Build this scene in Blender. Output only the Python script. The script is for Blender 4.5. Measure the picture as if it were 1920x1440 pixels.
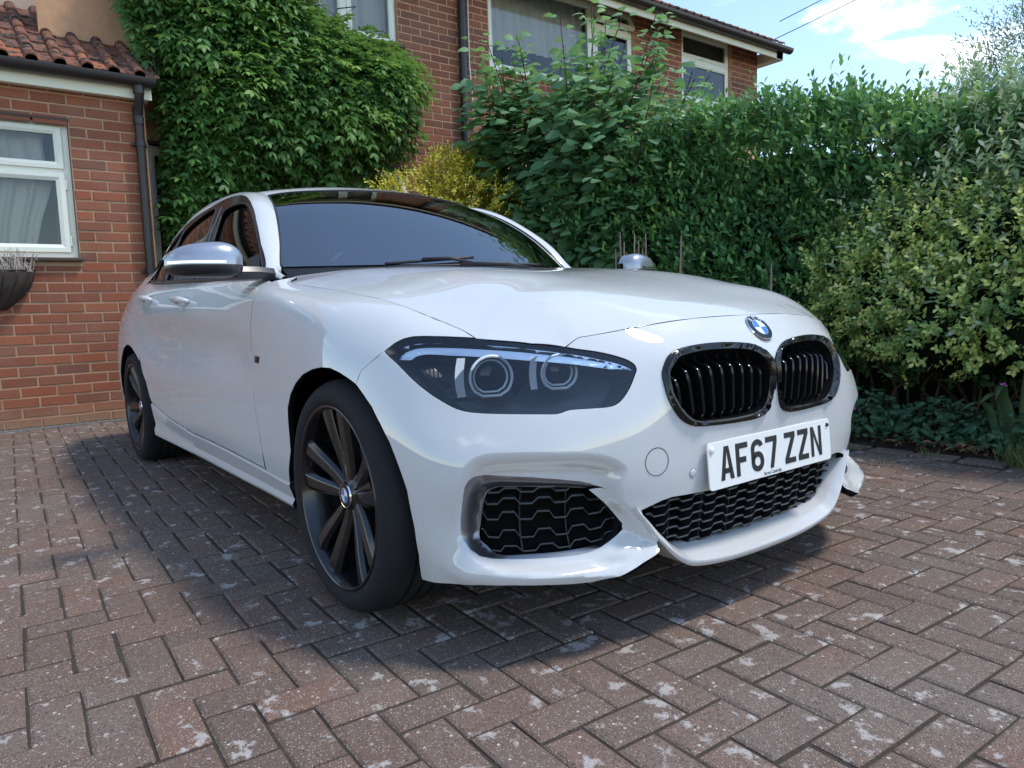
import bpy, bmesh, math, random
import numpy as np
from mathutils import Vector, Matrix, noise
from mathutils.geometry import delaunay_2d_cdt

for o in list(bpy.data.objects): bpy.data.objects.remove(o)
scene = bpy.context.scene
COL = scene.collection
RNG = random.Random(7)
NP = np.random.RandomState(11)

# ---------------------------------------------------------------- camera
cam_d = bpy.data.cameras.new("camera"); cam = bpy.data.objects.new("camera", cam_d); COL.objects.link(cam)
def _cam():
    yaw, pitch, roll = 2.4971, -.1016, -.033
    f = Vector((math.cos(pitch)*math.cos(yaw), math.cos(pitch)*math.sin(yaw), math.sin(pitch)))
    r = f.cross(Vector((0, 0, 1))).normalized(); u = r.cross(f)
    c, s = math.cos(roll), math.sin(roll)
    r2 = c*r+s*u; u2 = -s*r+c*u
    m = Matrix((r2, u2, -f)).transposed().to_4x4()
    m.translation = Vector((1.737, -1.598, .765))
    return m
cam.matrix_world = _cam()
cam_d.sensor_width = 36; cam_d.lens = 1362.6/1920*36
cam_d.clip_start = .02; cam_d.clip_end = 5000
scene.camera = cam

# ---------------------------------------------------------------- sky and sun
SUN_EL, SUN_AZ = math.radians(61), math.radians(50)       # azimuth measured from +x towards +y
world = bpy.data.worlds.new("World"); scene.world = world; world.use_nodes = True
def _world():
    nt = world.node_tree; n = nt.nodes; l = nt.links; n.clear()
    out = n.new("ShaderNodeOutputWorld"); bg = n.new("ShaderNodeBackground"); bg.inputs[1].default_value = .15
    sky = n.new("ShaderNodeTexSky"); sky.sky_type = 'NISHITA'; sky.sun_disc = False
    sky.sun_elevation = SUN_EL; sky.sun_rotation = math.pi/2-SUN_AZ
    sky.altitude = 60; sky.air_density = 1.0; sky.dust_density = .15; sky.ozone_density = 2.0
    tc = n.new("ShaderNodeTexCoord")
    sep = n.new("ShaderNodeSeparateXYZ"); l.new(tc.outputs['Generated'], sep.inputs[0])
    mz = n.new("ShaderNodeMath"); mz.operation = 'MAXIMUM'; mz.inputs[1].default_value = .04; l.new(sep.outputs[2], mz.inputs[0])
    ad = n.new("ShaderNodeMath"); ad.inputs[1].default_value = .12; l.new(mz.outputs[0], ad.inputs[0])
    dv = n.new("ShaderNodeVectorMath"); dv.operation = 'DIVIDE'; l.new(tc.outputs['Generated'], dv.inputs[0])
    cb = n.new("ShaderNodeCombineXYZ"); cb.inputs[2].default_value = 1
    l.new(ad.outputs[0], cb.inputs[0]); l.new(ad.outputs[0], cb.inputs[1]); l.new(cb.outputs[0], dv.inputs[1])
    mp = n.new("ShaderNodeMapping"); l.new(dv.outputs[0], mp.inputs[0]); mp.inputs['Location'].default_value = (2.3, .9, 0)
    mp.inputs['Scale'].default_value = (1, 1, 0)
    no = n.new("ShaderNodeTexNoise"); no.inputs['Scale'].default_value = .95; no.inputs['Detail'].default_value = 9; no.inputs['Roughness'].default_value = .56
    l.new(mp.outputs[0], no.inputs['Vector'])
    # individual clouds at fixed places in the sky (direction, half widths), edges broken by the noise
    add = None
    def cloud(d, w, h, amp):
        d = Vector(d).normalized(); e = Vector((0, 0, 1)).cross(d).normalized(); f = d.cross(e)
        def dot(v, k):
            m = n.new("ShaderNodeVectorMath"); m.operation = 'DOT_PRODUCT'; l.new(tc.outputs['Generated'], m.inputs[0])
            m.inputs[1].default_value = v/k; return m.outputs['Value']
        a, b = dot(e, w), dot(f, h)
        c = n.new("ShaderNodeCombineXYZ"); l.new(a, c.inputs[0]); l.new(b, c.inputs[1])
        # shift so the cloud's own direction is the origin
        sb = n.new("ShaderNodeVectorMath"); sb.operation = 'SUBTRACT'; l.new(c.outputs[0], sb.inputs[0]); sb.inputs[1].default_value = (0, 0, 0)
        ln = n.new("ShaderNodeVectorMath"); ln.operation = 'LENGTH'; l.new(sb.outputs[0], ln.inputs[0])
        fr = n.new("ShaderNodeVectorMath"); fr.operation = 'DOT_PRODUCT'; l.new(tc.outputs['Generated'], fr.inputs[0]); fr.inputs[1].default_value = d
        gt = n.new("ShaderNodeMath"); gt.operation = 'GREATER_THAN'; gt.inputs[1].default_value = 0; l.new(fr.outputs['Value'], gt.inputs[0])
        mr = n.new("ShaderNodeMapRange"); mr.inputs[1].default_value = 1.25; mr.inputs[2].default_value = .1; mr.inputs[3].default_value = 0; mr.inputs[4].default_value = amp
        mr.interpolation_type = 'SMOOTHSTEP'
        l.new(ln.outputs['Value'], mr.inputs[0])
        mu = n.new("ShaderNodeMath"); mu.operation = 'MULTIPLY'; l.new(mr.outputs[0], mu.inputs[0]); l.new(gt.outputs[0], mu.inputs[1])
        return mu.outputs[0]
    tot = None
    for c in CLOUDS:
        o = cloud(*c)
        if tot is None: tot = o
        else:
            m = n.new("ShaderNodeMath"); m.operation = 'MAXIMUM'; l.new(tot, m.inputs[0]); l.new(o, m.inputs[1]); tot = m.outputs[0]
    n2 = n.new("ShaderNodeTexNoise"); n2.inputs['Scale'].default_value = 9; n2.inputs['Detail'].default_value = 10; n2.inputs['Roughness'].default_value = .6
    st = n.new("ShaderNodeMapping"); st.inputs['Scale'].default_value = (1, 1, 2.2); l.new(tc.outputs['Generated'], st.inputs[0]); l.new(st.outputs[0], n2.inputs['Vector'])
    # density = noise field (broad) above threshold, or placed cloud + fine noise
    r1 = n.new("ShaderNodeMapRange"); r1.inputs[1].default_value = .57; r1.inputs[2].default_value = .73; l.new(no.outputs['Fac'], r1.inputs[0]); r1.interpolation_type = 'SMOOTHSTEP'
    s2 = n.new("ShaderNodeMath"); s2.operation = 'MULTIPLY_ADD'; l.new(n2.outputs['Fac'], s2.inputs[0]); s2.inputs[1].default_value = 1.9; l.new(tot, s2.inputs[2])
    r2 = n.new("ShaderNodeMapRange"); r2.inputs[1].default_value = 1.42; r2.inputs[2].default_value = 1.85; l.new(s2.outputs[0], r2.inputs[0]); r2.interpolation_type = 'SMOOTHSTEP'
    # keep the broad field out of the directions already described by the placed clouds
    mx = n.new("ShaderNodeMath"); mx.operation = 'MAXIMUM'; l.new(r1.outputs[0], mx.inputs[0]); l.new(r2.outputs[0], mx.inputs[1])
    # no cloud below the horizon
    hz = n.new("ShaderNodeMapRange"); hz.inputs[1].default_value = 0; hz.inputs[2].default_value = .08; l.new(sep.outputs[2], hz.inputs[0])
    fm = n.new("ShaderNodeMath"); fm.operation = 'MULTIPLY'; l.new(mx.outputs[0], fm.inputs[0]); l.new(hz.outputs[0], fm.inputs[1])
    # cloud colour: bright tops, greyer thick parts
    cc = n.new("ShaderNodeValToRGB"); cc.color_ramp.elements[0].position = .35; cc.color_ramp.elements[1].position = .72
    cc.color_ramp.elements[0].color = (.74, .77, .83, 1); cc.color_ramp.elements[1].color = (1, 1, 1, 1); l.new(n2.outputs['Fac'], cc.inputs[0])
    sc = n.new("ShaderNodeVectorMath"); sc.operation = 'SCALE'; sc.inputs['Scale'].default_value = CLOUD_GAIN; l.new(cc.outputs[0], sc.inputs[0])
    tint = n.new("ShaderNodeVectorMath"); tint.operation = 'MULTIPLY'; tint.inputs[1].default_value = SKY_GAIN; l.new(sky.outputs[0], tint.inputs[0])
    mix = n.new("ShaderNodeMix"); mix.data_type = 'RGBA'
    l.new(fm.outputs[0], mix.inputs['Factor']); l.new(tint.outputs[0], mix.inputs['A']); l.new(sc.outputs[0], mix.inputs['B'])
    l.new(mix.outputs['Result'], bg.inputs[0]); l.new(bg.outputs[0], out.inputs[0])
CLOUDS = [((-.415,.852,.318),.150,.040,.66), ((-.470,.828,.315),.070,.026,.60), ((-.409,.871,.273),.090,.025,.66), ((-.397,.889,.222),.050,.018,.60), ((-.345,.885,.34),.05,.028,.58)]
CLOUD_GAIN = 9.0
SKY_GAIN = (1.08, 1.04, .98)
_world()
sun_d = bpy.data.lights.new("sun", 'SUN'); sun_d.energy = 1.5; sun_d.angle = math.radians(9); sun_d.color = (1, .95, .87)
sun = bpy.data.objects.new("sun", sun_d); COL.objects.link(sun)
sun.rotation_euler = Vector((math.cos(SUN_EL)*math.cos(SUN_AZ), math.cos(SUN_EL)*math.sin(SUN_AZ), math.sin(SUN_EL))).to_track_quat('Z', 'Y').to_euler()
vs = scene.view_settings; vs.view_transform = 'Standard'; vs.look = 'None'; vs.exposure = 1.0; vs.gamma = 1; vs.use_curve_mapping = False
scene.cycles.max_bounces = 8; scene.cycles.transparent_max_bounces = 16

# ---------------------------------------------------------------- materials
def mat(name, color=(.5,.5,.5), rough=.5, metal=0, spec=.5, coat=0, coat_rough=.03, **kw):
    m = bpy.data.materials.new(name); m.use_nodes = True
    b = m.node_tree.nodes['Principled BSDF']
    b.inputs['Base Color'].default_value = (*color, 1); b.inputs['Roughness'].default_value = rough
    b.inputs['Metallic'].default_value = metal; b.inputs['Specular IOR Level'].default_value = spec
    b.inputs['Coat Weight'].default_value = coat; b.inputs['Coat Roughness'].default_value = coat_rough
    m.diffuse_color = (*color, 1)
    return m
class NT:
    """small helper for building node graphs on a material"""
    def __init__(s, m): s.m = m; s.t = m.node_tree; s.n = s.t.nodes; s.l = s.t.links; s.b = s.n.get('Principled BSDF')
    def add(s, typ, **kw):
        x = s.n.new(typ)
        for k, v in kw.items(): setattr(x, k, v)
        return x
    def noise(s, vec, scale, detail=4, rough=.55, out='Fac'):
        x = s.add('ShaderNodeTexNoise'); x.inputs['Scale'].default_value = scale; x.inputs['Detail'].default_value = detail; x.inputs['Roughness'].default_value = rough
        if vec is not None: s.l.new(vec, x.inputs['Vector'])
        return x.outputs[out]
    def ramp(s, fac, stops, interp='LINEAR'):
        x = s.add('ShaderNodeValToRGB'); r = x.color_ramp; r.interpolation = interp
        while len(r.elements) < len(stops): r.elements.new(.5)
        for e, (p, c) in zip(r.elements, stops):
            e.position = p; e.color = (*c, 1) if len(c) == 3 else c
        s.l.new(fac, x.inputs[0]); return x.outputs[0]
    def mix(s, fac, a, b, mode='MIX'):
        x = s.add('ShaderNodeMix', data_type='RGBA', blend_type=mode)
        for v, k in ((fac, 'Factor'), (a, 'A'), (b, 'B')):
            if isinstance(v, (int, float)): x.inputs[k].default_value = v
            elif isinstance(v, tuple): x.inputs[k].default_value = (*v, 1)
            else: s.l.new(v, x.inputs[k])
        return x.outputs['Result']
    def math(s, op, a, b=0):
        x = s.add('ShaderNodeMath', operation=op)
        for i, v in enumerate((a, b)):
            if isinstance(v, (int, float)): x.inputs[i].default_value = v
            else: s.l.new(v, x.inputs[i])
        return x.outputs[0]
    def bump(s, h, strength, dist=.01):
        x = s.add('ShaderNodeBump'); x.inputs['Strength'].default_value = strength; x.inputs['Distance'].default_value = dist
        s.l.new(h, x.inputs['Height']); s.l.new(x.outputs[0], s.b.inputs['Normal'])
    def pos(s): return s.add('ShaderNodeNewGeometry').outputs['Position']
    def obj(s): return s.add('ShaderNodeTexCoord').outputs['Object']
    def rnd(s): return s.add('ShaderNodeObjectInfo').outputs['Random']
    def attr(s, name, out='Fac'):
        x = s.add('ShaderNodeAttribute'); x.attribute_name = name; return x.outputs[out]
    def base(s, c): s.l.new(c, s.b.inputs['Base Color'])
    def rough(s, c): s.l.new(c, s.b.inputs['Roughness'])

# ---------------------------------------------------------------- object helpers
def finish(name, me, m, parent, smooth):
    if m is not None:
        for q in (m if isinstance(m, (list, tuple)) else [m]): me.materials.append(q)
    if smooth: me.polygons.foreach_set('use_smooth', [True]*len(me.polygons))
    o = bpy.data.objects.new(name, me); COL.objects.link(o)
    if parent is not None: o.parent = parent
    return o
def mk(name, verts, faces, m=None, parent=None, smooth=True, normals=None, mats=None):
    me = bpy.data.meshes.new(name); me.from_pydata([tuple(map(float, v)) for v in verts], [], [tuple(int(i) for i in f) for f in faces]); me.update()
    o = finish(name, me, m, parent, smooth)
    if mats is not None: me.polygons.foreach_set('material_index', mats)
    if normals is not None: me.normals_split_custom_set_from_vertices([tuple(map(float, q)) for q in normals])
    return o
class MB:
    """collects verts/faces for one mesh"""
    def __init__(s): s.v = []; s.f = []; s.mi = []; s.cur = 0
    def add(s, v, f):
        k = len(s.v); s.v += [tuple(map(float, q)) for q in v]; s.f += [tuple(i+k for i in q) for q in f]; s.mi += [s.cur]*len(f); return s
    def box(s, lo, hi, M=None):
        x0, y0, z0 = lo; x1, y1, z1 = hi
        v = [(x0,y0,z0),(x1,y0,z0),(x1,y1,z0),(x0,y1,z0),(x0,y0,z1),(x1,y0,z1),(x1,y1,z1),(x0,y1,z1)]
        if M is not None: v = [M @ Vector(q) for q in v]
        return s.add(v, [(0,3,2,1),(4,5,6,7),(0,1,5,4),(1,2,6,5),(2,3,7,6),(3,0,4,7)])
    def tube(s, pts, r, n=10, closed=False, caps=True, up=(0, 0, 1)):
        pts = [Vector(p) for p in pts]; N = len(pts); rs = r if isinstance(r, (list, tuple, np.ndarray)) else [r]*N
        vs = []; prev = None
        for i, p in enumerate(pts):
            a = pts[(i-1) % N] if (closed or i > 0) else p; b = pts[(i+1) % N] if (closed or i < N-1) else p
            t = (b-a).normalized()
            if prev is None:
                x = Vector(up).cross(t)
                if x.length < 1e-4: x = Vector((1, 0, 0)).cross(t)
                x.normalize()
            else:
                x = (prev-t*prev.dot(t))
                x = x.normalized() if x.length > 1e-6 else Vector((1, 0, 0))
            prev = x; y = t.cross(x)
            for k in range(n):
                an = 2*math.pi*k/n; vs.append(p+(x*math.cos(an)+y*math.sin(an))*rs[i])
        fs = []
        for i in range(N if closed else N-1):
            j = (i+1) % N
            for k in range(n): fs.append((i*n+k, i*n+(k+1) % n, j*n+(k+1) % n, j*n+k))
        if caps and not closed: fs += [tuple(range(n))[::-1], tuple(range((N-1)*n, N*n))]
        return s.add(vs, fs)
    def lathe(s, prof, n=48, axis='y', c=(0, 0, 0)):
        """prof: list of (r, h) ; h along the axis"""
        vs = []
        for r, h in prof:
            for k in range(n):
                a = 2*math.pi*k/n; q = (r*math.cos(a), h, r*math.sin(a)) if axis == 'y' else ((h, r*math.cos(a), r*math.sin(a)) if axis == 'x' else (r*math.cos(a), r*math.sin(a), h))
                vs.append((q[0]+c[0], q[1]+c[1], q[2]+c[2]))
        fs = []
        for i in range(len(prof)-1):
            for k in range(n): fs.append((i*n+k, i*n+(k+1) % n, (i+1)*n+(k+1) % n, (i+1)*n+k))
        return s.add(vs, fs)
    def grid(s, P, close_u=False):
        P = np.asarray(P); a, b = P.shape[:2]
        fs = [(i*b+j, i*b+j+1, ((i+1) % a)*b+j+1, ((i+1) % a)*b+j) for i in range(a if close_u else a-1) for j in range(b-1)]
        return s.add(P.reshape(-1, 3), fs)
    def prism(s, poly, d, M=None, caps=True):
        """poly: 2-D outline (x,y), extruded 0..d along z, then moved by M"""
        n = len(poly); v = [Vector((x, y, 0)) for x, y in poly]+[Vector((x, y, d)) for x, y in poly]
        if M is not None: v = [M @ q for q in v]
        f = [(i, (i+1) % n, n+(i+1) % n, n+i) for i in range(n)]
        if caps: f += [tuple(range(n))[::-1], tuple(range(n, 2*n))]
        return s.add(v, f)
    def build(s, name, m=None, parent=None, smooth=False, mirror=False):
        v, f = s.v, s.f
        if mirror: v = [(x, -y, z) for x, y, z in v]; f = [q[::-1] for q in f]
        o = mk(name, v, f, m, parent, smooth, mats=s.mi if isinstance(m, (list, tuple)) else None)
        return o
def tag(o, label=None, cat=None, group=None, kind=None):
    for k, v in (('label', label), ('category', cat), ('group', group), ('kind', kind)):
        if v: o[k] = v
    return o
def empty(name, loc, label, cat, group=None):
    o = bpy.data.objects.new(name, None); COL.objects.link(o); o.location = loc; o.empty_display_size = .1
    tag(o, label, cat, group); bpy.context.view_layer.update() if False else None
    return o
def attach(o, parent):
    """parent keeping world placement (parents are unrotated empties)"""
    o.parent = parent; o.matrix_parent_inverse = Matrix.Translation(parent.location).inverted(); return o
def auto_smooth(o, deg=35):
    me = o.data; bm = bmesh.new(); bm.from_mesh(me); c = math.radians(deg)
    for e in bm.edges:
        e.smooth = not (len(e.link_faces) == 2 and e.calc_face_angle(0) > c)
    for f in bm.faces: f.smooth = True
    bm.to_mesh(me); bm.free(); return o
def bevel(o, w=.004, seg=2, deg=30):
    md = o.modifiers.new('bevel', 'BEVEL'); md.width = w; md.segments = seg; md.limit_method = 'ANGLE'; md.angle_limit = math.radians(deg); return o
# ---------------------------------------------------------------- outlines in surface coordinates
import numpy as np
HL_UV=np.array([[0.9744,0.6907],[0.9525,0.6979],[0.9179,0.7126],[0.889,0.7238],[0.8617,0.7291],[0.8374,0.7291],[0.791,0.7263],[0.7473,0.7243],[0.7293,0.7229],[0.6826,0.7196],[0.6237,0.7158],[0.5501,0.7048],[0.5319,0.6967],[0.4969,0.6834],[0.463,0.6657],[0.4356,0.6478],[0.4259,0.6351],[0.4248,0.6256],[0.4338,0.6088],[0.4508,0.5826],[0.4669,0.5652],[0.4825,0.5546],[0.4985,0.5502],[0.5405,0.5493],[0.5796,0.5492],[0.5926,0.5481],[0.6056,0.5444],[0.6162,0.5425],[0.6535,0.5438],[0.6988,0.5457],[0.7344,0.5471],[0.769,0.5488],[0.7983,0.5519],[0.8199,0.5578],[0.8488,0.5732],[0.8795,0.5923],[0.9205,0.6244],[0.9493,0.6595],[0.9698,0.682]])
NOSE_UV=np.array([[0.0,0.7624],[0.1931,0.7626],[0.3416,0.7566],[0.411,0.7552],[0.4683,0.7528],[0.5108,0.7499],[0.5207,0.7419],[0.534,0.7256],[0.5501,0.7048]])
SEAM_UV=np.array([[0.9744,0.6907],[1.0034,0.6833],[1.0698,0.6579],[1.1269,0.6348],[1.1601,0.6019]])
ARCHF_UV=np.array([[1.1601,0.6019],[1.1231,0.5776],[1.0875,0.5533],[1.0553,0.5177],[1.0285,0.4797],[1.0141,0.4443],[0.9866,0.3746],[0.9755,0.2879],[0.9791,0.2228],[0.996,0.1695]])
KID_UV=np.array([[0.3645,0.611],[0.3551,0.6297],[0.3359,0.6516],[0.312,0.6644],[0.2839,0.6709],[0.2344,0.6752],[0.1722,0.6744],[0.1064,0.6686],[0.065,0.6615],[0.0349,0.6485],[0.0135,0.6333],[0.0023,0.6186],[0.0028,0.5986],[0.007,0.5587],[0.0147,0.5264],[0.0258,0.5031],[0.0412,0.4905],[0.0702,0.4838],[0.1329,0.4823],[0.2192,0.4842],[0.2713,0.4872],[0.2963,0.492],[0.3202,0.5037],[0.3356,0.5182],[0.3517,0.5431],[0.3614,0.5701]])
KIN_UV=np.array([[0.3409,0.6135],[0.3231,0.6338],[0.3006,0.6515],[0.2731,0.6578],[0.2179,0.663],[0.155,0.6611],[0.1,0.6566],[0.0641,0.6493],[0.0383,0.637],[0.0227,0.62],[0.0174,0.5997],[0.0177,0.5597],[0.0248,0.5275],[0.0393,0.5066],[0.065,0.4972],[0.1336,0.493],[0.2196,0.4947],[0.2665,0.4974],[0.2865,0.504],[0.306,0.519],[0.3291,0.5484],[0.3412,0.5756]])
LOGO_UV=np.array([0.0,0.7053])
SENS_UV=np.array([0.2902,0.3794])
TOW_UV=np.array([0.397,0.4197])
DISH_UV=np.array([[0.8555,0.2976],[0.8577,0.3594],[0.8527,0.4054],[0.8405,0.4344],[0.8195,0.4567],[0.7884,0.4686],[0.7268,0.4712],[0.6377,0.4662],[0.5533,0.4571],[0.5009,0.4406],[0.4693,0.4114],[0.4785,0.3791],[0.4758,0.3422],[0.4273,0.2938],[0.382,0.2345],[0.3895,0.2209],[0.4457,0.1919],[0.4882,0.1834],[0.5359,0.1847],[0.6428,0.1952],[0.7082,0.2008],[0.757,0.2077],[0.8109,0.2296],[0.84,0.2507],[0.8528,0.2733]])
DISH_C = (12,14,15)
FOG_UV=np.array([[0.509,0.3609],[0.5671,0.3827],[0.6221,0.3944],[0.6998,0.407],[0.7788,0.4146],[0.8087,0.4163],[0.8226,0.4129],[0.8345,0.3993],[0.8397,0.3758],[0.8427,0.3338],[0.8434,0.2957],[0.8401,0.2747],[0.825,0.2559],[0.8033,0.2425],[0.7771,0.2377],[0.7022,0.2359],[0.6308,0.2335],[0.5769,0.2325],[0.5478,0.2356],[0.5222,0.2419]])
FOG_C = (0,19)
FIN_UV=np.array([[0.511,0.3589],[0.537,0.3509],[0.596,0.3563],[0.6673,0.3608],[0.7271,0.3632],[0.7622,0.3639],[0.7852,0.3549],[0.7941,0.3453],[0.8003,0.3266],[0.8072,0.3017],[0.8163,0.2784],[0.8143,0.2711],[0.7954,0.26],[0.7721,0.2469],[0.6987,0.2461],[0.6223,0.2444],[0.5505,0.2443],[0.5232,0.2439]])
FIN_C = (0,17)
FOGHOLE_UV=np.array([[0.509,0.3609],[0.5671,0.3827],[0.6221,0.3944],[0.6998,0.407],[0.7788,0.4146],[0.8087,0.4163],[0.8226,0.4129],[0.8345,0.3993],[0.8397,0.3758],[0.8427,0.3338],[0.8434,0.2957],[0.8401,0.2747],[0.825,0.2559],[0.8033,0.2425],[0.7771,0.2377],[0.7022,0.2359],[0.6308,0.2335],[0.5769,0.2325],[0.5478,0.2356],[0.5222,0.2419],[0.522,0.2425],[0.4758,0.2585],[0.458,0.2674],[0.4598,0.2811],[0.484,0.305],[0.5092,0.3289],[0.5463,0.3593]])
FOGGR=np.array([[0.537,0.3509],[0.596,0.3563],[0.6673,0.3608],[0.7271,0.3632],[0.7622,0.3639],[0.7852,0.3549],[0.7941,0.3453],[0.8003,0.3266],[0.8072,0.3017],[0.8163,0.2784],[0.8143,0.2711],[0.7954,0.26],[0.7721,0.2469],[0.6987,0.2461],[0.6223,0.2444],[0.5505,0.2443],[0.5119,0.241],[0.4648,0.2537],[0.4449,0.2616],[0.4496,0.2767],[0.4747,0.2999],[0.5008,0.3223],[0.5369,0.3496]])
BOT_UV=np.array([[0.996,0.1695],[0.9965,0.1558],[0.9453,0.1607],[0.861,0.1767],[0.8008,0.1856],[0.7357,0.187],[0.6673,0.1825],[0.6191,0.178],[0.5673,0.1756],[0.5072,0.1862],[0.4659,0.198],[0.4284,0.2105],[0.3989,0.2205]])
FIN_EDGE_UV=np.array([[0.3989,0.2205],[0.3917,0.2414],[0.4063,0.271],[0.4275,0.3036],[0.4307,0.3128]])
GRT_UV=np.array([[0.4307,0.3128],[0.3793,0.3273],[0.348,0.3317],[0.2323,0.3278],[0.12,0.3255],[0.0,0.3245]])
GRL_UV=np.array([[0.0,0.316],[0.194,0.3195],[0.316,0.325],[0.35,0.321],[0.408,0.3035],[0.373,0.264],[0.335,0.226],[0.317,0.211],[0.289,0.2],[0.252,0.1936],[0.182,0.1896],[0.0285,0.183],[0.0,0.183]])
HL_C = (0,)
CHR_UV=np.array([[0.9515,0.6844],[0.91,0.6967],[0.8734,0.7061],[0.8348,0.708],[0.7788,0.7059],[0.7373,0.7033],[0.6457,0.6986],[0.5541,0.6818],[0.4903,0.6566],[0.45,0.6372],[0.4336,0.6255],[0.4755,0.6312],[0.5075,0.6386],[0.5693,0.6529],[0.6549,0.6638],[0.7378,0.6709],[0.796,0.6749],[0.8561,0.6789],[0.8796,0.6742],[0.8953,0.667],[0.9341,0.6674],[0.9525,0.6711]])
RING_UV=np.array([[0.7338,0.6233],[0.5879,0.6276]])
IND_UV=np.array([[0.8785,0.6438],[0.8684,0.6181]])
SH_HOOD=np.array([[-1.55,0.3966],[-0.9953,0.5963],[-0.7469,0.6811],[-0.5905,0.7239],[-0.5327,0.7285],[-0.3739,0.7237],[-0.228,0.7208],[-0.0964,0.7184],[0.0151,0.7121],[0.0951,0.7093],[0.1716,0.7076],[0.2294,0.7049],[0.2807,0.6999],[0.3232,0.6938],[0.3524,0.6886],[0.3742,0.6861],[0.3945,0.6844]])
SH_SIDE=np.array([[-0.5627,0.7571],[-0.5138,0.7447],[-0.4691,0.742],[-0.3286,0.7463],[-0.1786,0.7436],[-0.0538,0.7429],[0.0447,0.7451],[0.1154,0.744],[0.1801,0.7469],[0.2291,0.7463],[0.277,0.7281],[0.3172,0.6999],[0.3438,0.6817],[0.3618,0.6669],[0.3769,0.6559]])
HLTOP_SIDE=np.array([[0.2213,0.5738],[0.2277,0.5838],[0.2383,0.6035],[0.2522,0.6204],[0.2703,0.6323],[0.2896,0.6386],[0.3282,0.6472],[0.3655,0.6537],[0.3769,0.6559]])
HLTOP_HOOD=np.array([[0.3945,0.6844],[0.4402,0.6488],[0.493,0.6069],[0.5416,0.5508]])
NOSE_HOOD=np.array([[0.5416,0.5508],[0.54,0.5304],[0.5393,0.516],[0.5402,0.5055],[0.5574,0.4646],[0.5785,0.415],[0.595,0.3544],[0.607,0.2001],[0.6137,0.0099]])
SEAM_H=np.array([[-0.5785,0.7249],[-0.5306,0.7293],[-0.3713,0.7248],[-0.2266,0.7215],[-0.0953,0.7189],[0.0159,0.7126],[0.0961,0.7098],[0.1724,0.7081],[0.2302,0.7053],[0.2813,0.7003],[0.3237,0.6941],[0.3529,0.6889],[0.3742,0.6861],[0.3914,0.6851]])
SEAM_S=np.array([[-0.5097,0.7459],[-0.4712,0.7427],[-0.3312,0.7473],[-0.1805,0.7444],[-0.0551,0.7436],[0.0437,0.7457],[0.1146,0.7446],[0.1795,0.7475],[0.2284,0.7471],[0.2764,0.7292],[0.3168,0.7007],[0.3435,0.6823],[0.3634,0.6675],[0.3799,0.6541]])
HLH_H=np.array([[0.3914,0.6851],[0.4157,0.6675],[0.4402,0.6488],[0.4692,0.6268],[0.493,0.6069],[0.5205,0.5784],[0.5417,0.5509]])
HLH_F=np.array([[0.7319,0.723],[0.7079,0.7204],[0.6826,0.7196],[0.6516,0.7181],[0.6237,0.7158],[0.5857,0.7118],[0.5528,0.7051]])
NOSE_H=np.array([[0.5417,0.5509],[0.5404,0.5308],[0.5398,0.5165],[0.5407,0.5059],[0.5579,0.4651],[0.5791,0.4156],[0.5957,0.3552],[0.6052,0.2748],[0.608,0.2015],[0.6111,0.1038],[0.6143,0.0107]])
NOSE_F=np.array([[0.5528,0.7051],[0.5335,0.7278],[0.5204,0.7433],[0.5105,0.7513],[0.468,0.7537],[0.4105,0.7563],[0.3416,0.7566],[0.2608,0.759],[0.1928,0.763],[0.1021,0.7647],[0.0107,0.7631]])
WIP_UV=np.array([[0.2819,0.0195],[0.0812,0.0354]])
SEAM_SIDE=np.array([[0.2213,0.5738],[0.2114,0.5632],[0.1882,0.5308],[0.1601,0.4963],[0.1458,0.4426]])
ARCH_SIDE=np.array([[0.1458,0.4426],[0.1092,0.4608],[0.0679,0.4775],[0.0241,0.489],[-0.0239,0.4871],[-0.0768,0.4749],[-0.1457,0.4475],[-0.2072,0.4088],[-0.2539,0.3685],[-0.283,0.326],[-0.2865,0.2886],[-0.2865,0.2462],[-0.2921,0.202],[-0.3378,0.1387],[-0.3577,0.0882]])
FDOOR_F=np.array([[-0.6752,0.7395],[-0.6739,0.731],[-0.604,0.6623],[-0.607,0.6105],[-0.6216,0.5735],[-0.6369,0.4886],[-0.6225,0.3985],[-0.5871,0.2878],[-0.5639,0.2151],[-0.5681,0.1661],[-0.5934,0.1]])
MID_SHUT=np.array([[-1.5945,0.7508],[-1.5757,0.6828],[-1.5706,0.5549],[-1.6989,0.4403],[-1.6351,0.3604],[-1.6156,0.2694],[-1.6288,0.1514]])
REAR_SHUT=np.array([[-2.3811,0.757],[-2.3189,0.6811],[-2.3064,0.5779],[-2.3919,0.489],[-2.3748,0.4055],[-2.3103,0.3551]])
SILL_TOP=np.array([[-0.3366,0.0991],[-0.5586,0.1041],[-0.8916,0.1136],[-1.1619,0.1179],[-1.4815,0.1184],[-1.8631,0.1448],[-2.174,0.1857]])
SILL_BOT=np.array([[-0.3925,-0.0074],[-0.6751,-0.0236],[-1.0369,-0.0271],[-1.3166,-0.0226],[-1.6349,-0.0071],[-1.9211,-0.0026],[-2.223,-0.0132]])
RARCH=np.array([[-2.223,-0.0132],[-2.1527,0.0959],[-2.174,0.1857],[-2.2049,0.1922],[-2.2308,0.2453],[-2.2885,0.3167],[-2.3708,0.3731],[-2.4592,0.4104],[-2.5588,0.4353],[-2.6314,0.4443]])
TRIM_O=np.array([[-0.8363,0.9403],[-0.9284,1.0266],[-1.0826,1.1413],[-1.1999,1.208],[-1.3091,1.2534],[-1.41,1.2792],[-1.5342,1.2938],[-1.76,1.3008],[-1.9507,1.2922],[-2.33,1.2777],[-2.5597,1.2409],[-2.7034,1.1873],[-2.5894,1.1097],[-2.4513,1.0235],[-2.3185,0.967]])
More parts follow.
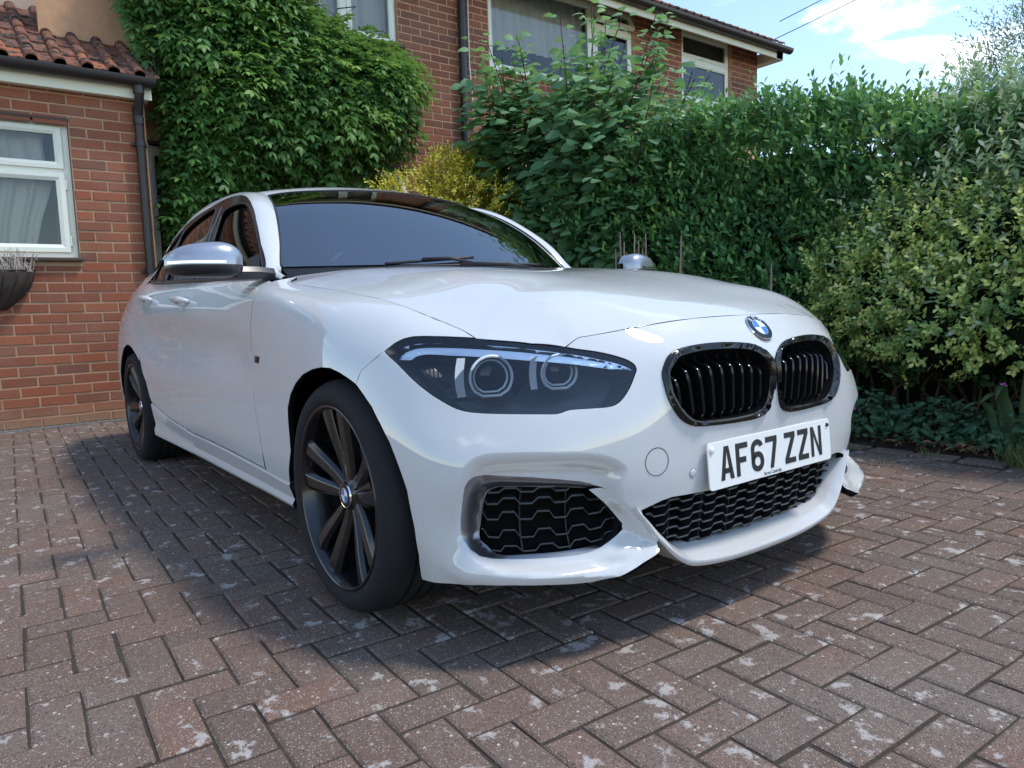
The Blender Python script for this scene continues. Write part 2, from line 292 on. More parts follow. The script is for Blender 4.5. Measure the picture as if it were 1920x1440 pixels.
FWIN=np.array([[-0.8577,0.9454],[-0.9376,1.0235],[-1.0716,1.1237],[-1.2058,1.1981],[-1.3058,1.2308],[-1.4147,1.2409],[-1.522,1.2321],[-1.5363,1.2176],[-1.4598,1.1177],[-1.4426,1.0606],[-1.4092,0.9816],[-1.3865,0.9222],[-1.1412,0.9097],[-0.9158,0.8981]])
RWIN=np.array([[-1.761,1.2586],[-2.0115,1.2574],[-2.1904,1.2146],[-2.2323,1.2056],[-2.1509,1.1095],[-2.0773,1.0262],[-2.0037,0.9512],[-1.698,0.9358],[-1.4852,0.9251],[-1.4991,0.9876],[-1.5397,1.069],[-1.6148,1.1568]])
QWIN=np.array([[-2.3859,1.2249],[-2.4961,1.1822],[-2.4592,1.1079],[-2.3479,1.0308],[-2.2345,0.9628],[-2.0623,0.9541],[-2.1668,1.0452],[-2.2845,1.1427]])
HANDLE=np.array([[-1.4692,0.644],[-2.168,0.666]])
MBADGE=np.array([[-0.5629,0.4621]])
# ---------------------------------------------------------------- car body surfaces (pure numpy)
def spl_basis(knots):
    """cubic natural-spline second-derivative operator: M = K @ data"""
    n = len(knots); h = np.diff(knots)
    A = np.zeros((n, n)); B = np.zeros((n, n))
    A[0, 0] = A[-1, -1] = 1
    for i in range(1, n - 1):
        A[i, i-1] = h[i-1]; A[i, i] = 2*(h[i-1]+h[i]); A[i, i+1] = h[i]
        B[i, i-1] = 6/h[i-1]; B[i, i] = -6/h[i-1]-6/h[i]; B[i, i+1] = 6/h[i]
    return np.linalg.solve(A, B)

def spl_w(knots, K, u):
    u = np.asarray(u, float); n = len(knots)
    i = np.clip(np.searchsorted(knots, u) - 1, 0, n - 2)
    h = knots[i+1]-knots[i]; a = (knots[i+1]-u)/h; b = (u-knots[i])/h
    ca = (a**3-a)*h*h/6; cb = (b**3-b)*h*h/6
    lo = u < knots[0]; hi = u > knots[-1]
    W = np.zeros((len(u), n)); r = np.arange(len(u))
    # linear extrapolation outside the table
    ca = np.where(lo, -(a-1)*2*h*h/6*-1, ca); cb = np.where(lo, -b*h*h/6, cb)
    ca = np.where(hi, -a*h*h/6, ca); cb = np.where(hi, (b-1)*2*h*h/6, cb)
    ca = np.where(lo, (a-1)*2*h*h/6, ca)
    W[r, i] += a; W[r, i+1] += b
    return W + ca[:, None]*K[i] + cb[:, None]*K[i+1]

class Spl:
    """spline curve through points, parameter = chord length (or given knots)"""
    def __init__(s, pts, knots=None):
        s.p = np.array(pts, float)
        if s.p.ndim == 1: s.p = s.p[:, None]
        s.k = np.array(knots, float) if knots is not None else np.r_[0, np.cumsum(np.linalg.norm(np.diff(s.p, axis=0), axis=1))]
        s.K = spl_basis(s.k)
    def __call__(s, u):
        return spl_w(s.k, s.K, np.atleast_1d(u)) @ s.p
    def even(s, n):
        return s(np.linspace(s.k[0], s.k[-1], n))

class Surf:
    def __init__(s, grid, ku, kv):
        s.g = np.array(grid, float); s.ku = np.array(ku, float); s.kv = np.array(kv, float)
        s.Ku = spl_basis(s.ku); s.Kv = spl_basis(s.kv)
    def __call__(s, u, v):
        u = np.atleast_1d(u); v = np.atleast_1d(v)
        return np.einsum('mi,ijk,mj->mk', spl_w(s.ku, s.Ku, u), s.g, spl_w(s.kv, s.Kv, v))
    def nrm(s, u, v, e=1e-3):
        u = np.atleast_1d(u).astype(float); v = np.atleast_1d(v).astype(float)
        n = np.cross(s(u+e, v)-s(u-e, v), s(u, v+e)-s(u, v-e))
        return n/np.maximum(np.linalg.norm(n, axis=1, keepdims=True), 1e-12)

# front patch: rows of (x, |y|, z); columns run from the centre line round the corner to the wheel arch
_F = {
 .165: [(.655,0),(.653,.16),(.648,.32),(.637,.44),(.618,.54),(.588,.63),(.538,.71),(.470,.765),(.390,.795),(.295,.808),(.19,.812),(.07,.815)],
 .225: [(.664,0),(.662,.16),(.656,.32),(.644,.44),(.622,.54),(.586,.63),(.536,.71),(.470,.772),(.390,.808),(.295,.824),(.19,.832),(.07,.836)],
 .295: [(.674,0),(.672,.16),(.663,.32),(.640,.44),(.606,.54),(.566,.63),(.516,.706),(.458,.768),(.388,.814),(.298,.838),(.19,.852),(.07,.858)],
 .370: [(.682,0),(.680,.16),(.671,.32),(.649,.44),(.616,.54),(.580,.63),(.534,.707),(.474,.772),(.398,.820),(.302,.848),(.19,.865),(.07,.874)],
 .450: [(.690,0),(.687,.16),(.673,.32),(.651,.44),(.619,.54),(.582,.63),(.537,.705),(.476,.772),(.400,.822),(.302,.853),(.19,.872),(.07,.881)],
 .550: [(.697,0),(.692,.16),(.671,.32),(.638,.44),(.598,.54),(.552,.63),(.498,.703),(.428,.768),(.348,.818),(.270,.847),(.18,.867),(.07,.880)],
 .630: [(.691,0),(.686,.16),(.656,.32),(.612,.43),(.562,.53),(.509,.62),(.456,.693),(.388,.758),(.312,.808),(.240,.837),(.16,.857),(.06,.870)],
}
_FG = [(.654,0,.695),(.647,.16,.692),(.620,.32,.685),(.580,.43,.679),(.528,.53,.677),(.467,.61,.684),(.400,.685,.692),(.325,.755,.694),(.255,.808,.690),(.195,.833,.686),(.12,.848,.690),(.04,.855,.700)]
_FH = [(.615,0,.733),(.606,.16,.731),(.582,.32,.723),(.552,.43,.711),(.507,.53,.702),(.435,.605,.709),(.365,.675,.722),(.290,.742,.730),(.220,.790,.732),(.150,.814,.735),(.08,.828,.742),(.0,.835,.752)]
_rows = [[(x, y, z) for x, y in r] for z, r in _F.items()] + [_FG, _FH]
_G = np.array(_rows).transpose(1, 0, 2)                   # cols, rows, xyz
_G[:, :, 1] *= -1                                          # right-hand side of the car is -y
_gm = _G[1:].copy(); _gm[:, :, 1] *= -1
_G2 = np.concatenate([_gm[::-1], _G])
_n = len(_G)
_ck = np.r_[0, np.cumsum(np.linalg.norm(np.diff(_G[:, 4, :], axis=0), axis=1))]
FRONT = Surf(_G2, np.r_[-_ck[:0:-1], _ck], [.165,.225,.295,.37,.45,.55,.63,.70,.762])

# side patch: stations x -> ten (|y|, z) rows from sill to hood shut line or window line
_S = [
 ( .36,[(.770,.17),(.805,.27),(.825,.36),(.830,.45),(.815,.55),(.780,.62),(.745,.67),(.700,.705),(.655,.722),(.620,.728)]),
 ( .26,[(.808,.17),(.846,.27),(.860,.36),(.863,.45),(.850,.55),(.834,.62),(.808,.68),(.768,.722),(.728,.742),(.690,.748)]),
 ( .14,[(.812,.17),(.852,.27),(.869,.36),(.876,.45),(.872,.55),(.860,.63),(.836,.695),(.797,.745),(.755,.771),(.712,.781)]),
 ( 0,  [(.820,.17),(.860,.27),(.878,.36),(.883,.45),(.883,.55),(.877,.635),(.858,.71),(.825,.765),(.778,.797),(.726,.810)]),
 (-.2, [(.830,.18),(.860,.27),(.876,.36),(.881,.45),(.881,.55),(.877,.645),(.863,.73),(.836,.79),(.790,.824),(.735,.837)]),
 (-.4, [(.835,.19),(.860,.27),(.872,.36),(.876,.45),(.876,.55),(.870,.655),(.862,.745),(.845,.81),(.800,.845),(.738,.858)]),
 (-.6, [(.836,.19),(.858,.27),(.870,.36),(.873,.45),(.871,.55),(.863,.66),(.861,.755),(.850,.825),(.815,.862),(.757,.882)]),
 (-.75,[(.836,.19),(.858,.27),(.870,.36),(.873,.45),(.870,.55),(.855,.665),(.865,.765),(.853,.828),(.828,.865),(.795,.890)]),
 (-1.0,[(.836,.19),(.858,.27),(.871,.36),(.875,.45),(.871,.55),(.853,.675),(.869,.775),(.857,.832),(.840,.868),(.815,.897)]),
 (-1.35,[(.837,.19),(.858,.27),(.872,.36),(.876,.45),(.872,.55),(.853,.685),(.873,.788),(.859,.842),(.842,.878),(.815,.909)]),
 (-1.7,[(.838,.19),(.860,.27),(.874,.36),(.878,.45),(.874,.55),(.856,.695),(.877,.798),(.861,.852),(.842,.888),(.812,.921)]),
 (-2.05,[(.840,.19),(.862,.27),(.876,.36),(.880,.45),(.877,.55),(.862,.70),(.880,.805),(.862,.860),(.840,.898),(.805,.935)]),
 (-2.35,[(.843,.19),(.866,.27),(.879,.36),(.884,.45),(.883,.55),(.876,.70),(.874,.805),(.859,.865),(.832,.908),(.792,.950)]),
 (-2.69,[(.845,.19),(.870,.27),(.882,.36),(.887,.45),(.887,.55),(.880,.70),(.865,.805),(.842,.870),(.808,.922),(.765,.970)]),
 (-3.0,[(.835,.20),(.860,.28),(.873,.37),(.878,.46),(.876,.56),(.864,.70),(.840,.805),(.810,.875),(.772,.935),(.730,.985)]),
 (-3.3,[(.800,.22),(.825,.30),(.838,.39),(.842,.48),(.838,.57),(.822,.70),(.792,.805),(.758,.880),(.720,.945),(.680,.995)]),
 (-3.5,[(.740,.24),(.765,.32),(.778,.40),(.780,.49),(.775,.58),(.755,.70),(.725,.805),(.690,.880),(.655,.945),(.620,.995)]),
]
_SG = np.array([[(x, -y, z) for y, z in r] for x, r in _S])
_sv = np.r_[0, np.cumsum(np.linalg.norm(np.diff(_SG[:, :, 1:], axis=1), axis=2).mean(0))]
SIDE = Surf(_SG[::-1], [s[0] for s in _S][::-1], _sv)       # u = x, v = girth
SV_MAX = _sv[-1]

# hood: heights over (x, |y|)
_hx = [.66,.62,.575,.53,.48,.40,.29,.15,0,-.2,-.4,-.6,-.85]
_hy = [0,.15,.30,.42,.52,.62,.70,.78]
_hz = [
 [.712,.708,.690,.655,.600,.530,.470,.400],
 [.731,.728,.714,.686,.640,.575,.515,.450],
 [.750,.748,.738,.713,.668,.620,.562,.500],
 [.766,.765,.757,.738,.703,.657,.604,.550],
 [.781,.780,.776,.763,.738,.692,.644,.598],
 [.803,.803,.804,.798,.776,.733,.694,.655],
 [.829,.830,.831,.823,.804,.772,.740,.706],
 [.857,.858,.861,.854,.836,.806,.778,.748],
 [.880,.882,.885,.879,.862,.834,.809,.782],
 [.900,.902,.905,.899,.883,.859,.838,.815],
 [.916,.918,.920,.915,.902,.880,.861,.840],
 [.929,.930,.932,.928,.918,.899,.882,.862],
 [.942,.943,.944,.940,.932,.918,.902,.885]]
_HG = np.array([[(x, -y, _hz[i][j]) for j, y in enumerate(_hy)] for i, x in enumerate(_hx)])
_hm = _HG[:, 1:].copy(); _hm[:, :, 1] *= -1
_HG = np.concatenate([_hm[:, ::-1], _HG], axis=1)           # +y ... 0 ... -y
HOOD = Surf(_HG[::-1], _hx[::-1], np.r_[[-y for y in _hy[:0:-1]], _hy])   # u = x, v = -y

def yglass(z, x):
    d = z-.88
    t = np.maximum(0, -1.8-x)/.9
    t2 = np.clip(x+1.7, 0, 1.2)
    return -(.83-.33*d-.50*d*d-.055*t*t-.108*t2*t2)
class Glass:
    def __call__(s, u, v):
        u = np.atleast_1d(u).astype(float); v = np.atleast_1d(v).astype(float)
        return np.stack([u, yglass(v, u), v], 1)
    nrm = Surf.nrm
GLASS = Glass()

# windscreen: base and header rows of (x, |y|, z)
_wb = [(-.50,0,.936),(-.517,.15,.936),(-.568,.30,.937),(-.640,.43,.938),(-.735,.56,.940),(-.842,.67,.943)]
_wt = [(-1.272,0,1.312),(-1.279,.12,1.310),(-1.295,.24,1.305),(-1.322,.36,1.297),(-1.350,.45,1.288),(-1.372,.515,1.276)]
def _wrow(a):
    r = np.array(a); r[:, 1] *= -1; m = r[1:].copy(); m[:, 1] *= -1
    return np.concatenate([m[::-1], r])
_b, _t = _wrow(_wb), _wrow(_wt)
_mid = []
for f, bul in ((0,0),(.25,.75),(.5,1),(.75,.75),(1,0)):
    r = _b*(1-f)+_t*f
    e_ = np.abs(np.linspace(-1, 1, len(r)))**1.5; r[:, 2] += (.016+.016*e_)*bul; r[:, 0] += (.012+.030*e_)*bul
    _mid.append(r)
SCREEN = Surf(np.array(_mid).transpose(1, 0, 2), np.linspace(-1, 1, 11), [0,.25,.5,.75,1])
# roof: rows from header to tail, columns across
_rc = [(-1.272,1.312),(-1.40,1.345),(-1.60,1.368),(-1.90,1.378),(-2.25,1.365),(-2.60,1.332),(-2.95,1.275)]
_re = [(-1.372,.515,1.276),(-1.47,.540,1.300),(-1.66,.560,1.315),(-1.93,.562,1.318),(-2.25,.552,1.302),(-2.58,.535,1.262),(-2.90,.51,1.195)]
_rr = []
for (cx, cz), (ex, ey, ez) in zip(_rc, _re):
    row = []
    for f in (0,.25,.48,.70,.87,1):
        w = f**2.2
        row.append((cx+(ex-cx)*f*f, -ey*f, cz+(ez-cz)*w))
    r = np.array(row); m = r[1:].copy(); m[:, 1] *= -1
    _rr.append(np.concatenate([m[::-1], r]))
_fk = np.array([0,.25,.48,.70,.87,1])
ROOF = Surf(np.array(_rr).transpose(1, 0, 2), np.r_[-_fk[:0:-1], _fk], [0,.13,.33,.63,.98,1.33,1.68])
# ---- trimming helpers
def inpoly(pts, poly):
    x, y = pts[:, 0], pts[:, 1]; px, py = poly[:, 0], poly[:, 1]; c = np.zeros(len(pts), bool); j = len(poly)-1
    for i in range(len(poly)):
        t = ((py[i] > y) != (py[j] > y))
        with np.errstate(divide='ignore', invalid='ignore'):
            c ^= t & (x < (px[j]-px[i])*(y-py[i])/(py[j]-py[i]+1e-30)+px[i])
        j = i
    return c
def pdist(pts, poly, closed=True):
    a = np.asarray(poly, float); b = np.roll(a, -1, 0)
    if not closed: a, b = a[:-1], b[:-1]
    d = b-a; L = np.maximum((d*d).sum(1), 1e-18); best = np.full(len(pts), 1e9)
    for i in range(len(a)):
        t = np.clip(((pts-a[i])@d[i])/L[i], 0, 1); q = pts-(a[i]+t[:, None]*d[i]); best = np.minimum(best, (q*q).sum(1))
    return np.sqrt(best)
def dens(poly, step, closed=True):
    p = np.asarray(poly, float); out = []
    n = len(p)
    for i in range(n if closed else n-1):
        a, b = p[i], p[(i+1) % n]; k = max(1, int(np.ceil(np.linalg.norm(b-a)/step)))
        for q in range(k): out.append(a+(b-a)*q/k)
    if not closed: out.append(p[-1])
    return np.array(out)
def smooth_loop(poly, step, corners=(), closed=True):
    """Catmull-Rom through the outline, keeping the listed vertices sharp"""
    p = np.asarray(poly, float); n = len(p); out = []
    cs = set(c % n for c in corners)
    if not closed: cs |= {0, n-1}
    for i in range(n if closed else n-1):
        p1, p2 = p[i], p[(i+1) % n]
        p0 = p[(i-1) % n] if i not in cs else 2*p1-p2
        p3 = p[(i+2) % n] if (i+1) % n not in cs else 2*p2-p1
        L = np.linalg.norm(p2-p1); k = max(1, int(np.ceil(L/step)))
        d1 = max(np.linalg.norm(p1-p0), 1e-9)**.5; d2 = max(L, 1e-9)**.5; d3 = max(np.linalg.norm(p3-p2), 1e-9)**.5
        for q in range(k):
            t = q/k
            m1 = (p1-p0)/d1-(p2-p0)/(d1+d2)+(p2-p1)/d2; m2 = (p2-p1)/d2-(p3-p1)/(d2+d3)+(p3-p2)/d3
            m1 *= d2; m2 *= d2
            out.append((2*t**3-3*t*t+1)*p1+(t**3-2*t*t+t)*m1+(-2*t**3+3*t*t)*p2+(t**3-t*t)*m2)
    if not closed: out.append(p[-1])
    return np.array(out)
CENTRE = np.array([-1.3, 0, .55])
def surf_n(S, uv):
    n = S.nrm(uv[:, 0], uv[:, 1]); P = S(uv[:, 0], uv[:, 1])
    if ((P-CENTRE)*n).sum(1).mean() < 0: n = -n
    return P, n
class Disp:
    """a surface pushed along its normal (fn(uv) -> metres) and along x"""
    def __init__(s, S, fn, dx=0.): s.S = S; s.fn = fn; s.dx = dx
    def __call__(s, u, v):
        u = np.atleast_1d(np.asarray(u, float)); v = np.atleast_1d(np.asarray(v, float))
        P, n = surf_n(s.S, np.stack([u, v], 1)); P = P+n*s.fn(np.stack([u, v], 1))[:, None]; P[:, 0] += s.dx; return P
    nrm = Surf.nrm
def mir(a): a = np.asarray(a, float).copy(); a[:, 0] *= -1; return a
def sstep(x): x = np.clip(x, 0, 1); return x*x*(3-2*x)


class Warp:
    """surface pulled locally so that chosen outline points meet given positions (delta fades over R)"""
    def __init__(s, S, uv, delta, R=.11): s.S = S; s.uv = np.asarray(uv, float); s.d = np.asarray(delta, float); s.R = R
    def __call__(s, u, v):
        u = np.atleast_1d(np.asarray(u, float)); v = np.atleast_1d(np.asarray(v, float)); P = s.S(u, v).copy()
        for sg in (1, -1):
            q = np.stack([u, v*sg], 1) if s.flip == 'v' else np.stack([u*sg, v], 1)
            a, b = s.uv[:-1], s.uv[1:]; best = np.full(len(q), 1e9); D = np.zeros((len(q), 3))
            for i in range(len(a)):
                d = b[i]-a[i]; L = max(d@d, 1e-12); t = np.clip(((q-a[i])@d)/L, 0, 1); w = q-(a[i]+t[:, None]*d); k = (w*w).sum(1); m = k < best
                best[m] = k[m]; D[m] = (s.d[i]*(1-t[:, None])+s.d[i+1]*t[:, None])[m]
            w = np.clip(1-np.sqrt(best)/s.R, 0, 1); w = w*w*(3-2*w); P += D*w[:, None]*[1, sg, 1]
        return P
    flip = 'v'
    nrm = Surf.nrm
DISH = smooth_loop(DISH_UV, .02, DISH_C)
def bumper_disp(uv):
    q = np.abs(uv[:, 0:1]); q = np.concatenate([q, uv[:, 1:2]], 1)
    d = pdist(q, DISH); ins = inpoly(q, DISH); d = np.where(ins, d, 0)
    low = sstep((q[:, 1]-.215)/.03)
    out = -.036*sstep(d/np.interp(q[:, 1], [.22, .27, .36, .42], [.030, .036, .046, .058]))
    tip = .034*np.exp(-((q[:, 0]-.44)/.075)**2)*sstep((.265-q[:, 1])/.05)
    flap = .014*np.exp(-((q[:, 1]-.205)/.028)**2)*sstep((q[:, 0]-.42)/.1)*sstep((.92-q[:, 0])/.1)
    crown = .006*np.exp(-((q[:, 1]-.70)/.012)**2)*0
    return out+tip+flap+crown
BUMP = Disp(FRONT, bumper_disp)
def m_glass(name, tint, ior, rough=0):
    m = bpy.data.materials.new(name); m.use_nodes = True; nt = m.node_tree; n = nt.nodes; n.clear()
    o = n.new('ShaderNodeOutputMaterial'); mx = n.new('ShaderNodeMixShader'); tr = n.new('ShaderNodeBsdfTransparent'); gl = n.new('ShaderNodeBsdfAnisotropic') if False else n.new('ShaderNodeBsdfGlossy')
    fr = n.new('ShaderNodeFresnel'); fr.inputs[0].default_value = ior; gl.inputs['Roughness'].default_value = rough; tr.inputs[0].default_value = (*tint, 1)
    nt.links.new(fr.outputs[0], mx.inputs[0]); nt.links.new(tr.outputs[0], mx.inputs[1]); nt.links.new(gl.outputs[0], mx.inputs[2]); nt.links.new(mx.outputs[0], o.inputs[0])
    m.diffuse_color = (*tint, .4); return m
M_GAP = mat('shadow_gap', (.004, .004, .004), rough=.9, spec=.1)
# ---------------------------------------------------------------- materials of the place
def m_brick(name, stops, bright=1.0, dirt=True):
    m = mat(name, (.2, .1, .08), rough=.88, spec=.25); t = NT(m)
    r = t.rnd(); a = t.attr('rnd'); f = t.math('FRACT', t.math('ADD', r, a)); p = t.pos()
    c = t.ramp(f, stops); n1 = t.noise(p, 9, 5); n2 = t.noise(p, 90, 3, .6); n3 = t.noise(p, 2.2, 3)
    c = t.mix(t.math('MULTIPLY', n1, .55), c, tuple(v*.62 for v in stops[0][1]))
    c = t.mix(t.ramp(n2, [(.60, (0,0,0)), (.74, (1,1,1))]), c, (.30, .22, .17))
    c = t.mix(t.math('MULTIPLY', t.ramp(n3, [(.48, (0,0,0)), (.68, (1,1,1))]), .22), c, (.30, .20, .15))
    if dirt:
        sp = t.add('ShaderNodeSeparateXYZ'); t.l.new(p, sp.inputs[0]); lo = t.add('ShaderNodeMapRange'); lo.inputs[1].default_value = .24; lo.inputs[2].default_value = .02; t.l.new(t.math('ADD', sp.outputs[2], t.math('MULTIPLY', n1, .12)), lo.inputs[0])
        c = t.mix(t.math('MULTIPLY', lo.outputs[0], .65), c, (.30, .24, .15))
    t.base(c); t.bump(t.math('ADD', t.math('MULTIPLY', n2, .6), n1), .5, .004); return m
M_BRICK = m_brick('red_brick', [(0, (0.273,0.097,0.055)), (.25, (0.364,0.109,0.053)), (.5, (0.301,0.118,0.071)), (.72, (0.418,0.140,0.067)), (.88, (0.218,0.093,0.066)), (1, (0.455,0.171,0.078))])
M_BRICK2 = m_brick('brown_brick', [(0, (0.228,0.091,0.056)), (.25, (0.283,0.104,0.062)), (.5, (0.184,0.084,0.059)), (.7, (0.326,0.116,0.063)), (.86, (0.153,0.075,0.056)), (1, (0.358,0.130,0.070))], dirt=False)
def m_mortar(name, c):
    m = mat(name, c, rough=.95, spec=.1); t = NT(m); p = t.pos(); n = t.noise(p, 14, 5); t.base(t.mix(n, tuple(v*.75 for v in c), tuple(v*1.2 for v in c))); t.bump(t.noise(p, 160, 3), .5, .003); return m
M_MORTAR = m_mortar('grey_mortar', (0.450,0.286,0.180)); M_MORTAR2 = m_mortar('buff_mortar', (0.555,0.325,0.194))
M_UPVC = mat('white_upvc', (0.800,0.800,0.678), rough=.32, spec=.5)
M_GUTTER = mat('black_gutter', (0.024,0.019,0.017), rough=.38)
M_SILL = mat('brown_sill', (0.068,0.036,0.025), rough=.55)
M_FASCIA = mat('painted_fascia', (0.800,0.784,0.616), rough=.45)
M_PANE = m_glass('window_pane', (0.800,0.800,0.739), 1.75)
M_ROOM = mat('dark_room', (0.075,0.056,0.048), rough=.9)
M_LEAD = mat('grey_render', (0.540,0.414,0.334), rough=.8)
def m_curtain():
    m = bpy.data.materials.new('net_curtain'); m.use_nodes = True; t = NT(m); b = t.b; b.inputs['Base Color'].default_value = (.74, .76, .78, 1); b.inputs['Roughness'].default_value = .9
    return m
M_CURTAIN = m_curtain()
def m_tile():
    m = mat('clay_tile', (0.180,0.078,0.048), rough=.9, spec=.2); t = NT(m); p = t.pos()
    f = t.math('FRACT', t.math('ADD', t.rnd(), t.attr('rnd')))
    c = t.ramp(f, [(0, (0.184,0.090,0.060)), (.35, (0.251,0.101,0.062)), (.6, (0.153,0.081,0.059)), (.85, (0.358,0.127,0.066)), (1, (0.217,0.105,0.070))])
    n1 = t.noise(p, 16, 6, .62); n2 = t.noise(p, 38, 5, .6)
    c = t.mix(t.ramp(n1, [(.50, (0,0,0)), (.58, (1,1,1))]), c, (.052, .046, .040))
    c = t.mix(t.ramp(n2, [(.62, (0,0,0)), (.68, (1,1,1))]), c, (.42, .40, .37))
    t.base(c); t.bump(t.math('ADD', n1, t.math('MULTIPLY', t.noise(p, 120, 3), .4)), .8, .012); return m
M_TILE = m_tile()
def m_paver():
    m = mat('block_paving', (.2, .15, .13), rough=.92, spec=.25); t = NT(m); p = t.pos()
    f = t.math('FRACT', t.math('ADD', t.rnd(), t.attr('rnd')))
    c = t.ramp(f, [(0, (0.168,0.108,0.081)), (.3, (0.199,0.122,0.089)), (.55, (0.157,0.106,0.082)), (.75, (0.218,0.124,0.088)), (.9, (0.185,0.125,0.095)), (1, (0.230,0.118,0.081))])
    n0 = t.noise(p, 1.3, 4); n1 = t.noise(p, 55, 4, .6)
    c = t.mix(t.math('MULTIPLY', n1, .55), c, (.085, .070, .064))
    c = t.mix(t.ramp(n0, [(.42, (0,0,0)), (.70, (.5,.5,.5))]), c, (.19, .165, .145))
    # exposed aggregate: pale, ochre and dark grains
    v = t.add('ShaderNodeTexVoronoi'); v.inputs['Scale'].default_value = 210; t.l.new(p, v.inputs['Vector']); vs_ = t.add('ShaderNodeSeparateColor'); t.l.new(v.outputs['Color'], vs_.inputs[0])
    dd = t.ramp(v.outputs['Distance'], [(.24, (1,1,1)), (.46, (0,0,0))])
    pale = t.math('MULTIPLY', dd, t.ramp(vs_.outputs[0], [(.50, (0,0,0)), (.54, (1,1,1))]))
    c = t.mix(pale, c, t.ramp(vs_.outputs[1], [(0, (.40,.36,.30)), (.5, (.33,.285,.235)), (.90, (.40,.33,.23)), (.97, (.44,.31,.16)), (1, (.38,.22,.13))]))
    dark = t.math('MULTIPLY', dd, t.ramp(vs_.outputs[2], [(.72, (0,0,0)), (.76, (1,1,1))])); c = t.mix(t.math('MULTIPLY', dark, .8), c, (.05, .045, .045))
    # larger pebbles, few
    v2 = t.add('ShaderNodeTexVoronoi'); v2.inputs['Scale'].default_value = 85; t.l.new(p, v2.inputs['Vector']); s2 = t.add('ShaderNodeSeparateColor'); t.l.new(v2.outputs['Color'], s2.inputs[0])
    d2 = t.math('MULTIPLY', t.ramp(v2.outputs['Distance'], [(.18, (1,1,1)), (.34, (0,0,0))]), t.ramp(s2.outputs[0], [(.90, (0,0,0)), (.93, (1,1,1))]))
    c = t.mix(d2, c, t.ramp(s2.outputs[1], [(0, (.52,.48,.43)), (.75, (.45,.40,.34)), (1, (.42,.27,.12))]))
    # lichen blotches
    w = t.noise(p, 14, 5, .62); w2 = t.noise(p, 1.0, 2); w3 = t.noise(p, 60, 3, .6)
    lf = t.math('ADD', t.math('ADD', w, t.math('MULTIPLY', w2, .22)), t.math('MULTIPLY', w3, .10))
    c = t.mix(t.math('MULTIPLY', t.ramp(lf, [(.752, (0,0,0)), (.800, (1,1,1))]), .80), c, (.45, .41, .38))
    t.base(c); t.bump(t.math('ADD', t.math('MULTIPLY', dd, .6), n1), .7, .004); return m
M_PAVER = m_paver()
def m_soil(name, a, b):
    m = mat(name, a, rough=.95, spec=.1); t = NT(m); p = t.pos(); n = t.noise(p, 25, 6, .65); t.base(t.mix(n, a, b)); t.bump(t.noise(p, 120, 4, .7), .8, .01); return m
M_JOINT = m_soil('joint_sand', (.045,.036,.029), (.105,.086,.068)); M_SOIL = m_soil('bed_soil', (.022,.017,.013), (.07,.05,.037))

def fastmesh(name, V, F, m, parent=None, smooth=True, attr=None):
    """V (n,3); F list of index arrays grouped by face size"""
    me = bpy.data.meshes.new(name); V = np.asarray(V, np.float32); me.vertices.add(len(V)); me.vertices.foreach_set('co', V.ravel())
    tot = sum(f.size for f in F); npoly = sum(len(f) for f in F)
    me.loops.add(tot); me.polygons.add(npoly)
    me.loops.foreach_set('vertex_index', np.concatenate([f.ravel() for f in F]).astype(np.int32))
    st = np.concatenate([np.full(len(f), f.shape[1], np.int32) for f in F]); me.polygons.foreach_set('loop_start', np.r_[0, np.cumsum(st)[:-1]].astype(np.int32))
    me.polygons.foreach_set('use_smooth', np.full(npoly, smooth))
    if attr:
        for k, v in attr.items():
            a = me.attributes.new(k, 'FLOAT', 'FACE'); a.data.foreach_set('value', np.asarray(v, np.float32))
    me.update(calc_edges=True); me.materials.append(m)
    o = bpy.data.objects.new(name, me); COL.objects.link(o)
    if parent is not None: attach(o, parent) if parent.type == 'EMPTY' and parent.parent is None else setattr(o, 'parent', parent)
    return o
def link(name, me, parent, M):
    o = bpy.data.objects.new(name, me); COL.objects.link(o)
    if parent is not None: o.parent = parent; o.matrix_parent_inverse = PINV[parent.name]
    o.matrix_basis = M; return o
PINV = {}
def thing(name, loc, label, cat, group=None):
    o = empty(name, loc, label, cat, group); PINV[o.name] = Matrix.Translation(loc).inverted(); return o
def part(o, parent): o.parent = parent; o.matrix_parent_inverse = PINV.get(parent.name, Matrix()); return o

# ---------------------------------------------------------------- ground and block paving
b = MB(); b.box((-60, -60, -.30), (60, 60, -.0052)); GROUND = tag(b.build('ground', M_JOINT), kind='structure')
PAVE = bpy.data.objects.new('block_paving', None); COL.objects.link(PAVE); PAVE['kind'] = 'structure'
def paver_mesh(seed):
    r = random.Random(seed); L, W, c = .1805, .0875, .0065
    j = lambda k=.0008: r.uniform(-k, k)
    top = [(-L/2+c+j(), -W/2+c+j()), (L/2-c+j(), -W/2+c+j()), (L/2-c+j(), W/2-c+j()), (-L/2+c+j(), W/2-c+j())]; out = [(-L/2+j(), -W/2+j()), (L/2+j(), -W/2+j()), (L/2+j(), W/2+j()), (-L/2+j(), W/2+j())]
    v = [(x, y, 0) for x, y in top]+[(x, y, -.0040) for x, y in out]+[(x, y, -.05) for x, y in out]
    f = [(0, 1, 2, 3)]+[(4+i, 4+(i+1) % 4, (i+1) % 4, i) for i in range(4)]+[(8+i, 8+(i+1) % 4, 4+(i+1) % 4, 4+i) for i in range(4)]
    return v, f
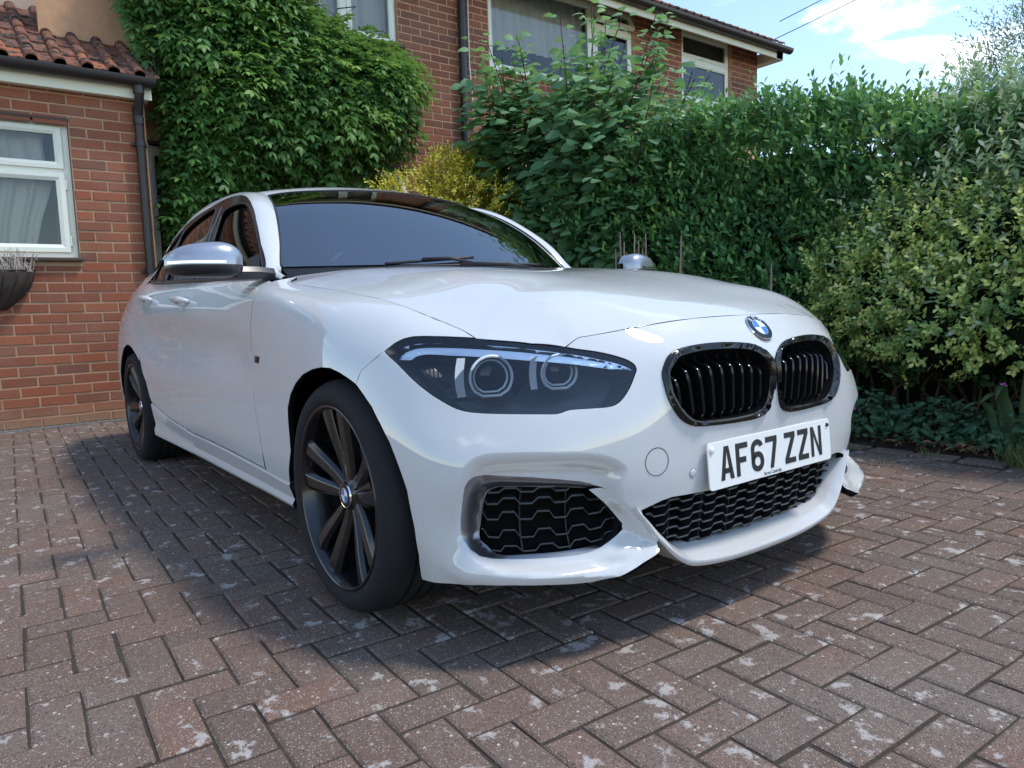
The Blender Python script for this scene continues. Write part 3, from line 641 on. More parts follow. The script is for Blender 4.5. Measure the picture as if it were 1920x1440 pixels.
def paving():
    ang = math.radians(-2.4); ca, sa = math.cos(ang), math.sin(ang); ox, oy = .620, -.278; U_ = .0932
    variants = [paver_mesh(k) for k in range(6)]; mes = []
    for v, f in variants:
        me = bpy.data.meshes.new('paver'); me.from_pydata(v, [], f); me.materials.append(M_PAVER); me.attributes.new('rnd', 'FLOAT', 'FACE'); mes.append(me)
    items = []
    for i in range(-80, 48):
        for jx in range(-66, 66):
            k = (i-jx) % 4
            if k == 0: cx, cy, rot = (i+1)*U_, (jx+.5)*U_, 0
            elif k == 2: cx, cy, rot = (i+.5)*U_, (jx)*U_, 90
            else: continue
            x, y = ox+cx*ca-cy*sa, oy+cx*sa+cy*ca
            if x < -4.66 or (y > 1.98+.0*x) or y < -6 or x > 4.2: continue
            items.append((x, y, rot))
    cp = cam.matrix_world.translation; inv = cam.matrix_world.inverted(); near = []
    for n, (x, y, rot) in enumerate(items):
        q = inv @ Vector((x, y, 0)); vis = False; sz = 0
        if q.z < -.2:
            u = 960+1362.6*q.x/-q.z; w = 720-1362.6*q.y/-q.z
            vis = -60 < u < 1980 and 0 < w < 1500
            under = -3.4 < x < .42 and -.62 < y < .75
            sz = (1/-q.z**2 if False else 1/(q.length**3)) if vis and not under else 0
        near.append((sz, n))
    near.sort(reverse=True); single = set(n for s, n in near[:300] if s > 0)
    V = []; F = []; A = []; r = random.Random(3)
    for n, (x, y, rot) in enumerate(items):
        M = Matrix.Translation((x+r.uniform(-.0012, .0012), y+r.uniform(-.0012, .0012), r.uniform(-.0028, .0022))) @ Matrix.Rotation(ang+math.radians(rot+r.uniform(-.5, .5)), 4, 'Z') @ Matrix.Rotation(math.radians(r.uniform(-.7, .7)), 4, 'X') @ Matrix.Rotation(math.radians(r.uniform(-.5, .5)), 4, 'Y')
        if n in single:
            o = bpy.data.objects.new('paver', mes[n % 6]); COL.objects.link(o); o.parent = PAVE; o.matrix_basis = M
        else:
            v, f = variants[n % 6]; k = len(V); V += [M @ Vector(q) for q in v]; F += [tuple(i+k for i in q) for q in f]; A += [r.random()]*len(f)
    o = fastmesh('paver_field', [tuple(q) for q in V], [np.array(F)], M_PAVER, None, False, {'rnd': A}); o.parent = PAVE; o['kind'] = 'stuff'
    # edging course of larger blocks along the planted bed
    bb = r; n = 0
    for x in np.arange(-4.6, 4.2, .205):
        v, f = variants[n % 6]; n += 1
        o = bpy.data.objects.new('edging_block', mes[n % 6]); COL.objects.link(o); o.parent = PAVE
        o.matrix_basis = Matrix.Translation((x+.1, 2.055+.02*math.sin(x*3), .004+r.uniform(-.004, .004))) @ Matrix.Rotation(math.radians(r.uniform(-2, 2)), 4, 'Z') @ Matrix.Diagonal((1.02, 1.3, 1, 1))
paving()
def bed():
    nx, ny = 120, 26; xs = np.linspace(-5.2, 6, nx); ys = np.linspace(2.11, 5.5, ny); P = np.zeros((nx, ny, 3)); r = np.random.RandomState(4)
    for i, x in enumerate(xs):
        for j, y in enumerate(ys): P[i, j] = (x, y, .004+.05*min(1, (y-2.11)/.4)+.02*noise.noise((x*5, y*5, 0))*min(1, (y-2.11)/.1))
    b = MB(); b.grid(P); tag(b.build('flower_bed', M_SOIL, smooth=True), kind='structure')
bed()

# ---------------------------------------------------------------- brickwork
BRICK_CACHE = {}
def brick_mesh(w, h, m, var):
    key = (round(w, 3), round(h, 3), m.name, var)
    if key not in BRICK_CACHE:
        r = random.Random(hash((round(w*1000), var))); c = .003; d = .012; j = lambda: r.uniform(-.0012, .0012)
        y0, y1, z0, z1 = -w/2+j(), w/2+j(), -h/2+j(), h/2+j()
        fr = [(0, y0+c, z0+c), (0, y1-c, z0+c), (0, y1-c, z1-c), (0, y0+c, z1-c)]; ou = [(-.0025, y0, z0), (-.0025, y1, z0), (-.0025, y1, z1), (-.0025, y0, z1)]; bk = [(-d, y, z) for _, y, z in ou]
        f = [(0, 1, 2, 3)]+[(4+i, 4+(i+1) % 4, (i+1) % 4, i) for i in range(4)]+[(8+i, 8+(i+1) % 4, 4+(i+1) % 4, 4+i) for i in range(4)]
        me = bpy.data.meshes.new('brick'); me.from_pydata(fr+ou+bk, [], f); me.materials.append(m); a = me.attributes.new('rnd', 'FLOAT', 'FACE'); BRICK_CACHE[key] = me
    return BRICK_CACHE[key]
def brick_list(y0, y1, z0, z1, holes, course=.0775, L=.2325, phase=0.):
    out = []; k = 0; jt = .0125
    zc = z0
    while zc < z1-.03:
        zt = min(zc+course, z1); off = phase+(L/2 if k % 2 else 0)
        # free spans in this course
        spans = [(y0, y1)]
        for hy0, hy1, hz0, hz1 in holes:
            if hz0 < zc+course*.5 < hz1:
                ns = []
                for a, b_ in spans:
                    if hy1 <= a or hy0 >= b_: ns.append((a, b_)); continue
                    if hy0 > a: ns.append((a, hy0))
                    if hy1 < b_: ns.append((hy1, b_))
                spans = ns
        for a, b_ in spans:
            s = a-((a-off) % L)
            while s < b_:
                p, q = max(s, a), min(s+L, b_)
                if q-p > .035: out.append(((p+q)/2, (zc+zt)/2, q-p-jt, zt-zc-jt))
                s += L
        zc += course; k += 1
    return out
def lay(bricks, X, m, parent, prefer, limit, seed, rot=0, pos=lambda y: None):
    r = random.Random(seed); bricks = sorted(bricks, key=prefer); V = []; F = []; A = []
    for n, (y, z, w, h) in enumerate(bricks):
        me = brick_mesh(round(w/.004)*.004, round(h/.004)*.004, m, n % 3)
        M = Matrix.Translation((X+r.uniform(-.0018, .0018), y, z)) @ Matrix.Rotation(math.radians(r.uniform(-.35, .35)), 4, 'X') @ Matrix.Rotation(math.radians(r.uniform(-.5, .5)), 4, 'Z')
        if n < limit: link('brick', me, parent, M)
        else:
            k = len(V); V += [tuple(M @ v.co) for v in me.vertices]; F += [tuple(i+k for i in p.vertices) for p in me.polygons]; A += [r.random()]*len(me.polygons)
    if V:
        o = fastmesh('brick_courses', V, [np.array(F)], m, None, False, {'rnd': A}); part(o, parent); o['kind'] = 'stuff'

# ---------------------------------------------------------------- windows
def wbox(name, lo, hi, m, parent, bev=.004):
    b = MB(); b.box(lo, hi); o = b.build(name, m, None); part(o, parent)
    if bev: bevel(o, bev, 2)
    return o
def ringframe(name, X0, X1, y0, y1, z0, z1, w, m, parent, pivot=None, ang=0, bev=.005):
    """rectangular frame made of four mitred bars as one mesh"""
    b = MB(); o_ = [(y0, z0), (y1, z0), (y1, z1), (y0, z1)]; i_ = [(y0+w, z0+w), (y1-w, z0+w), (y1-w, z1-w), (y0+w, z1-w)]
    xi = X1-.012
    rows = [[(X0, *p) for p in o_], [(X1, *p) for p in o_], [(X1, *((np.array(p)*.45+np.array(q)*.55))) for p, q in zip(o_, i_)], [(xi, *p) for p in i_], [(X0, *p) for p in i_]]
    A = np.array([[rows[k][c] for k in range(5)] for c in range(4)]); b.grid(A, close_u=True); o = b.build(name, m, None)
    bm = bmesh.new(); bm.from_mesh(o.data); bmesh.ops.recalc_face_normals(bm, faces=bm.faces); bm.to_mesh(o.data); bm.free()
    part(o, parent)
    return o
def pane(X, y0, y1, z0, z1, parent):
    b = MB(); b.add([(X, y0, z0), (X, y1, z0), (X, y1, z1), (X, y0, z1)], [(0, 1, 2, 3)]); return part(b.build('pane', M_PANE, None), parent)
def curtain(X, y0, y1, z0, z1, label, waves=9, amp=.022, seed=0, lean=0.):
    r = random.Random(seed); n = 90; P = []
    ph = [r.uniform(0, 6.28) for _ in range(4)]
    for i in range(n):
        t = i/(n-1); y = y0+(y1-y0)*t; row = []
        for j in range(9):
            s = j/8; w = amp*(math.sin(t*waves*6.283+ph[0]+.5*s)+.5*math.sin(t*waves*2.3*6.283+ph[1])+.35*math.sin(t*waves*.6*6.28+ph[2]))
            row.append((X+w, y+lean*(1-s)*(t-.3)*.25+.004*math.sin(9*s+ph[3]), z0+(z1-z0)*s))
        P.append(row)
    b = MB(); b.grid(np.array(P)); o = b.build('curtain', M_CURTAIN, None, smooth=True); tag(o, label, 'curtain', 'net curtains in the windows'); return o
def room(X, y0, y1, z0, z1, parent, d=.5):
    b = MB(); x1 = X-d; v = [(X, y0, z0), (X, y1, z0), (X, y1, z1), (X, y0, z1), (x1, y0, z0), (x1, y1, z0), (x1, y1, z1), (x1, y0, z1)]
    b.add(v, [(4, 5, 6, 7), (0, 1, 5, 4), (1, 2, 6, 5), (2, 3, 7, 6), (3, 0, 4, 7)]); part(b.build('window_recess', M_ROOM, None), parent)

# ---------------------------------------------------------------- single-storey wing on the left
WING = thing('brick_annexe', (-4.74, -1.5, 0), 'single storey red brick annexe with lichened tiled roof and white window', 'building')
def wing():
    X = -4.743; yE = -.287
    win = (-2.05, -.822, 1.270, 2.285)
    # wall slab with an opening (mortar face) and the return side
    ys = [-3.6, win[0], win[1], yE]; zs = [-.05, win[2], win[3], 2.62]; xm = X-.0045
    b = MB()
    for i in range(3):
        for j in range(3):
            if i == 1 and j == 1: continue
            b.add([(xm, ys[i], zs[j]), (xm, ys[i+1], zs[j]), (xm, ys[i+1], zs[j+1]), (xm, ys[i], zs[j+1])], [(0, 1, 2, 3)])
    y0, y1, z0, z1 = win; d = -.11
    b.add([(xm, y0, z0), (xm, y1, z0), (xm, y1, z1), (xm, y0, z1), (xm+d, y0, z0), (xm+d, y1, z0), (xm+d, y1, z1), (xm+d, y0, z1)], [(0, 4, 5, 1), (1, 5, 6, 2), (2, 6, 7, 3), (3, 7, 4, 0)])
    b.add([(xm, yE-.004, -.05), (-6.6, yE-.004, -.05), (-6.6, yE-.004, 2.7), (xm, yE-.004, 2.62)], [(0, 1, 2, 3)])
    part(b.build('wall', M_MORTAR, None), WING)
    B = brick_list(-3.6, yE, .0, 2.60, [(win[0], win[1], 1.235, win[3])], phase=-.2935-.004+.058)
    lay(B, X, M_BRICK, WING, lambda q: abs(q[0]+.8)-.0*q[1], 300, 5)
    # window
    w = bpy.data.objects.new('window', None); COL.objects.link(w); part(w, WING); PINV[w.name] = Matrix()
    w.matrix_parent_inverse = PINV[WING.name]
    Xf = X-.055
    room(Xf-.06, y0, y1, z0, z1, w, .9)
    ringframe('frame', Xf-.05, Xf, y0+.004, y1-.004, z0+.002, z1-.004, .052, M_UPVC, w)
    wbox('transom', (Xf-.045, y0+.05, 1.900), (Xf-.004, y1-.05, 1.945), M_UPVC, w)
    ringframe('sash', Xf-.04, Xf+.014, -1.98, y1-.050, z0+.044, 1.905, .058, M_UPVC, w)
    ringframe('fanlight', Xf-.04, Xf+.014, -1.98, y1-.050, 1.938, z1-.044, .050, M_UPVC, w)
    pane(Xf-.018, -1.93, y1-.10, z0+.09, 1.86, w); pane(Xf-.018, -1.93, y1-.09, 1.98, z1-.085, w)
    for z in (1.36, 1.78): wbox('hinge', (Xf+.0, y1-.050, z), (Xf+.018, y1-.038, z+.075), M_UPVC, w, .003)
    s = MB(); s.box((X-.10, y0-.03, 1.240), (X+.045, y1+.016, 1.268)); part(bevel(s.build('window_sill', M_SILL, None), .006, 2), WING)
    s = MB(); s.box((X-.05, y0-.02, z1), (X+.006, y1+.004, z1+.018)); part(s.build('lintel_trim', M_SILL, None), WING)
    s = MB(); s.box((X-.05, y0-.02, 1.205), (X+.004, y1+.012, 1.238)); part(s.build('sill_bed', M_MORTAR, None), WING)
    curtain(Xf-.17, -2.02, -.93, 1.28, 1.90, 'white net curtain gathered behind the annexe casement pane', 7, .030, 2, -1)
    curtain(Xf-.17, -2.02, -.97, 1.93, 2.28, 'short white net curtain behind the annexe fanlight', 6, .018, 5, 0)
    # eaves: fascia, gutter, downpipe
    xf = -4.66
    s = MB(); s.box((xf-.022, -3.6, 2.495), (xf, yE+.045, 2.585)); part(bevel(s.build('fascia_board', M_FASCIA, None), .003, 1), WING)
    s = MB(); s.box((X-.05, -3.6, 2.500), (xf-.02, yE+.03, 2.512)); part(s.build('soffit', M_FASCIA, None), WING)
    def gut(x, y0_, y1_, z, r, parent, name='gutter'):
        b = MB(); an = np.radians(np.linspace(180, 360, 13)); prof = [(r*math.cos(a), r*math.sin(a)) for a in an]; prof = [(-r, .008)]+prof+[(r, .008), (r+.005, .008), (r+.005, .0)]+[((r+.004)*math.cos(a), (r+.004)*math.sin(a)) for a in an[::-1]]
        n = len(prof); vs_ = [(x+p, y0_, z+q) for p, q in prof]+[(x+p, y1_, z+q) for p, q in prof]
        b.add(vs_, [(i, (i+1) % n, n+(i+1) % n, n+i) for i in range(n)]+[tuple(range(n, 2*n))]); o = b.build(name, M_GUTTER, None); auto_smooth(o, 40); part(o, parent); return o
    gut(xf+.058, -3.6, yE+.062, 2.628, .055, WING)
    for y in (-.44,): s = MB(); s.box((xf, y-.03, 2.567), (xf+.121, y+.03, 2.636)); 
    yp = -.345
    b = MB(); b.tube([(xf+.058, yp+.005, 2.59), (xf+.058, yp+.005, 2.535), (xf+.050, yp+.003, 2.50), (X+.062, yp, 2.40), (X+.052, yp, 2.36), (X+.052, yp, 1.6), (X+.052, yp, .04)], .034, 16)
    for z in (2.545, 2.415, 2.335): b.tube([(X+.055 if z < 2.5 else xf+.058, yp, z-.028), (X+.055 if z < 2.5 else xf+.058, yp, z+.028)], .040, 16)
    part(auto_smooth(b.build('downpipe', M_GUTTER, None), 40), WING)
    for z in (2.16, 1.17):
        b = MB(); b.tube([(X+.052, yp, z-.020), (X+.052, yp, z+.020)], .0395, 16); b.box((X, yp-.062, z-.012), (X+.035, yp+.062, z+.012)); part(b.build('pipe_bracket', M_GUTTER, None), WING)
    # tiles
    sl = math.radians(31); ux, uz = -math.cos(sl), math.sin(sl); nx, nz = math.sin(sl), math.cos(sl)
    def tile_mesh(seed):
        r = random.Random(seed); W = .176; L = .335; pr = []
        for k in range(6): pr.append((-W/2+.100*k/5-.0, -.004+.004*abs(k-2.5)/2.5))
        for k in range(9): a = math.pi*(1-k/8); pr.append((.052+.040*math.cos(a)+.0, .006+.036*math.sin(a)))
        n = len(pr); vs = []; lo = [0, .08, .2, L]
        for q in lo:
            for y, h in pr: vs.append((q, y+r.uniform(-.0015, .0015), h+r.uniform(-.0015, .0015)+.016*(1-q/L)))
        f = [(i*n+k, i*n+k+1, (i+1)*n+k+1, (i+1)*n+k) for i in range(3) for k in range(n-1)]
        # front lip thickness
        k0 = len(vs); vs += [(.002, y, h+.016-.014) for y, h in pr]; f += [(k, k0+k, k0+k+1, k+1) for k in range(n-1)]
        me = bpy.data.meshes.new('roof_tile'); me.from_pydata(vs, [], f); me.materials.append(M_TILE); me.polygons.foreach_set('use_smooth', [True]*len(f)); return me
    tm = [tile_mesh(k) for k in range(4)]; r = random.Random(9)
    e0 = Vector((xf+.045, 0, 2.652)); Mx = Matrix(((ux, 0, nx), (0, -1, 0), (uz, 0, nz))).to_4x4()
    for row in range(6):
        for c in range(17):
            y = yE+.015-.176*c+.0; p = e0+Vector((ux, 0, uz))*(row*.262)+Vector((0, y, 0))
            link('roof_tile', tm[r.randrange(4)], WING, Matrix.Translation(p) @ Mx @ Matrix.Rotation(math.radians(r.uniform(-1.2, 1.2)), 4, 'Z') @ Matrix.Rotation(math.radians(r.uniform(-1, 1)), 4, 'X'))
    P0 = e0+Vector((nx, 0, nz))*-.02; P1 = P0+Vector((ux, 0, uz))*1.75
    b = MB(); b.add([(P0.x, -3.6, P0.z-.01), (P0.x, yE+.05, P0.z-.01), (P1.x, yE+.05, P1.z-.01), (P1.x, -3.6, P1.z-.01)], [(0, 1, 2, 3)]); b.add([(P0.x, yE+.05, P0.z-.01), (P1.x, yE+.05, P1.z-.01), (P1.x, yE+.05, P0.z-.05)], [(0, 1, 2)]); part(b.build('roof_deck', M_SOIL, None), WING)
    b = MB(); b.box((P1.x-.35, -3.6, P1.z-.6), (P1.x+.05, yE+.05, P1.z+.85)); part(b.build('rendered_parapet', M_LEAD, None), WING)
    return gut
GUT = wing()
# drainage channel at the foot of the wall
def drain():
    o = thing('drain_channel', (-4.70, -1.2, 0), 'narrow slotted grey drain channel along the foot of the annexe wall', 'drain')
    m = mat('drain_plastic', (.20, .19, .18), rough=.7); x0, x1 = -4.735, -4.665
    b = MB(); b.box((x0, -3.6, -.03), (x0+.012, -.3, .006)); b.box((x1-.012, -3.6, -.03), (x1, -.3, .006))
    y = -3.6
    while y < -.3: b.box((x0+.012, y, -.03), (x1-.012, y+.020, .004)); y += .043
    part(b.build('grating', m, None), o); b = MB(); b.box((x0+.01, -3.6, -.05), (x1-.01, -.3, -.028)); part(b.build('channel', M_GAP, None), o)
drain()
# wall basket with its coir liner
def basket():
    o = thing('wall_basket', (-4.72, -1.32, .95), 'half round wall basket with brown coir liner and dead stems below the annexe window', 'planter')
    cy, R = -1.42, .295; zt = 1.165; m = m_soil('coir', (.035,.028,.022), (.13,.105,.085)); P = []
    for i in range(31):
        t = i/30*math.pi; row = []
        for j in range(9):
            s = j/8; rr = R*math.cos(s*1.35)**.75; bul = 1+.05*abs(math.sin(t*9)); row.append((-4.735+rr*math.sin(t)*.62*bul, cy+rr*math.cos(t), zt-.285*s))
        P.append(row)
    b = MB(); b.grid(np.array(P)); part(b.build('liner', m, None, smooth=True), o)
    b = MB(); b.tube([(-4.735+R*math.sin(t)*.63, cy+R*math.cos(t), zt) for t in np.linspace(0, math.pi, 24)], .006, 6)
    for k in range(1, 10):
        t = k/10*math.pi; b.tube([(-4.735+(R*math.cos(s*1.35)**.75)*math.sin(t)*.64, cy+(R*math.cos(s*1.35)**.75)*math.cos(t), zt-.285*s) for s in np.linspace(0, 1, 9)], .0055, 6)
    part(b.build('wire_frame', M_GUTTER, None, smooth=True), o)
    mm = mat('dead_stems', (.46, .40, .34), rough=.9); r = random.Random(3); b = MB()
    for k in range(60):
        y0 = cy+R*.55+r.gauss(0, .07); x0 = -4.66+r.uniform(-.05, .05); a = r.uniform(-.8, .8); h = r.uniform(.03, .15)*(1.2-abs(y0-cy-R*.6)*4)
        b.tube([(x0, y0, zt-.01), (x0+.02*a, y0+.03*a, zt+h*.6), (x0+.05*a+r.uniform(-.02, .02), y0+.06*a, zt+h), (x0+.07*a, y0+.09*a, zt+h*r.uniform(.5, 1))], [.0035, .003, .0025, .001], 4, caps=False)
    part(b.build('dead_plant', mm, None), o)
basket()

# ---------------------------------------------------------------- the two-storey house behind
HOUSE = thing('brick_house', (-5.3, 4, 0), 'two storey brown brick house with white framed windows behind the shrubs', 'house')
def house():
    X = -5.3; xm = X-.0045; yL, yR = -.9, 8.70; top = 4.66
    wins = {'a': (.95, 2.345, 3.575, 4.66), 'b': (3.52, 5.93, 3.55, 4.64), 'c': (6.90, 8.03, 3.68, 4.66), 'd': (-.2, 2.36, 1.15, 2.30)}
    ysl = sorted(set([yL, yR]+[w[0] for w in wins.values()]+[w[1] for w in wins.values()])); zsl = sorted(set([-.1, top]+[w[2] for w in wins.values()]+[w[3] for w in wins.values()]))
    b = MB()
    for i in range(len(ysl)-1):
        for j in range(len(zsl)-1):
            cy, cz = (ysl[i]+ysl[i+1])/2, (zsl[j]+zsl[j+1])/2
            if any(w[0] < cy < w[1] and w[2] < cz < w[3] for w in wins.values()): continue
            b.add([(xm, ysl[i], zsl[j]), (xm, ysl[i+1], zsl[j]), (xm, ysl[i+1], zsl[j+1]), (xm, ysl[i], zsl[j+1])], [(0, 1, 2, 3)])
    for w in wins.values():
        y0, y1, z0, z1 = w; d = -.11
        b.add([(xm, y0, z0), (xm, y1, z0), (xm, y1, z1), (xm, y0, z1), (xm+d, y0, z0), (xm+d, y1, z0), (xm+d, y1, z1), (xm+d, y0, z1)], [(0, 4, 5, 1), (1, 5, 6, 2), (2, 6, 7, 3), (3, 7, 4, 0)])
    b.add([(xm, yR, -.1), (-13, yR, -.1), (-13, yR, top), (xm, yR, top)], [(0, 1, 2, 3)])
    part(b.build('wall', M_MORTAR2, None), HOUSE)
    holes = [(w[0], w[1], w[2]-.02, w[3]) for w in wins.values()]
    A = brick_list(.6, 3.52, 1.9-.04, 4.65, holes, phase=.06) + brick_list(5.93, 6.90, 3.35-.02, 4.65, holes, phase=.1)+brick_list(8.03, 8.70, 3.35-.02, 4.65, holes, phase=.02)
    B = brick_list(3.52, 5.93, 2.7, 3.52, holes, phase=.06)
    def pref(q):
        y, z = q[0], q[1]
        vis = (1.75 < y < 3.5 and z > 2.15 and not (y < 2.25 and z < 3.3 and z > 2.5)) or (y > 5.9 and z > 3.9) 
        return (0 if vis else 1, abs(y-2.6) if y < 4 else 1+abs(y-8.4)*.3)
    lay(A+B, X, M_BRICK2, HOUSE, pref, 300, 8)
    Xf = X-.05
    def win(key, sashes, transom=None, cur=None, sill=True):
        y0, y1, z0, z1 = wins[key]
        w = bpy.data.objects.new('window', None); COL.objects.link(w); w.parent = HOUSE; w.matrix_parent_inverse = PINV[HOUSE.name]; PINV[w.name] = Matrix()
        room(Xf-.06, y0, y1, z0, z1, w, .8); ringframe('frame', Xf-.05, Xf, y0+.003, y1-.003, z0+.002, z1-.002, .050, M_UPVC, w)
        for s in sashes:
            a, c, e, f = s[:4]
            fr = ringframe('sash', Xf-.036, Xf+.014, a, c, e, f, .055, M_UPVC, w); g = pane(Xf-.015, a+.05, c-.05, e+.05, f-.05, w)
            if len(s) > 4:
                R = Matrix.Translation((Xf, 0, f)) @ Matrix.Rotation(-math.radians(s[4]), 4, 'Y') @ Matrix.Translation((-Xf, 0, -f))
                fr.matrix_basis = R; g.matrix_basis = R
        return w
    w = win('a', [(1.79, 2.32, 3.60, 4.63), (.98, 1.75, 3.60, 4.63)]); wbox('mullion', (Xf-.04, 1.745, 3.60), (Xf+.004, 1.795, 4.64), M_UPVC, w)
    w = win('b', [(3.55, 5.17, 3.58, 4.61), (5.24, 5.90, 4.40, 4.615, 24), (5.24, 5.90, 3.58, 4.36)]); wbox('mullion', (Xf-.04, 5.165, 3.58), (Xf+.006, 5.245, 4.61), M_UPVC, w); wbox('transom', (Xf-.04, 5.23, 4.35), (Xf+.004, 5.91, 4.41), M_UPVC, w)
    w = win('c', [(6.93, 8.00, 3.71, 4.25), (6.93, 8.00, 4.30, 4.63)]); wbox('transom', (Xf-.04, 6.92, 4.245), (Xf+.004, 8.01, 4.305), M_UPVC, w)
    w = win('d', [(1.75, 2.33, 2.0, 2.27, 22), (-.17, 1.66, 1.18, 2.27), (1.75, 2.33, 1.18, 1.95)]); wbox('mullion', (Xf-.04, 1.655, 1.18), (Xf+.006, 1.755, 2.27), M_UPVC, w)
    for y0, y1, z in ((.95, 2.40, 3.575), (3.48, 5.97, 3.55), (6.86, 8.07, 3.68)):
        s = MB(); s.box((X-.08, y0, z-.030), (X+.05, y1, z)); part(bevel(s.build('window_sill', M_SILL if y0 < 1 else M_UPVC, None), .005, 2), HOUSE)
    s = MB(); s.box((X-.05, -.2, 2.30), (X+.035, 2.40, 2.325)); part(s.build('window_head', M_SILL, None), HOUSE)
    curtain(Xf-.15, .98, 2.32, 3.6, 4.64, 'pale blue net curtain in the upper window above the climber', 7, .028, 11)
    curtain(Xf-.15, 3.56, 5.18, 3.9, 4.62, 'scalloped net curtain in the large upper window behind the hazel', 12, .020, 12)
    # vertical blind in the ground-floor window
    bl = thing('window_blind', (Xf-.15, .8, 1.2), 'dark vertical slat blind in the ground floor window behind the car roof', 'blind'); m = mat('blind_fabric', (.16, .18, .20), rough=.9)
    for y in np.arange(-.1, 1.62, .085):
        q = MB(); q.add([(Xf-.17, y, 1.2), (Xf-.12, y+.07, 1.2), (Xf-.12, y+.07, 2.25), (Xf-.17, y, 2.25)], [(0, 1, 2, 3)]); part(q.build('slat', m, None), bl)
    # downpipe and cable
    b = MB(); b.tube([(X+.055, 3.13, 4.66), (X+.055, 3.10, 1.5)], .045, 16); part(auto_smooth(b.build('downpipe', M_GUTTER, None), 40), HOUSE)
    b = MB(); b.tube([(X+.02, 3.235, 4.6), (X+.02, 3.225, 3.5), (X+.025, 3.25, 3.1), (X+.02, 3.26, 2.75)], .008, 6); part(b.build('cable', M_FASCIA, None, smooth=True), HOUSE)
    # eaves and roof
    xf = -4.96
    s = MB(); s.box((xf-.025, .2, 4.455), (xf, 8.86, 4.565)); part(bevel(s.build('fascia_board', M_FASCIA, None), .003, 1), HOUSE)
    s = MB(); s.box((X-.02, .2, 4.66), (xf-.02, 8.86, 4.672)); 
    s = MB(); s.add([(X+.001, .2, 4.640), (X+.001, 8.86, 4.640), (xf-.01, 8.86, 4.46), (xf-.01, .2, 4.46)], [(0, 1, 2, 3)]); part(s.build('soffit', M_FASCIA, None), HOUSE)
    s = MB(); s.box((-13, 8.70, 4.45), (xf+.0, 8.87, 4.60)); part(s.build('box_end', M_FASCIA, None), HOUSE)
    GUT(xf+.066, .2, 8.95, 4.60, .062, HOUSE)
    sl = math.radians(30); ux, uz = -math.cos(sl), math.sin(sl); nx, nz = math.sin(sl), math.cos(sl); e0 = Vector((xf+.06, 0, 4.645)); r = random.Random(4)
    me = bpy.data.meshes.new('roof_tile'); L, W, T = .36, .325, .020; v = []
    prof = [(-W/2, 0), (-W/2+.03, .018), (-W/2+.06, .002), (0, 0), (.03, .018), (.06, .002), (W/2, 0)]
    for q in (0, L):
        v += [(q, y, h+T*(1-q/L)*1.3) for y, h in prof]
    v += [(0, y, h+T*1.3-T) for y, h in prof]; n = len(prof)
    me.from_pydata(v, [], [(k, k+1, n+k+1, n+k) for k in range(n-1)]+[(k, 2*n+k, 2*n+k+1, k+1) for k in range(n-1)]); me.materials.append(M_TILE)
    Mx = Matrix(((ux, 0, nx), (0, -1, 0), (uz, 0, nz))).to_4x4()
    for row in range(7):
        for c in range(14):
            y = 8.80-.325*c-.16; p = e0+Vector((ux, 0, uz))*(row*.29)+Vector((0, y, 0))
            link('roof_tile', me, HOUSE, Matrix.Translation(p) @ Mx @ Matrix.Rotation(math.radians(r.uniform(-.5, .5)), 4, 'Z'))
    P0 = e0; P1 = e0+Vector((ux, 0, uz))*4.5
    b = MB(); b.add([(P0.x, .2, P0.z-.01), (P0.x, 8.93, P0.z-.01), (P1.x, 8.93, P1.z-.01), (P1.x, .2, P1.z-.01)], [(0, 1, 2, 3)]); b.add([(P0.x, 8.93, P0.z-.01), (P0.x, 8.93, P0.z-.06), (P1.x, 8.93, P1.z-.06), (P1.x, 8.93, P1.z-.01)], [(0, 1, 2, 3)]); part(b.build('roof_deck', M_TILE, None), HOUSE)
house()
def wires():
    m = mat('cable_sheath', (.02, .02, .022), rough=.6)
    for k, (a, e, lab) in enumerate((((-5.0, 8.6, 4.70), (-3.6, 16.5, 8.72), 'lower thin overhead cable running up from the house corner'), ((-4.98, 8.80, 5.02), (-2.2, 17.0, 9.6), 'upper thin overhead cable meeting the gutter end'))):
        a, e = Vector(a), Vector(e); b = MB(); b.tube([a.lerp(e, t)-Vector((0, 0, .35*4*t*(1-t)*.2)) for t in np.linspace(0, 1, 12)], .007, 6)
        tag(b.build('overhead_cable', m, None, smooth=True), lab, 'cable', 'overhead cables at the house corner')
wires()
# ---------------------------------------------------------------- planting
def leaf_mat(name, stops, trans=(.25, .38, .06), rough=.5, tfac=.28, spec=.35):
    m = bpy.data.materials.new(name); m.use_nodes = True; t = NT(m); b = t.b
    a = t.attr('rnd'); p = t.pos(); n = t.noise(p, 2.6, 3)
    f = t.math('ADD', t.math('MULTIPLY', a, .75), t.math('MULTIPLY', t.math('SUBTRACT', n, .5), .7)); c = t.ramp(t.math('ADD', f, t.math('MULTIPLY', t.rnd(), .12)), stops)
    t.base(c); b.inputs['Roughness'].default_value = rough; b.inputs['Specular IOR Level'].default_value = spec
    tr = t.add('ShaderNodeBsdfTranslucent'); mx = t.add('ShaderNodeMixShader'); mx.inputs[0].default_value = tfac
    tc = t.mix(.55, c, trans); t.l.new(tc, tr.inputs[0])
    out = [x for x in t.n if x.type == 'OUTPUT_MATERIAL'][0]
    t.l.new(b.outputs[0], mx.inputs[1]); t.l.new(tr.outputs[0], mx.inputs[2]); t.l.new(mx.outputs[0], out.inputs[0]); return m
M_BARK = m_soil('bark', (.06,.045,.032), (.13,.10,.075))
def unit(a): return a/np.maximum(np.linalg.norm(a, axis=-1, keepdims=True), 1e-9)
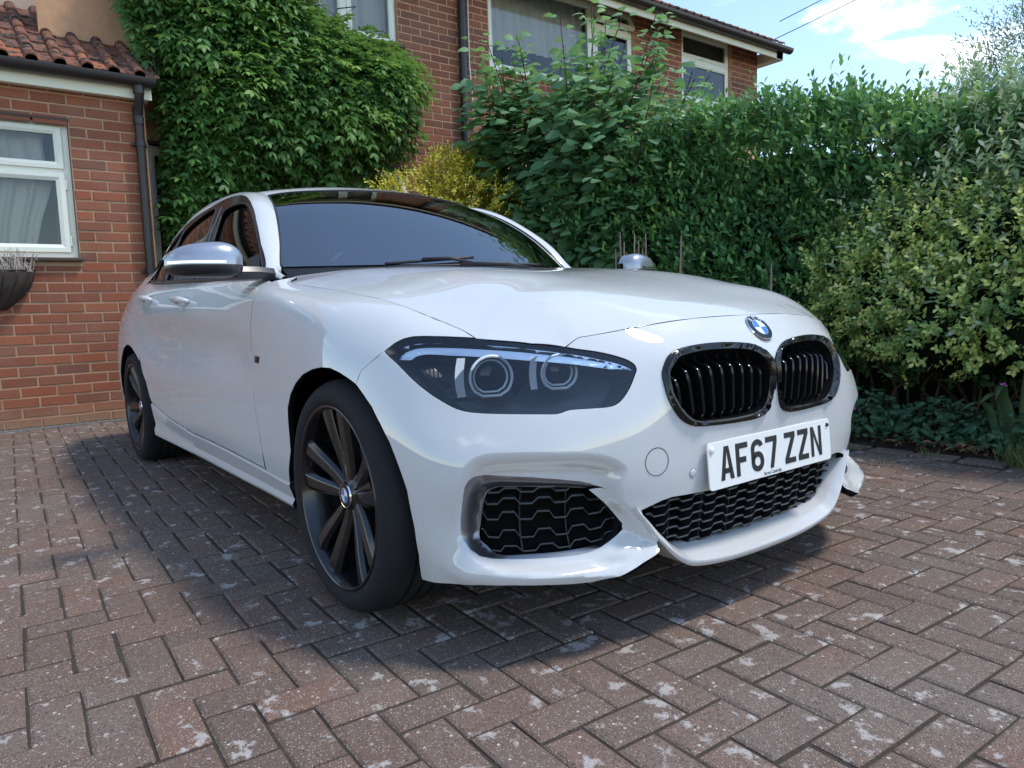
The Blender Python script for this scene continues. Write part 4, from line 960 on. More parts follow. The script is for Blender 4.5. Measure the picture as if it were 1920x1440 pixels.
LEAF = {  # outline points (t along, s across) and faces
 'blade': (np.array([(0,0),(.30,-.8),(.30,.8),(.62,-.95),(.62,.95),(1,0)]), [(0,2,1),(3,4,5)], [(1,2,4,3)]),
 'round': (np.array([(0,0),(.06,-.62),(.06,.62),(.45,-1.0),(.45,1.0),(.82,-.62),(.82,.62),(1.04,0)]), [(0,2,1),(5,6,7)], [(1,2,4,3),(3,4,6,5)]),
 'slim': (np.array([(0,0),(.45,-1),(.45,1),(1,0)]), [(0,2,1),(1,2,3)], []),
}
def leaf_arrays(kind, P, D, N, L, W, curl=.18, cup=.25):
    """P base points, D leaf directions, N leaf normals, L length, W half width -> verts, tri idx, quad idx"""
    o, tris, quads = LEAF[kind]; D = unit(D); S = unit(np.cross(D, N)); N = unit(np.cross(S, D)); n = len(P); k = len(o)
    t = o[:, 0][None, :, None]; s = o[:, 1][None, :, None]; L = L[:, None, None]; W = W[:, None, None]
    V = P[:, None]+D[:, None]*t*L+S[:, None]*s*W+N[:, None]*(np.abs(s)*W*cup-(t**2)*L*curl)
    base = (np.arange(n)*k)[:, None, None]
    T = (np.array(tris)[None]+base).reshape(-1, 3); Q = (np.array(quads)[None]+base).reshape(-1, 4) if quads else np.zeros((0, 4), int)
    return V.reshape(-1, 3), T, Q, len(tris), len(quads)
def build_leaves(name, kind, P, D, N, L, W, rnd, m, parent, curl=.18, cup=.25, stuff=True):
    V, T, Q, a, b_ = leaf_arrays(kind, P, D, N, L, W, curl, cup)
    F = [T]+([Q] if len(Q) else []); A = np.concatenate([np.repeat(rnd, a), np.repeat(rnd, b_)])
    o = fastmesh(name, V, F, m, None, True, {'rnd': A})
    if parent is not None: part(o, parent)
    return o
def shoots(rs, P, D, L, n, leafang=50, jit=.35, L0=.05, W0=.02, taper=.35, droop=0., tip_tone=.35, roll=137.5, pairs=False):
    """leaves arranged along straight shoots: arrays of leaf base, direction, normal, length, width, tone"""
    m = len(P); D = unit(D); t = np.linspace(.12, 1.0, n)[None, :]; t = t+rs.uniform(-.03, .03, (m, n))
    up = np.array([0, 0, 1.]); X = unit(np.cross(D, up)+rs.normal(0, .05, D.shape)); Y = np.cross(D, X)
    ph = rs.uniform(0, 6.28, (m, 1))+np.arange(n)[None]*(math.radians(roll) if not pairs else math.pi)+(np.arange(n)[None]//2*1.57 if pairs else 0)
    B = P[:, None]+D[:, None]*(t*L[:, None])[..., None]; B[..., 2] -= droop*(t**2)*L[:, None]
    R = X[:, None]*np.cos(ph)[..., None]+Y[:, None]*np.sin(ph)[..., None]
    a = np.radians(leafang*(1.05-.35*t))[..., None]
    LD = D[:, None]*np.cos(a)+R*np.sin(a)+rs.normal(0, jit*.4, (m, n, 3)); LD[..., 2] -= droop*.6
    NN = D[:, None]*.8-R*.35+up*.55+rs.normal(0, jit, (m, n, 3))
    s = (1-taper*np.abs(t-.35))*rs.uniform(.7, 1.15, (m, n))
    tone = np.clip(rs.uniform(0, .65, (m, 1))+tip_tone*t**2+rs.normal(0, .10, (m, n)), 0, 1)
    f = lambda A: A.reshape(-1, A.shape[-1]) if A.ndim == 3 else A.ravel()
    return f(B), f(LD), f(NN), f(s*L0), f(s*W0), f(tone)
def cat(*a): return [np.concatenate(q) for q in zip(*a)]
def nz(x, y=0., z=0.): return noise.noise((x, y, z))
def stems(name, pts_list, m, parent, r0=.008, n=5):
    b = MB()
    for p in pts_list:
        k = len(p); b.tube(p, [r0*(1-.75*i/(k-1)) for i in range(k)], n, caps=False)
    return part(b.build(name, m, None, smooth=True), parent)

# 1. climber on the house wall (pinnate leaves hanging in tiers)
def climber():
    rs = np.random.RandomState(21); o = thing('wall_climber', (-5.2, .6, 0), 'dense green climber with feathery leaves covering the house wall beside the annexe', 'climber')
    m = leaf_mat('climber_leaf', [(0, (0.056,0.127,0.042)), (.30, (0.107,0.242,0.065)), (.60, (0.194,0.370,0.091)), (.85, (0.389,0.585,0.135)), (1, (0.742,0.800,0.247))], (.22,.36,.05), .48, .42)
    # outline of the mass on the wall (y, z)
    poly = np.array([(-.40,3.9),(-.36,3.45),(-.22,3.05),(-.10,2.72),(-.08,2.4),(-.14,1.2),(-.05,.9),(.05,1.45),(.32,1.85),(.55,2.10),(.80,2.20),(1.15,2.22),(1.45,2.12),(1.62,2.24),(1.80,2.42),(2.02,2.56),(2.12,2.85),(2.26,3.05),(2.30,3.28),(2.12,3.46),(1.85,3.50),(1.40,3.50),(1.18,3.68),(.95,3.85),(.85,4.15),(.3,4.3),(-.2,4.3)])
    n = 6200; C = rs.uniform([-.5, .9], [2.4, 4.4], (n*3, 2)); C = C[inpoly(C, poly)][:n]; d = pdist(C, poly)
    bulge = np.array([.30*max(0, nz(y*1.6, z*1.6, 3))+.22*abs(nz(y*3.7, z*4.2, 9)) for y, z in C])
    depth = (.10+.34*np.minimum(d/.35, 1)+bulge)*np.sqrt(rs.uniform(.12, 1, len(C)))
    x = -5.28+depth+np.where(C[:, 0] < -.2, .06, 0); P = np.stack([x, C[:, 0], C[:, 1]], 1)
    # rachis direction: outward, drooping, sideways fan
    D = np.stack([rs.uniform(.25, .9, len(P)), rs.normal(.05, .65, len(P)), rs.uniform(-.75, .35, len(P))], 1)
    edge = (d < .12); D[(C[:, 0] < .05), 1] = np.abs(D[(C[:, 0] < .05), 1])*.6; D[edge, 1] += np.where(C[edge, 0] > .6, .5, -.1); D[edge, 0] *= .6
    L = rs.uniform(.19, .36, len(P)); k = 11
    t = np.linspace(.18, 1, 6); parts = []
    D = unit(D); up = np.array([0, 0, 1.]); S = unit(np.cross(D, up)+rs.normal(0, .12, D.shape)); N = np.cross(S, D)
    tone0 = np.clip(.18+.55*rs.beta(1.5, 2.6, len(P))+.35*np.maximum(0, np.array([nz(q[1]*2.2, q[2]*2.2, 40) for q in P]))+.25*(depth > .55)+(rs.rand(len(P)) > .965)*.5, 0, 1)
    for ti in t:
        B = P+D*(L*ti)[:, None]; B[:, 2] -= .35*L*ti**2
        for sg in (-1, 1):
            LD = D*.55+S*sg*.85+rs.normal(0, .13, D.shape); LD[:, 2] -= .25*ti+.12
            l = L*.30*(1-.35*abs(ti-.45))*rs.uniform(.8, 1.15, len(P)); parts.append((B, LD, N+rs.normal(0, .25, D.shape), l, l*.19, np.clip(tone0+rs.normal(0, .06, len(P)), 0, 1)))
    B = P+D*L[:, None]; B[:, 2] -= .35*L; parts.append((B, D-np.array([0, 0, .5]), N, L*.28, L*.055, tone0))
    a = cat(*parts); part(build_leaves('foliage', 'blade', *a, m, None), o)
    # long whippy shoots
    q = []
    for k in range(26):
        y, z = rs.uniform(-.2, 2.1), rs.uniform(2.3, 4.0)
        x0 = -4.75; q.append([(x0-.3, y, z), (x0-.05, y+rs.uniform(-.1, .1), z-.05), (x0+.05, y+rs.uniform(-.2, .2), z-.2), (x0+.02, y+rs.uniform(-.25, .25), z-rs.uniform(.3, .6))])
    for k in range(6):
        y = -.2+.14*k; q.append([(-5.2, y, .0), (-5.18, y+.05, 1.0), (-5.2, y+.12, 2.2)])
    stems('stem', q, M_BARK, o, .006)
climber()

# 2. hazel with large round leaves
def hazel():
    rs = np.random.RandomState(5); o = thing('hazel_shrub', (-3.6, 3.1, 0), 'tall loose shrub with large round green leaves in front of the upper house windows', 'shrub')
    m = leaf_mat('hazel_leaf', [(0, (0.073,0.167,0.080)), (.35, (0.153,0.311,0.146)), (.65, (0.255,0.456,0.212)), (.88, (0.420,0.637,0.255)), (1, (0.765,0.800,0.292))], (.24,.40,.07), .55, .42)
    q = []; P = []; D = []
    for k in range(46):                                                  # upright rods
        bx, by = rs.normal(-3.5, .28), rs.normal(3.05, .22); ang = rs.uniform(-1, 1); hx = rs.uniform(-4.55, -1.75); hy = 3.0+rs.uniform(-.55, .45)
        f = (hx+4.4)/2.6; ztop = np.interp(hx, [-4.6, -4.1, -3.7, -3.3, -2.9, -2.4, -2.0, -1.7], [3.05, 3.45, 3.55, 3.45, 3.40, 3.10, 2.75, 2.50])*rs.uniform(.80, 1.0)
        pts = [Vector((bx, by, .05)).lerp(Vector((hx, hy, ztop)), t)+Vector((.10*math.sin(3*t+k), .08*math.sin(2.4*t+k*2), .12*math.sin(math.pi*t))) for t in np.linspace(0, 1, 9)]
        q.append(pts)
    stems('stem', q, M_BARK, o, .013, 6)
    B = []; 
    for pts in q:
        pts = np.array([tuple(p) for p in pts]); sp = Spl(pts, np.linspace(0, 1, 9)); L = np.linalg.norm(pts[-1]-pts[0])
        for t in np.linspace(.30, 1.0, int(L*19)):
            p = sp(t)[0]; tg = unit(sp(min(1, t+.02))[0]-sp(t-.02)[0]); a = rs.uniform(0, 6.28); side = np.array([math.cos(a), math.sin(a), .15])
            r_ = rs.uniform(.03, .30) if t < .84 else rs.uniform(.02, .07)
            B.append((p+side*r_*[1, 1, .5]+[0, 0, rs.uniform(-.05, .05)], side+tg*.35, t))
            if t < .86:
                for _ in range(2): a = rs.uniform(0, 6.28); s2 = np.array([math.cos(a), math.sin(a), rs.uniform(-.1, .3)]); B.append((p+s2*rs.uniform(.1, .42)*[1, 1, .6], s2+tg*.2, t*.9))
    # low skirt that falls towards the car
    for k in range(900):
        x = rs.uniform(-4.5, -2.4); z = rs.uniform(1.0, 2.4); y = 2.55+.35*rs.rand()+.25*abs(x+3.5)*.2
        B.append((np.array([x, y, z]), np.array([rs.normal(.2, .5), -.8, rs.normal(-.1, .4)]), .4))
    P = np.array([b[0] for b in B]); D = np.array([b[1] for b in B]); T = np.array([b[2] for b in B]); n = len(P)
    D[:, 2] -= .35; N = np.stack([rs.normal(.25, .4, n), rs.normal(-.30, .4, n), np.full(n, .85)], 1)
    L = rs.uniform(.075, .14, n)*np.where(T > .9, .72, 1); W = L*rs.uniform(.40, .48, n); tone = np.clip(rs.beta(2, 3, n)*.85+.30*(T > .85)+rs.normal(0, .05, n), 0, 1)
    # the 300 nearest the camera on the outside become single leaves
    cp = np.array(cam.matrix_world.translation); sc = L/np.linalg.norm(P-cp, axis=1)*np.where(P[:, 2] > 1.35, 1, .3)*np.where(P[:, 1] < 3.25, 1, .4)*np.where(P[:,0]<-1.7,1,1); idx = np.argsort(-sc); single = idx[:300]; rest = idx[300:]
    part(build_leaves('foliage', 'round', P[rest], D[rest], N[rest], L[rest], W[rest], tone[rest], m, None, .22, .22), o)
    o.children[-1]['kind'] = 'stuff'
    mes = []
    for k in range(5):
        V, T_, Q_, a, b_ = leaf_arrays('round', np.zeros((1, 3)), np.array([[1., 0, 0]]), np.array([[0, 0, 1.]]), np.array([1.]), np.array([.44]), .12+.05*k, .15+.05*k)
        me = bpy.data.meshes.new('leaf'); me.from_pydata([tuple(v) for v in V], [], [tuple(f) for f in T_]+[tuple(f) for f in Q_]); me.materials.append(m); at = me.attributes.new('rnd', 'FLOAT', 'FACE'); at.data.foreach_set('value', np.full(len(me.polygons), .12+.19*k, np.float32)); me.polygons.foreach_set('use_smooth', [True]*len(me.polygons)); mes.append(me)
    for i in single:
        d = unit(D[i]); s = unit(np.cross(d, N[i])); nn = np.cross(s, d); R = Matrix((d, -s, nn)).transposed().to_4x4()
        link('leaf', mes[min(4, int(tone[i]*5))], o, Matrix.Translation(P[i]) @ R @ Matrix.Scale(L[i], 4))
hazel()

# 3. golden-leaved shrub behind the car roof
def golden():
    rs = np.random.RandomState(8); o = thing('golden_shrub', (-4.1, 1.9, 0), 'bright yellow leaved shrub seen just above the car roof', 'shrub')
    m = leaf_mat('golden_leaf', [(0, (0.149,0.194,0.030)), (.25, (0.446,0.431,0.052)), (.6, (0.772,0.653,0.075)), (1, (0.800,0.800,0.178))], (.6,.55,.08), .5, .3)
    P = []; 
    for c, r in (((-4.2,1.75,1.75),(.34,.34,.26)), ((-4.1,2.10,1.98),(.24,.22,.24)), ((-4.2,2.42,1.95),(.30,.28,.24)), ((-4.25,2.65,2.25),(.18,.2,.16)), ((-3.9,2.25,1.72),(.4,.4,.25)), ((-4.2,2.0,1.3),(.5,.6,.5))):
        k = 330; d = unit(rs.normal(0, 1, (k, 3))); P.append(np.array(c)+d*np.array(r)*rs.uniform(.6, 1.05, (k, 1)))
    P = np.concatenate(P); c = np.array([-4.15, 2.1, 1.5]); D = unit(P-c)+rs.normal(0, .35, P.shape); D[:, 2] = np.abs(D[:, 2])*.6+.3
    a = shoots(rs, P, D, rs.uniform(.07, .14, len(P)), 8, 52, .35, .036, .0095, pairs=True)
    part(build_leaves('foliage', 'blade', *a, m, None), o)
    stems('stem', [[(-4.1, 1.9, 0), (-4.1+rs.normal(0, .1), 1.95+rs.normal(0, .15), .9), (-4.15+rs.normal(0, .2), 2.1+rs.normal(0, .3), 1.8)] for _ in range(9)], M_BARK, o)
golden()

# 4. clipped evergreen hedge
def htop(x): return np.interp(x, [-3.9, -3.2, -2.7, -2.2, -1.9, -1.6, -1.3, -1.0, -.7, -.4, -.1, .3], [1.60, 1.80, 1.88, 1.94, 2.06, 1.98, 2.00, 1.96, 1.90, 1.80, 1.68, 1.6])
def hedge():
    rs = np.random.RandomState(31); o = thing('evergreen_hedge', (-1.6, 3.1, 0), 'tall dark evergreen hedge with upright leafy shoots behind the car bonnet', 'hedge')
    m = leaf_mat('hedge_leaf', [(0, (0.051,0.134,0.063)), (.35, (0.091,0.237,0.091)), (.65, (0.174,0.386,0.123)), (.85, (0.386,0.640,0.168)), (1, (0.800,0.800,0.282))], (.16,.30,.04), .42, .34, .35)
    n = 4600; x = rs.uniform(-4.3, .35, n); tp = htop(x)+.08*np.array([nz(a*4) for a in x]); z = tp*(rs.uniform(.10, 1.0, n)**.85)
    face = 2.72+.20*np.array([nz(a*1.3, b*1.6, 2) for a, b in zip(x, z)])+.10*np.array([nz(a*4, b*4, 7) for a, b in zip(x, z)])+.10*np.maximum(0, z-1.9)
    y = face+rs.exponential(.085, n); P = np.stack([x, y, z], 1)
    D = np.stack([rs.normal(0, .30, n), -rs.uniform(.15, .75, n), rs.uniform(.25, 1.0, n)], 1)
    k = 1900; xt = rs.uniform(-4.2, .35, k); yt = rs.uniform(2.75, 3.7, k); zt = htop(xt)-.10+.10*np.array([nz(a*3, b*3) for a, b in zip(xt, yt)])
    P = np.concatenate([P, np.stack([xt, yt, zt], 1)]); D = np.concatenate([D, np.stack([rs.normal(0, .25, k), rs.normal(-.1, .25, k), np.ones(k)], 1)])
    L = rs.uniform(.13, .25, len(P))
    a = shoots(rs, P, D, L*1.15, 9, 46, .30, .068, .0155, tip_tone=.55)
    ks = 46; xs = np.concatenate([rs.uniform(-3.2, .1, ks-8), [-1.19, -1.21, -.76, -1.32, -1.30, -1.9, -1.95, -1.55]]); zs = htop(xs)-.1; P2 = np.stack([xs, rs.uniform(2.75, 3.1, ks), zs], 1)   # taller whips against the sky
    a2 = shoots(rs, P2, np.stack([rs.normal(0, .18, ks), rs.normal(-.05, .1, ks), np.ones(ks)], 1), rs.uniform(.22, .42, ks), 14, 48, .25, .066, .0150, tip_tone=.5)
    a = cat(a, a2); part(build_leaves('foliage', 'blade', *a, m, None, .12, .3), o)
    mc = mat('hedge_shade', (.012, .020, .010), rough=.9, spec=.05)  # near-black sheet behind the leaves: shade of the hedge interior put into its colour
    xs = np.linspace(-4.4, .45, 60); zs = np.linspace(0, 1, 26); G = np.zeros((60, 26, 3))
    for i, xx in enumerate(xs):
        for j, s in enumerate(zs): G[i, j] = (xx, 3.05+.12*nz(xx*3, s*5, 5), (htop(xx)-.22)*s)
    b = MB(); b.grid(G); part(b.build('shade_core', mc, None, smooth=True), o)
    stems('stem', [[(xx, 3.0+rs.normal(0, .05), 0), (xx+rs.normal(0, .05), 2.95, .5), (xx+rs.normal(0, .12), 2.9, 1.1), (xx+rs.normal(0, .2), 2.85, 1.6)] for xx in np.linspace(-4, .2, 30)], M_BARK, o, .012)
hedge()

# 5. grey-green shrub, 6. small-leaved bronze-tipped shrub in front of it
def mound(rs, n, ells, power=1.0, front=True):
    P = []; D = []
    tot = sum(e[1][0]*e[1][2]+e[1][1]*e[1][2] for e in ells)
    for c, r in ells:
        k = int(n*(r[0]*r[2]+r[1]*r[2])/tot); d = unit(rs.normal(0, 1, (k*2, 3)))
        if front: d = d[(d[:, 1] < .45) & (d[:, 2] > -.55)]
        d = d[:k]; s = rs.uniform(.70, 1.06, (len(d), 1))**power; P.append(np.array(c)+d*np.array(r)*s); D.append(d)
    return np.concatenate(P), np.concatenate(D)
def silver():
    rs = np.random.RandomState(13); o = thing('grey_green_shrub', (.3, 2.9, 0), 'large pale grey green shrub of pointed leaves at the right edge of the drive', 'shrub')
    m = leaf_mat('grey_leaf', [(0, (0.209,0.320,0.200)), (.3, (0.353,0.486,0.292)), (.6, (0.578,0.709,0.414)), (.85, (0.800,0.800,0.578)), (1, (0.800,0.800,0.800))], (.34,.42,.18), .6, .36, .2)
    E = [((.10,3.05,1.15),(.50,.50,.72)), ((-.28,3.05,1.05),(.36,.45,.62)), ((.62,3.0,1.15),(.55,.55,.75)), ((1.2,3.0,1.1),(.6,.55,.8)), ((.25,2.75,.75),(.75,.42,.55)), ((1.0,2.8,.7),(.7,.42,.55)), ((-.05,3.0,1.55),(.22,.25,.30)), ((.38,3.0,1.55),(.30,.3,.32)), ((.9,3.05,1.6),(.4,.4,.36))]
    P, d = mound(rs, 2500, E); D = d*.55+np.array([0, -.12, .75])+rs.normal(0, .28, P.shape)
    a = shoots(rs, P, D, rs.uniform(.12, .26, len(P)), 12, 54, .30, .060, .0130, tip_tone=.48, pairs=True)
    k = 60; xs = rs.uniform(-.5, 1.5, k); P2 = np.stack([xs, rs.uniform(2.6, 3.1, k), 1.25+.45*rs.rand(k)+.12*(xs > -.2)], 1)
    a2 = shoots(rs, P2, np.stack([rs.normal(-.1, .22, k), rs.normal(-.25, .15, k), np.ones(k)], 1), rs.uniform(.25, .42, k), 18, 55, .25, .058, .0125, tip_tone=.55, pairs=True)
    a = cat(a, a2); part(build_leaves('foliage', 'blade', *a, m, None, .2, .3), o)
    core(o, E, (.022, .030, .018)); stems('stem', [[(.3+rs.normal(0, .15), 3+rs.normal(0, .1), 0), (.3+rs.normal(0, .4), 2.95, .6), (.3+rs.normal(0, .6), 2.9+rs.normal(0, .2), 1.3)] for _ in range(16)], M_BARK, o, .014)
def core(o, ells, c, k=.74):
    b = MB(); mc = mat('shade_core', c, rough=.9, spec=.05)  # solid dark ellipsoids inside the crown, coloured as the shade between the leaves
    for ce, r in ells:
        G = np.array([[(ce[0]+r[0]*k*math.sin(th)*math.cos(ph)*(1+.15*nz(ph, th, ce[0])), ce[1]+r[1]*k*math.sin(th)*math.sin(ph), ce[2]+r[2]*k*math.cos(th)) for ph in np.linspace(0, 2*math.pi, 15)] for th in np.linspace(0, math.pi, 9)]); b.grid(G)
    q = part(b.build('shade_core', mc, None, smooth=True), o); q['kind'] = 'stuff'
silver()
def bronze():
    rs = np.random.RandomState(17); o = thing('bronze_tipped_shrub', (.15, 2.6, 0), 'bushy small leaved yellow green shrub with bronze shoot tips beside the car nose', 'shrub')
    m = leaf_mat('bronze_leaf', [(0, (0.098,0.203,0.076)), (.3, (0.194,0.339,0.105)), (.55, (0.413,0.558,0.165)), (.78, (0.753,0.800,0.243)), (.92, (0.800,0.800,0.364)), (1, (0.800,0.726,0.413))], (.32,.36,.06), .5, .38, .25)
    E = [((-.20,2.62,.70),(.36,.32,.40)), ((.15,2.55,.62),(.42,.34,.38)), ((.55,2.55,.60),(.42,.34,.40)), ((.95,2.5,.58),(.45,.36,.40)), ((-.50,2.66,.82),(.22,.22,.34)), ((.30,2.55,.98),(.30,.25,.26)), ((-.12,2.60,1.05),(.22,.2,.26)), ((1.4,2.5,.6),(.45,.36,.42)), ((.72,2.5,.95),(.3,.25,.26))]
    P, d = mound(rs, 2500, E); D = d*.8+np.array([0, -.2, .45])+rs.normal(0, .35, P.shape)
    a = shoots(rs, P, D, rs.uniform(.09, .18, len(P)), 11, 58, .4, .036, .0115, tip_tone=.5)
    k = 34; P2 = np.stack([rs.uniform(-.62, .9, k), rs.uniform(2.3, 2.6, k), .75+.55*rs.rand(k)], 1)
    a2 = shoots(rs, P2, np.stack([rs.normal(-.15, .35, k), rs.normal(-.3, .15, k), np.ones(k)], 1), rs.uniform(.16, .32, k), 16, 58, .35, .037, .0115, tip_tone=.6)
    part(build_leaves('foliage', 'blade', *cat(a, a2), m, None, .2, .25), o)
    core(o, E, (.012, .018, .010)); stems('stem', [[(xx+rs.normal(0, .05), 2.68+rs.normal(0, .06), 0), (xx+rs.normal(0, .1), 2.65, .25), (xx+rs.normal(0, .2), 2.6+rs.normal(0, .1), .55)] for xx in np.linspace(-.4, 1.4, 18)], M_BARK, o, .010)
bronze()

# 7. tree beyond, top right
def olive():
    rs = np.random.RandomState(23); o = thing('grey_leaved_tree', (.1, 4.6, 0), 'grey green narrow leaved tree rising above the shrubs at the top right corner', 'tree')
    m = leaf_mat('olive_leaf', [(0, (0.150,0.231,0.170)), (.4, (0.260,0.355,0.246)), (.75, (0.424,0.519,0.355)), (1, (0.710,0.792,0.546))], (.30,.38,.18), .55, .25, .3)
    E = [((-.05,4.4,2.15),(.50,.5,.50)), ((.30,4.4,2.45),(.50,.5,.62)), ((.75,4.4,2.6),(.6,.5,.8)), ((.05,4.3,1.7),(.8,.5,.6)), ((.9,4.3,1.9),(.8,.5,.7)), ((1.5,4.4,2.6),(.7,.5,.9))]
    P, d = mound(rs, 2700, E); D = d*.7+np.array([0, 0, .5])+rs.normal(0, .35, P.shape)
    a = shoots(rs, P, D, rs.uniform(.15, .32, len(P)), 15, 45, .3, .048, .0055, tip_tone=.3)
    part(build_leaves('foliage', 'slim', *a, m, None), o)
    stems('trunk', [[(.3, 4.6, 0), (.32, 4.58, .9), (.28, 4.5, 1.6), (.2, 4.45, 2.3)], [(.32, 4.58, .9), (.6, 4.5, 1.6), (.85, 4.4, 2.5)], [(.3, 4.55, 1.2), (0, 4.5, 1.8), (-.1, 4.4, 2.3)]], M_BARK, o, .06, 8)
olive()
def stump():
    o = thing('dead_trunk', (-1.26, 4.0, 0), 'pale broken trunk poking above the hedge against the sky', 'trunk'); m = m_soil('dead_wood', (.20,.19,.18), (.40,.37,.33))
    b = MB(); b.tube([(-1.30, 4, 0), (-1.30, 4, 1.6), (-1.285, 4, 2.2), (-1.262, 4, 2.33), (-1.245, 4, 2.40), (-1.232, 4, 2.455)], [.06, .055, .048, .040, .026, .003], 9); b.tube([(-1.262, 4, 2.33), (-1.225, 4, 2.36), (-1.222, 4, 2.385)], [.02, .014, .003], 6); part(b.build('wood', m, None, smooth=True), o)
stump()

# 8. ground planting along the bed
def geraniums():
    m = leaf_mat('geranium_leaf', [(0, (0.038,0.087,0.049)), (.4, (0.069,0.150,0.081)), (.75, (0.125,0.233,0.107)), (1, (0.267,0.343,0.156))], (.16,.28,.05), .6, .2, .25)
    mp = mat('pink_petal', (.50, .16, .42), rough=.6)
    spots = [((-.62,2.35),.24,.20,'low dark cranesbill clump nearest the car bumper'), ((-.28,2.33),.26,.24,'low dark cranesbill clump with a pink flower in the middle of the bed'), ((.10,2.36),.26,.22,'low dark cranesbill clump under the bronze tipped shrub'), ((.45,2.38),.26,.22,'low dark cranesbill clump next to the broad strap leaves'), ((.80,2.42),.26,.22,'low dark cranesbill clump at the far right of the bed'), ((-1.1,2.4),.30,.3,'low dark cranesbill clump half hidden by the bumper corner')]
    for i, ((x, y), r, h, lab) in enumerate(spots):
        rs = np.random.RandomState(50+i); o = thing('cranesbill', (x, y, .02), lab, 'plant', 'cranesbill clumps along the bed'); n = 620
        d = unit(rs.normal(0, 1, (n, 3))); d[:, 2] = np.abs(d[:, 2]); s = rs.uniform(.45, 1.05, (n, 1)); P = np.array([x, y, .03])+d*np.array([r, r*.75, h])*s
        D = np.stack([rs.normal(0, 1, n), rs.normal(-.3, 1, n), rs.normal(-.1, .3, n)], 1); N = d*.5+np.array([0, -.2, .9])+rs.normal(0, .25, d.shape); L = rs.uniform(.022, .042, n)
        parts = []
        for a in (-.9, -.3, .3, .9):                                       # lobed leaf = four fanned lobes
            c, s_ = math.cos(a), math.sin(a); U = unit(D); S = unit(np.cross(U, N)); parts.append((P, U*c+S*s_, N, L, L*.24, np.clip(rs.beta(2, 3, n), 0, 1)))
        part(build_leaves('foliage', 'blade', *cat(*parts), m, None, .2, .2), o)
        stems('stem', [[(x+rs.normal(0, .05), y+rs.normal(0, .04), 0), (x+rs.normal(0, .1), y+rs.normal(-.02, .08), h*.8)] for _ in range(14)], M_BARK, o, .003, 4)
        if i in (1, 3):
            b = MB(); c = Vector((x+.06, y-.20, .19)) if i == 1 else Vector((x-.05, y-.05, .33))
            rr = .009 if i == 1 else .014
            for k in range(5):
                a = k*1.2566; b.add([c, c+Vector((rr*math.cos(a-.5), -.002, rr*math.sin(a-.5))), c+Vector((rr*1.35*math.cos(a), -.004, rr*1.35*math.sin(a))), c+Vector((rr*math.cos(a+.5), -.002, rr*math.sin(a+.5)))], [(0, 1, 2, 3)])
            part(b.build('flower', mp, None), o)
geraniums()
def strap():
    o = thing('strap_leaved_plant', (.42, 2.30, 0), 'broad pale folded strap leaves standing in the bed at the right', 'plant'); m = leaf_mat('strap_leaf', [(0, (.06,.11,.05)), (1, (.18,.25,.12))], (.3,.45,.1), .45, .3)
    for k, (dx, h, lean, w, bend) in enumerate(((0, .34, .0, .022, -.14), (.03, .30, -.10, .026, -.17), (.10, .42, .12, .015, .02), (.07, .50, .05, .012, -.03), (-.03, .25, -.12, .018, -.10))):
        P = []
        for t in np.linspace(0, 1, 10):
            z = h*(1-(1-t)**1.6) if bend > -.05 else h*math.sin(t*2.2)/math.sin(1.57)*.95; x = .42+dx+lean*t*t; y = 2.30-.02-.10*t*t*(1 if bend < -.05 else .2); ww = w*math.sin(math.pi*min(1, .12+t*.88))**.7+.001
            P.append([(x-ww, y+.006, z+.02), (x, y-.004, z+.02), (x+ww, y+.006, z+.02)])
        b = MB(); b.grid(np.array(P)); part(b.build('leaf', m, None, smooth=True), o)
strap()
def stalks():
    m = mat('dry_stalk', (.30, .22, .17), rough=.9); rs = np.random.RandomState(2)
    o = thing('dry_flower_stalks', (-1.8, 2.35, 0), 'cluster of dry brown flower stalks standing behind the bonnet edge', 'plant')
    for k, (x, zt) in enumerate(((-2.03,1.30),(-2.06,1.18),(-1.97,1.22),(-1.88,1.27),(-1.86,1.20),(-1.80,1.26),(-1.82,1.16),(-1.90,1.12),(-1.94,1.10),(-1.46,1.21),(-.80,.99))):
        b = MB(); y = 2.25; n = 12; P = [(x+.03*math.sin(4*t+k)*(1-t), y+.02*math.sin(3*t+k), zt*t) for t in np.linspace(0, 1, n)]; b.tube(P, [.005]*6+[.008, .009, .009, .008, .006, .003], 6)
        for j in range(26):
            t = rs.uniform(.68, .98); a = rs.uniform(0, 6.28); px = x+.03*math.sin(4*t+k)*(1-t); c = Vector((px+.011*math.cos(a), y+.011*math.sin(a), zt*t)); b.tube([(px, y, zt*t-.006), c], [.004, .002], 4)
        part(b.build('stalk', m, None, smooth=True), o)['kind'] = 'stuff'
stalks()
def weeds():
    m = leaf_mat('weed_blade', [(0, (.05,.09,.03)), (1, (.16,.22,.07))], (.3,.4,.08), .5, .25)
    for i, (x, y, n, h, lab) in enumerate(((.56, 2.06, 90, .13, 'bright grass tuft at the bed edge on the far right'), (.20, 2.02, 24, .05, 'small grey weed between the edging blocks'), (-.12, 1.98, 20, .05, 'thin pale weed nearest the bumper on the paving edge'), (.12, 1.72, 14, .03, 'tiny weed in a paving joint by the right hand bed'))):
        rs = np.random.RandomState(70+i); o = thing('grass_tuft', (x, y, 0), lab, 'weed', 'weeds on the paving edge')
        P = np.stack([rs.normal(x, .03, n), rs.normal(y, .03, n), np.zeros(n)], 1); D = np.stack([rs.normal(0, .45, n), rs.normal(0, .45, n), np.ones(n)], 1); L = rs.uniform(.5, 1.1, n)*h
        part(build_leaves('blades', 'slim', P, D, rs.normal(0, 1, (n, 3)), L, np.full(n, .0025), rs.rand(n), m, None, .3, .1), o)
weeds()
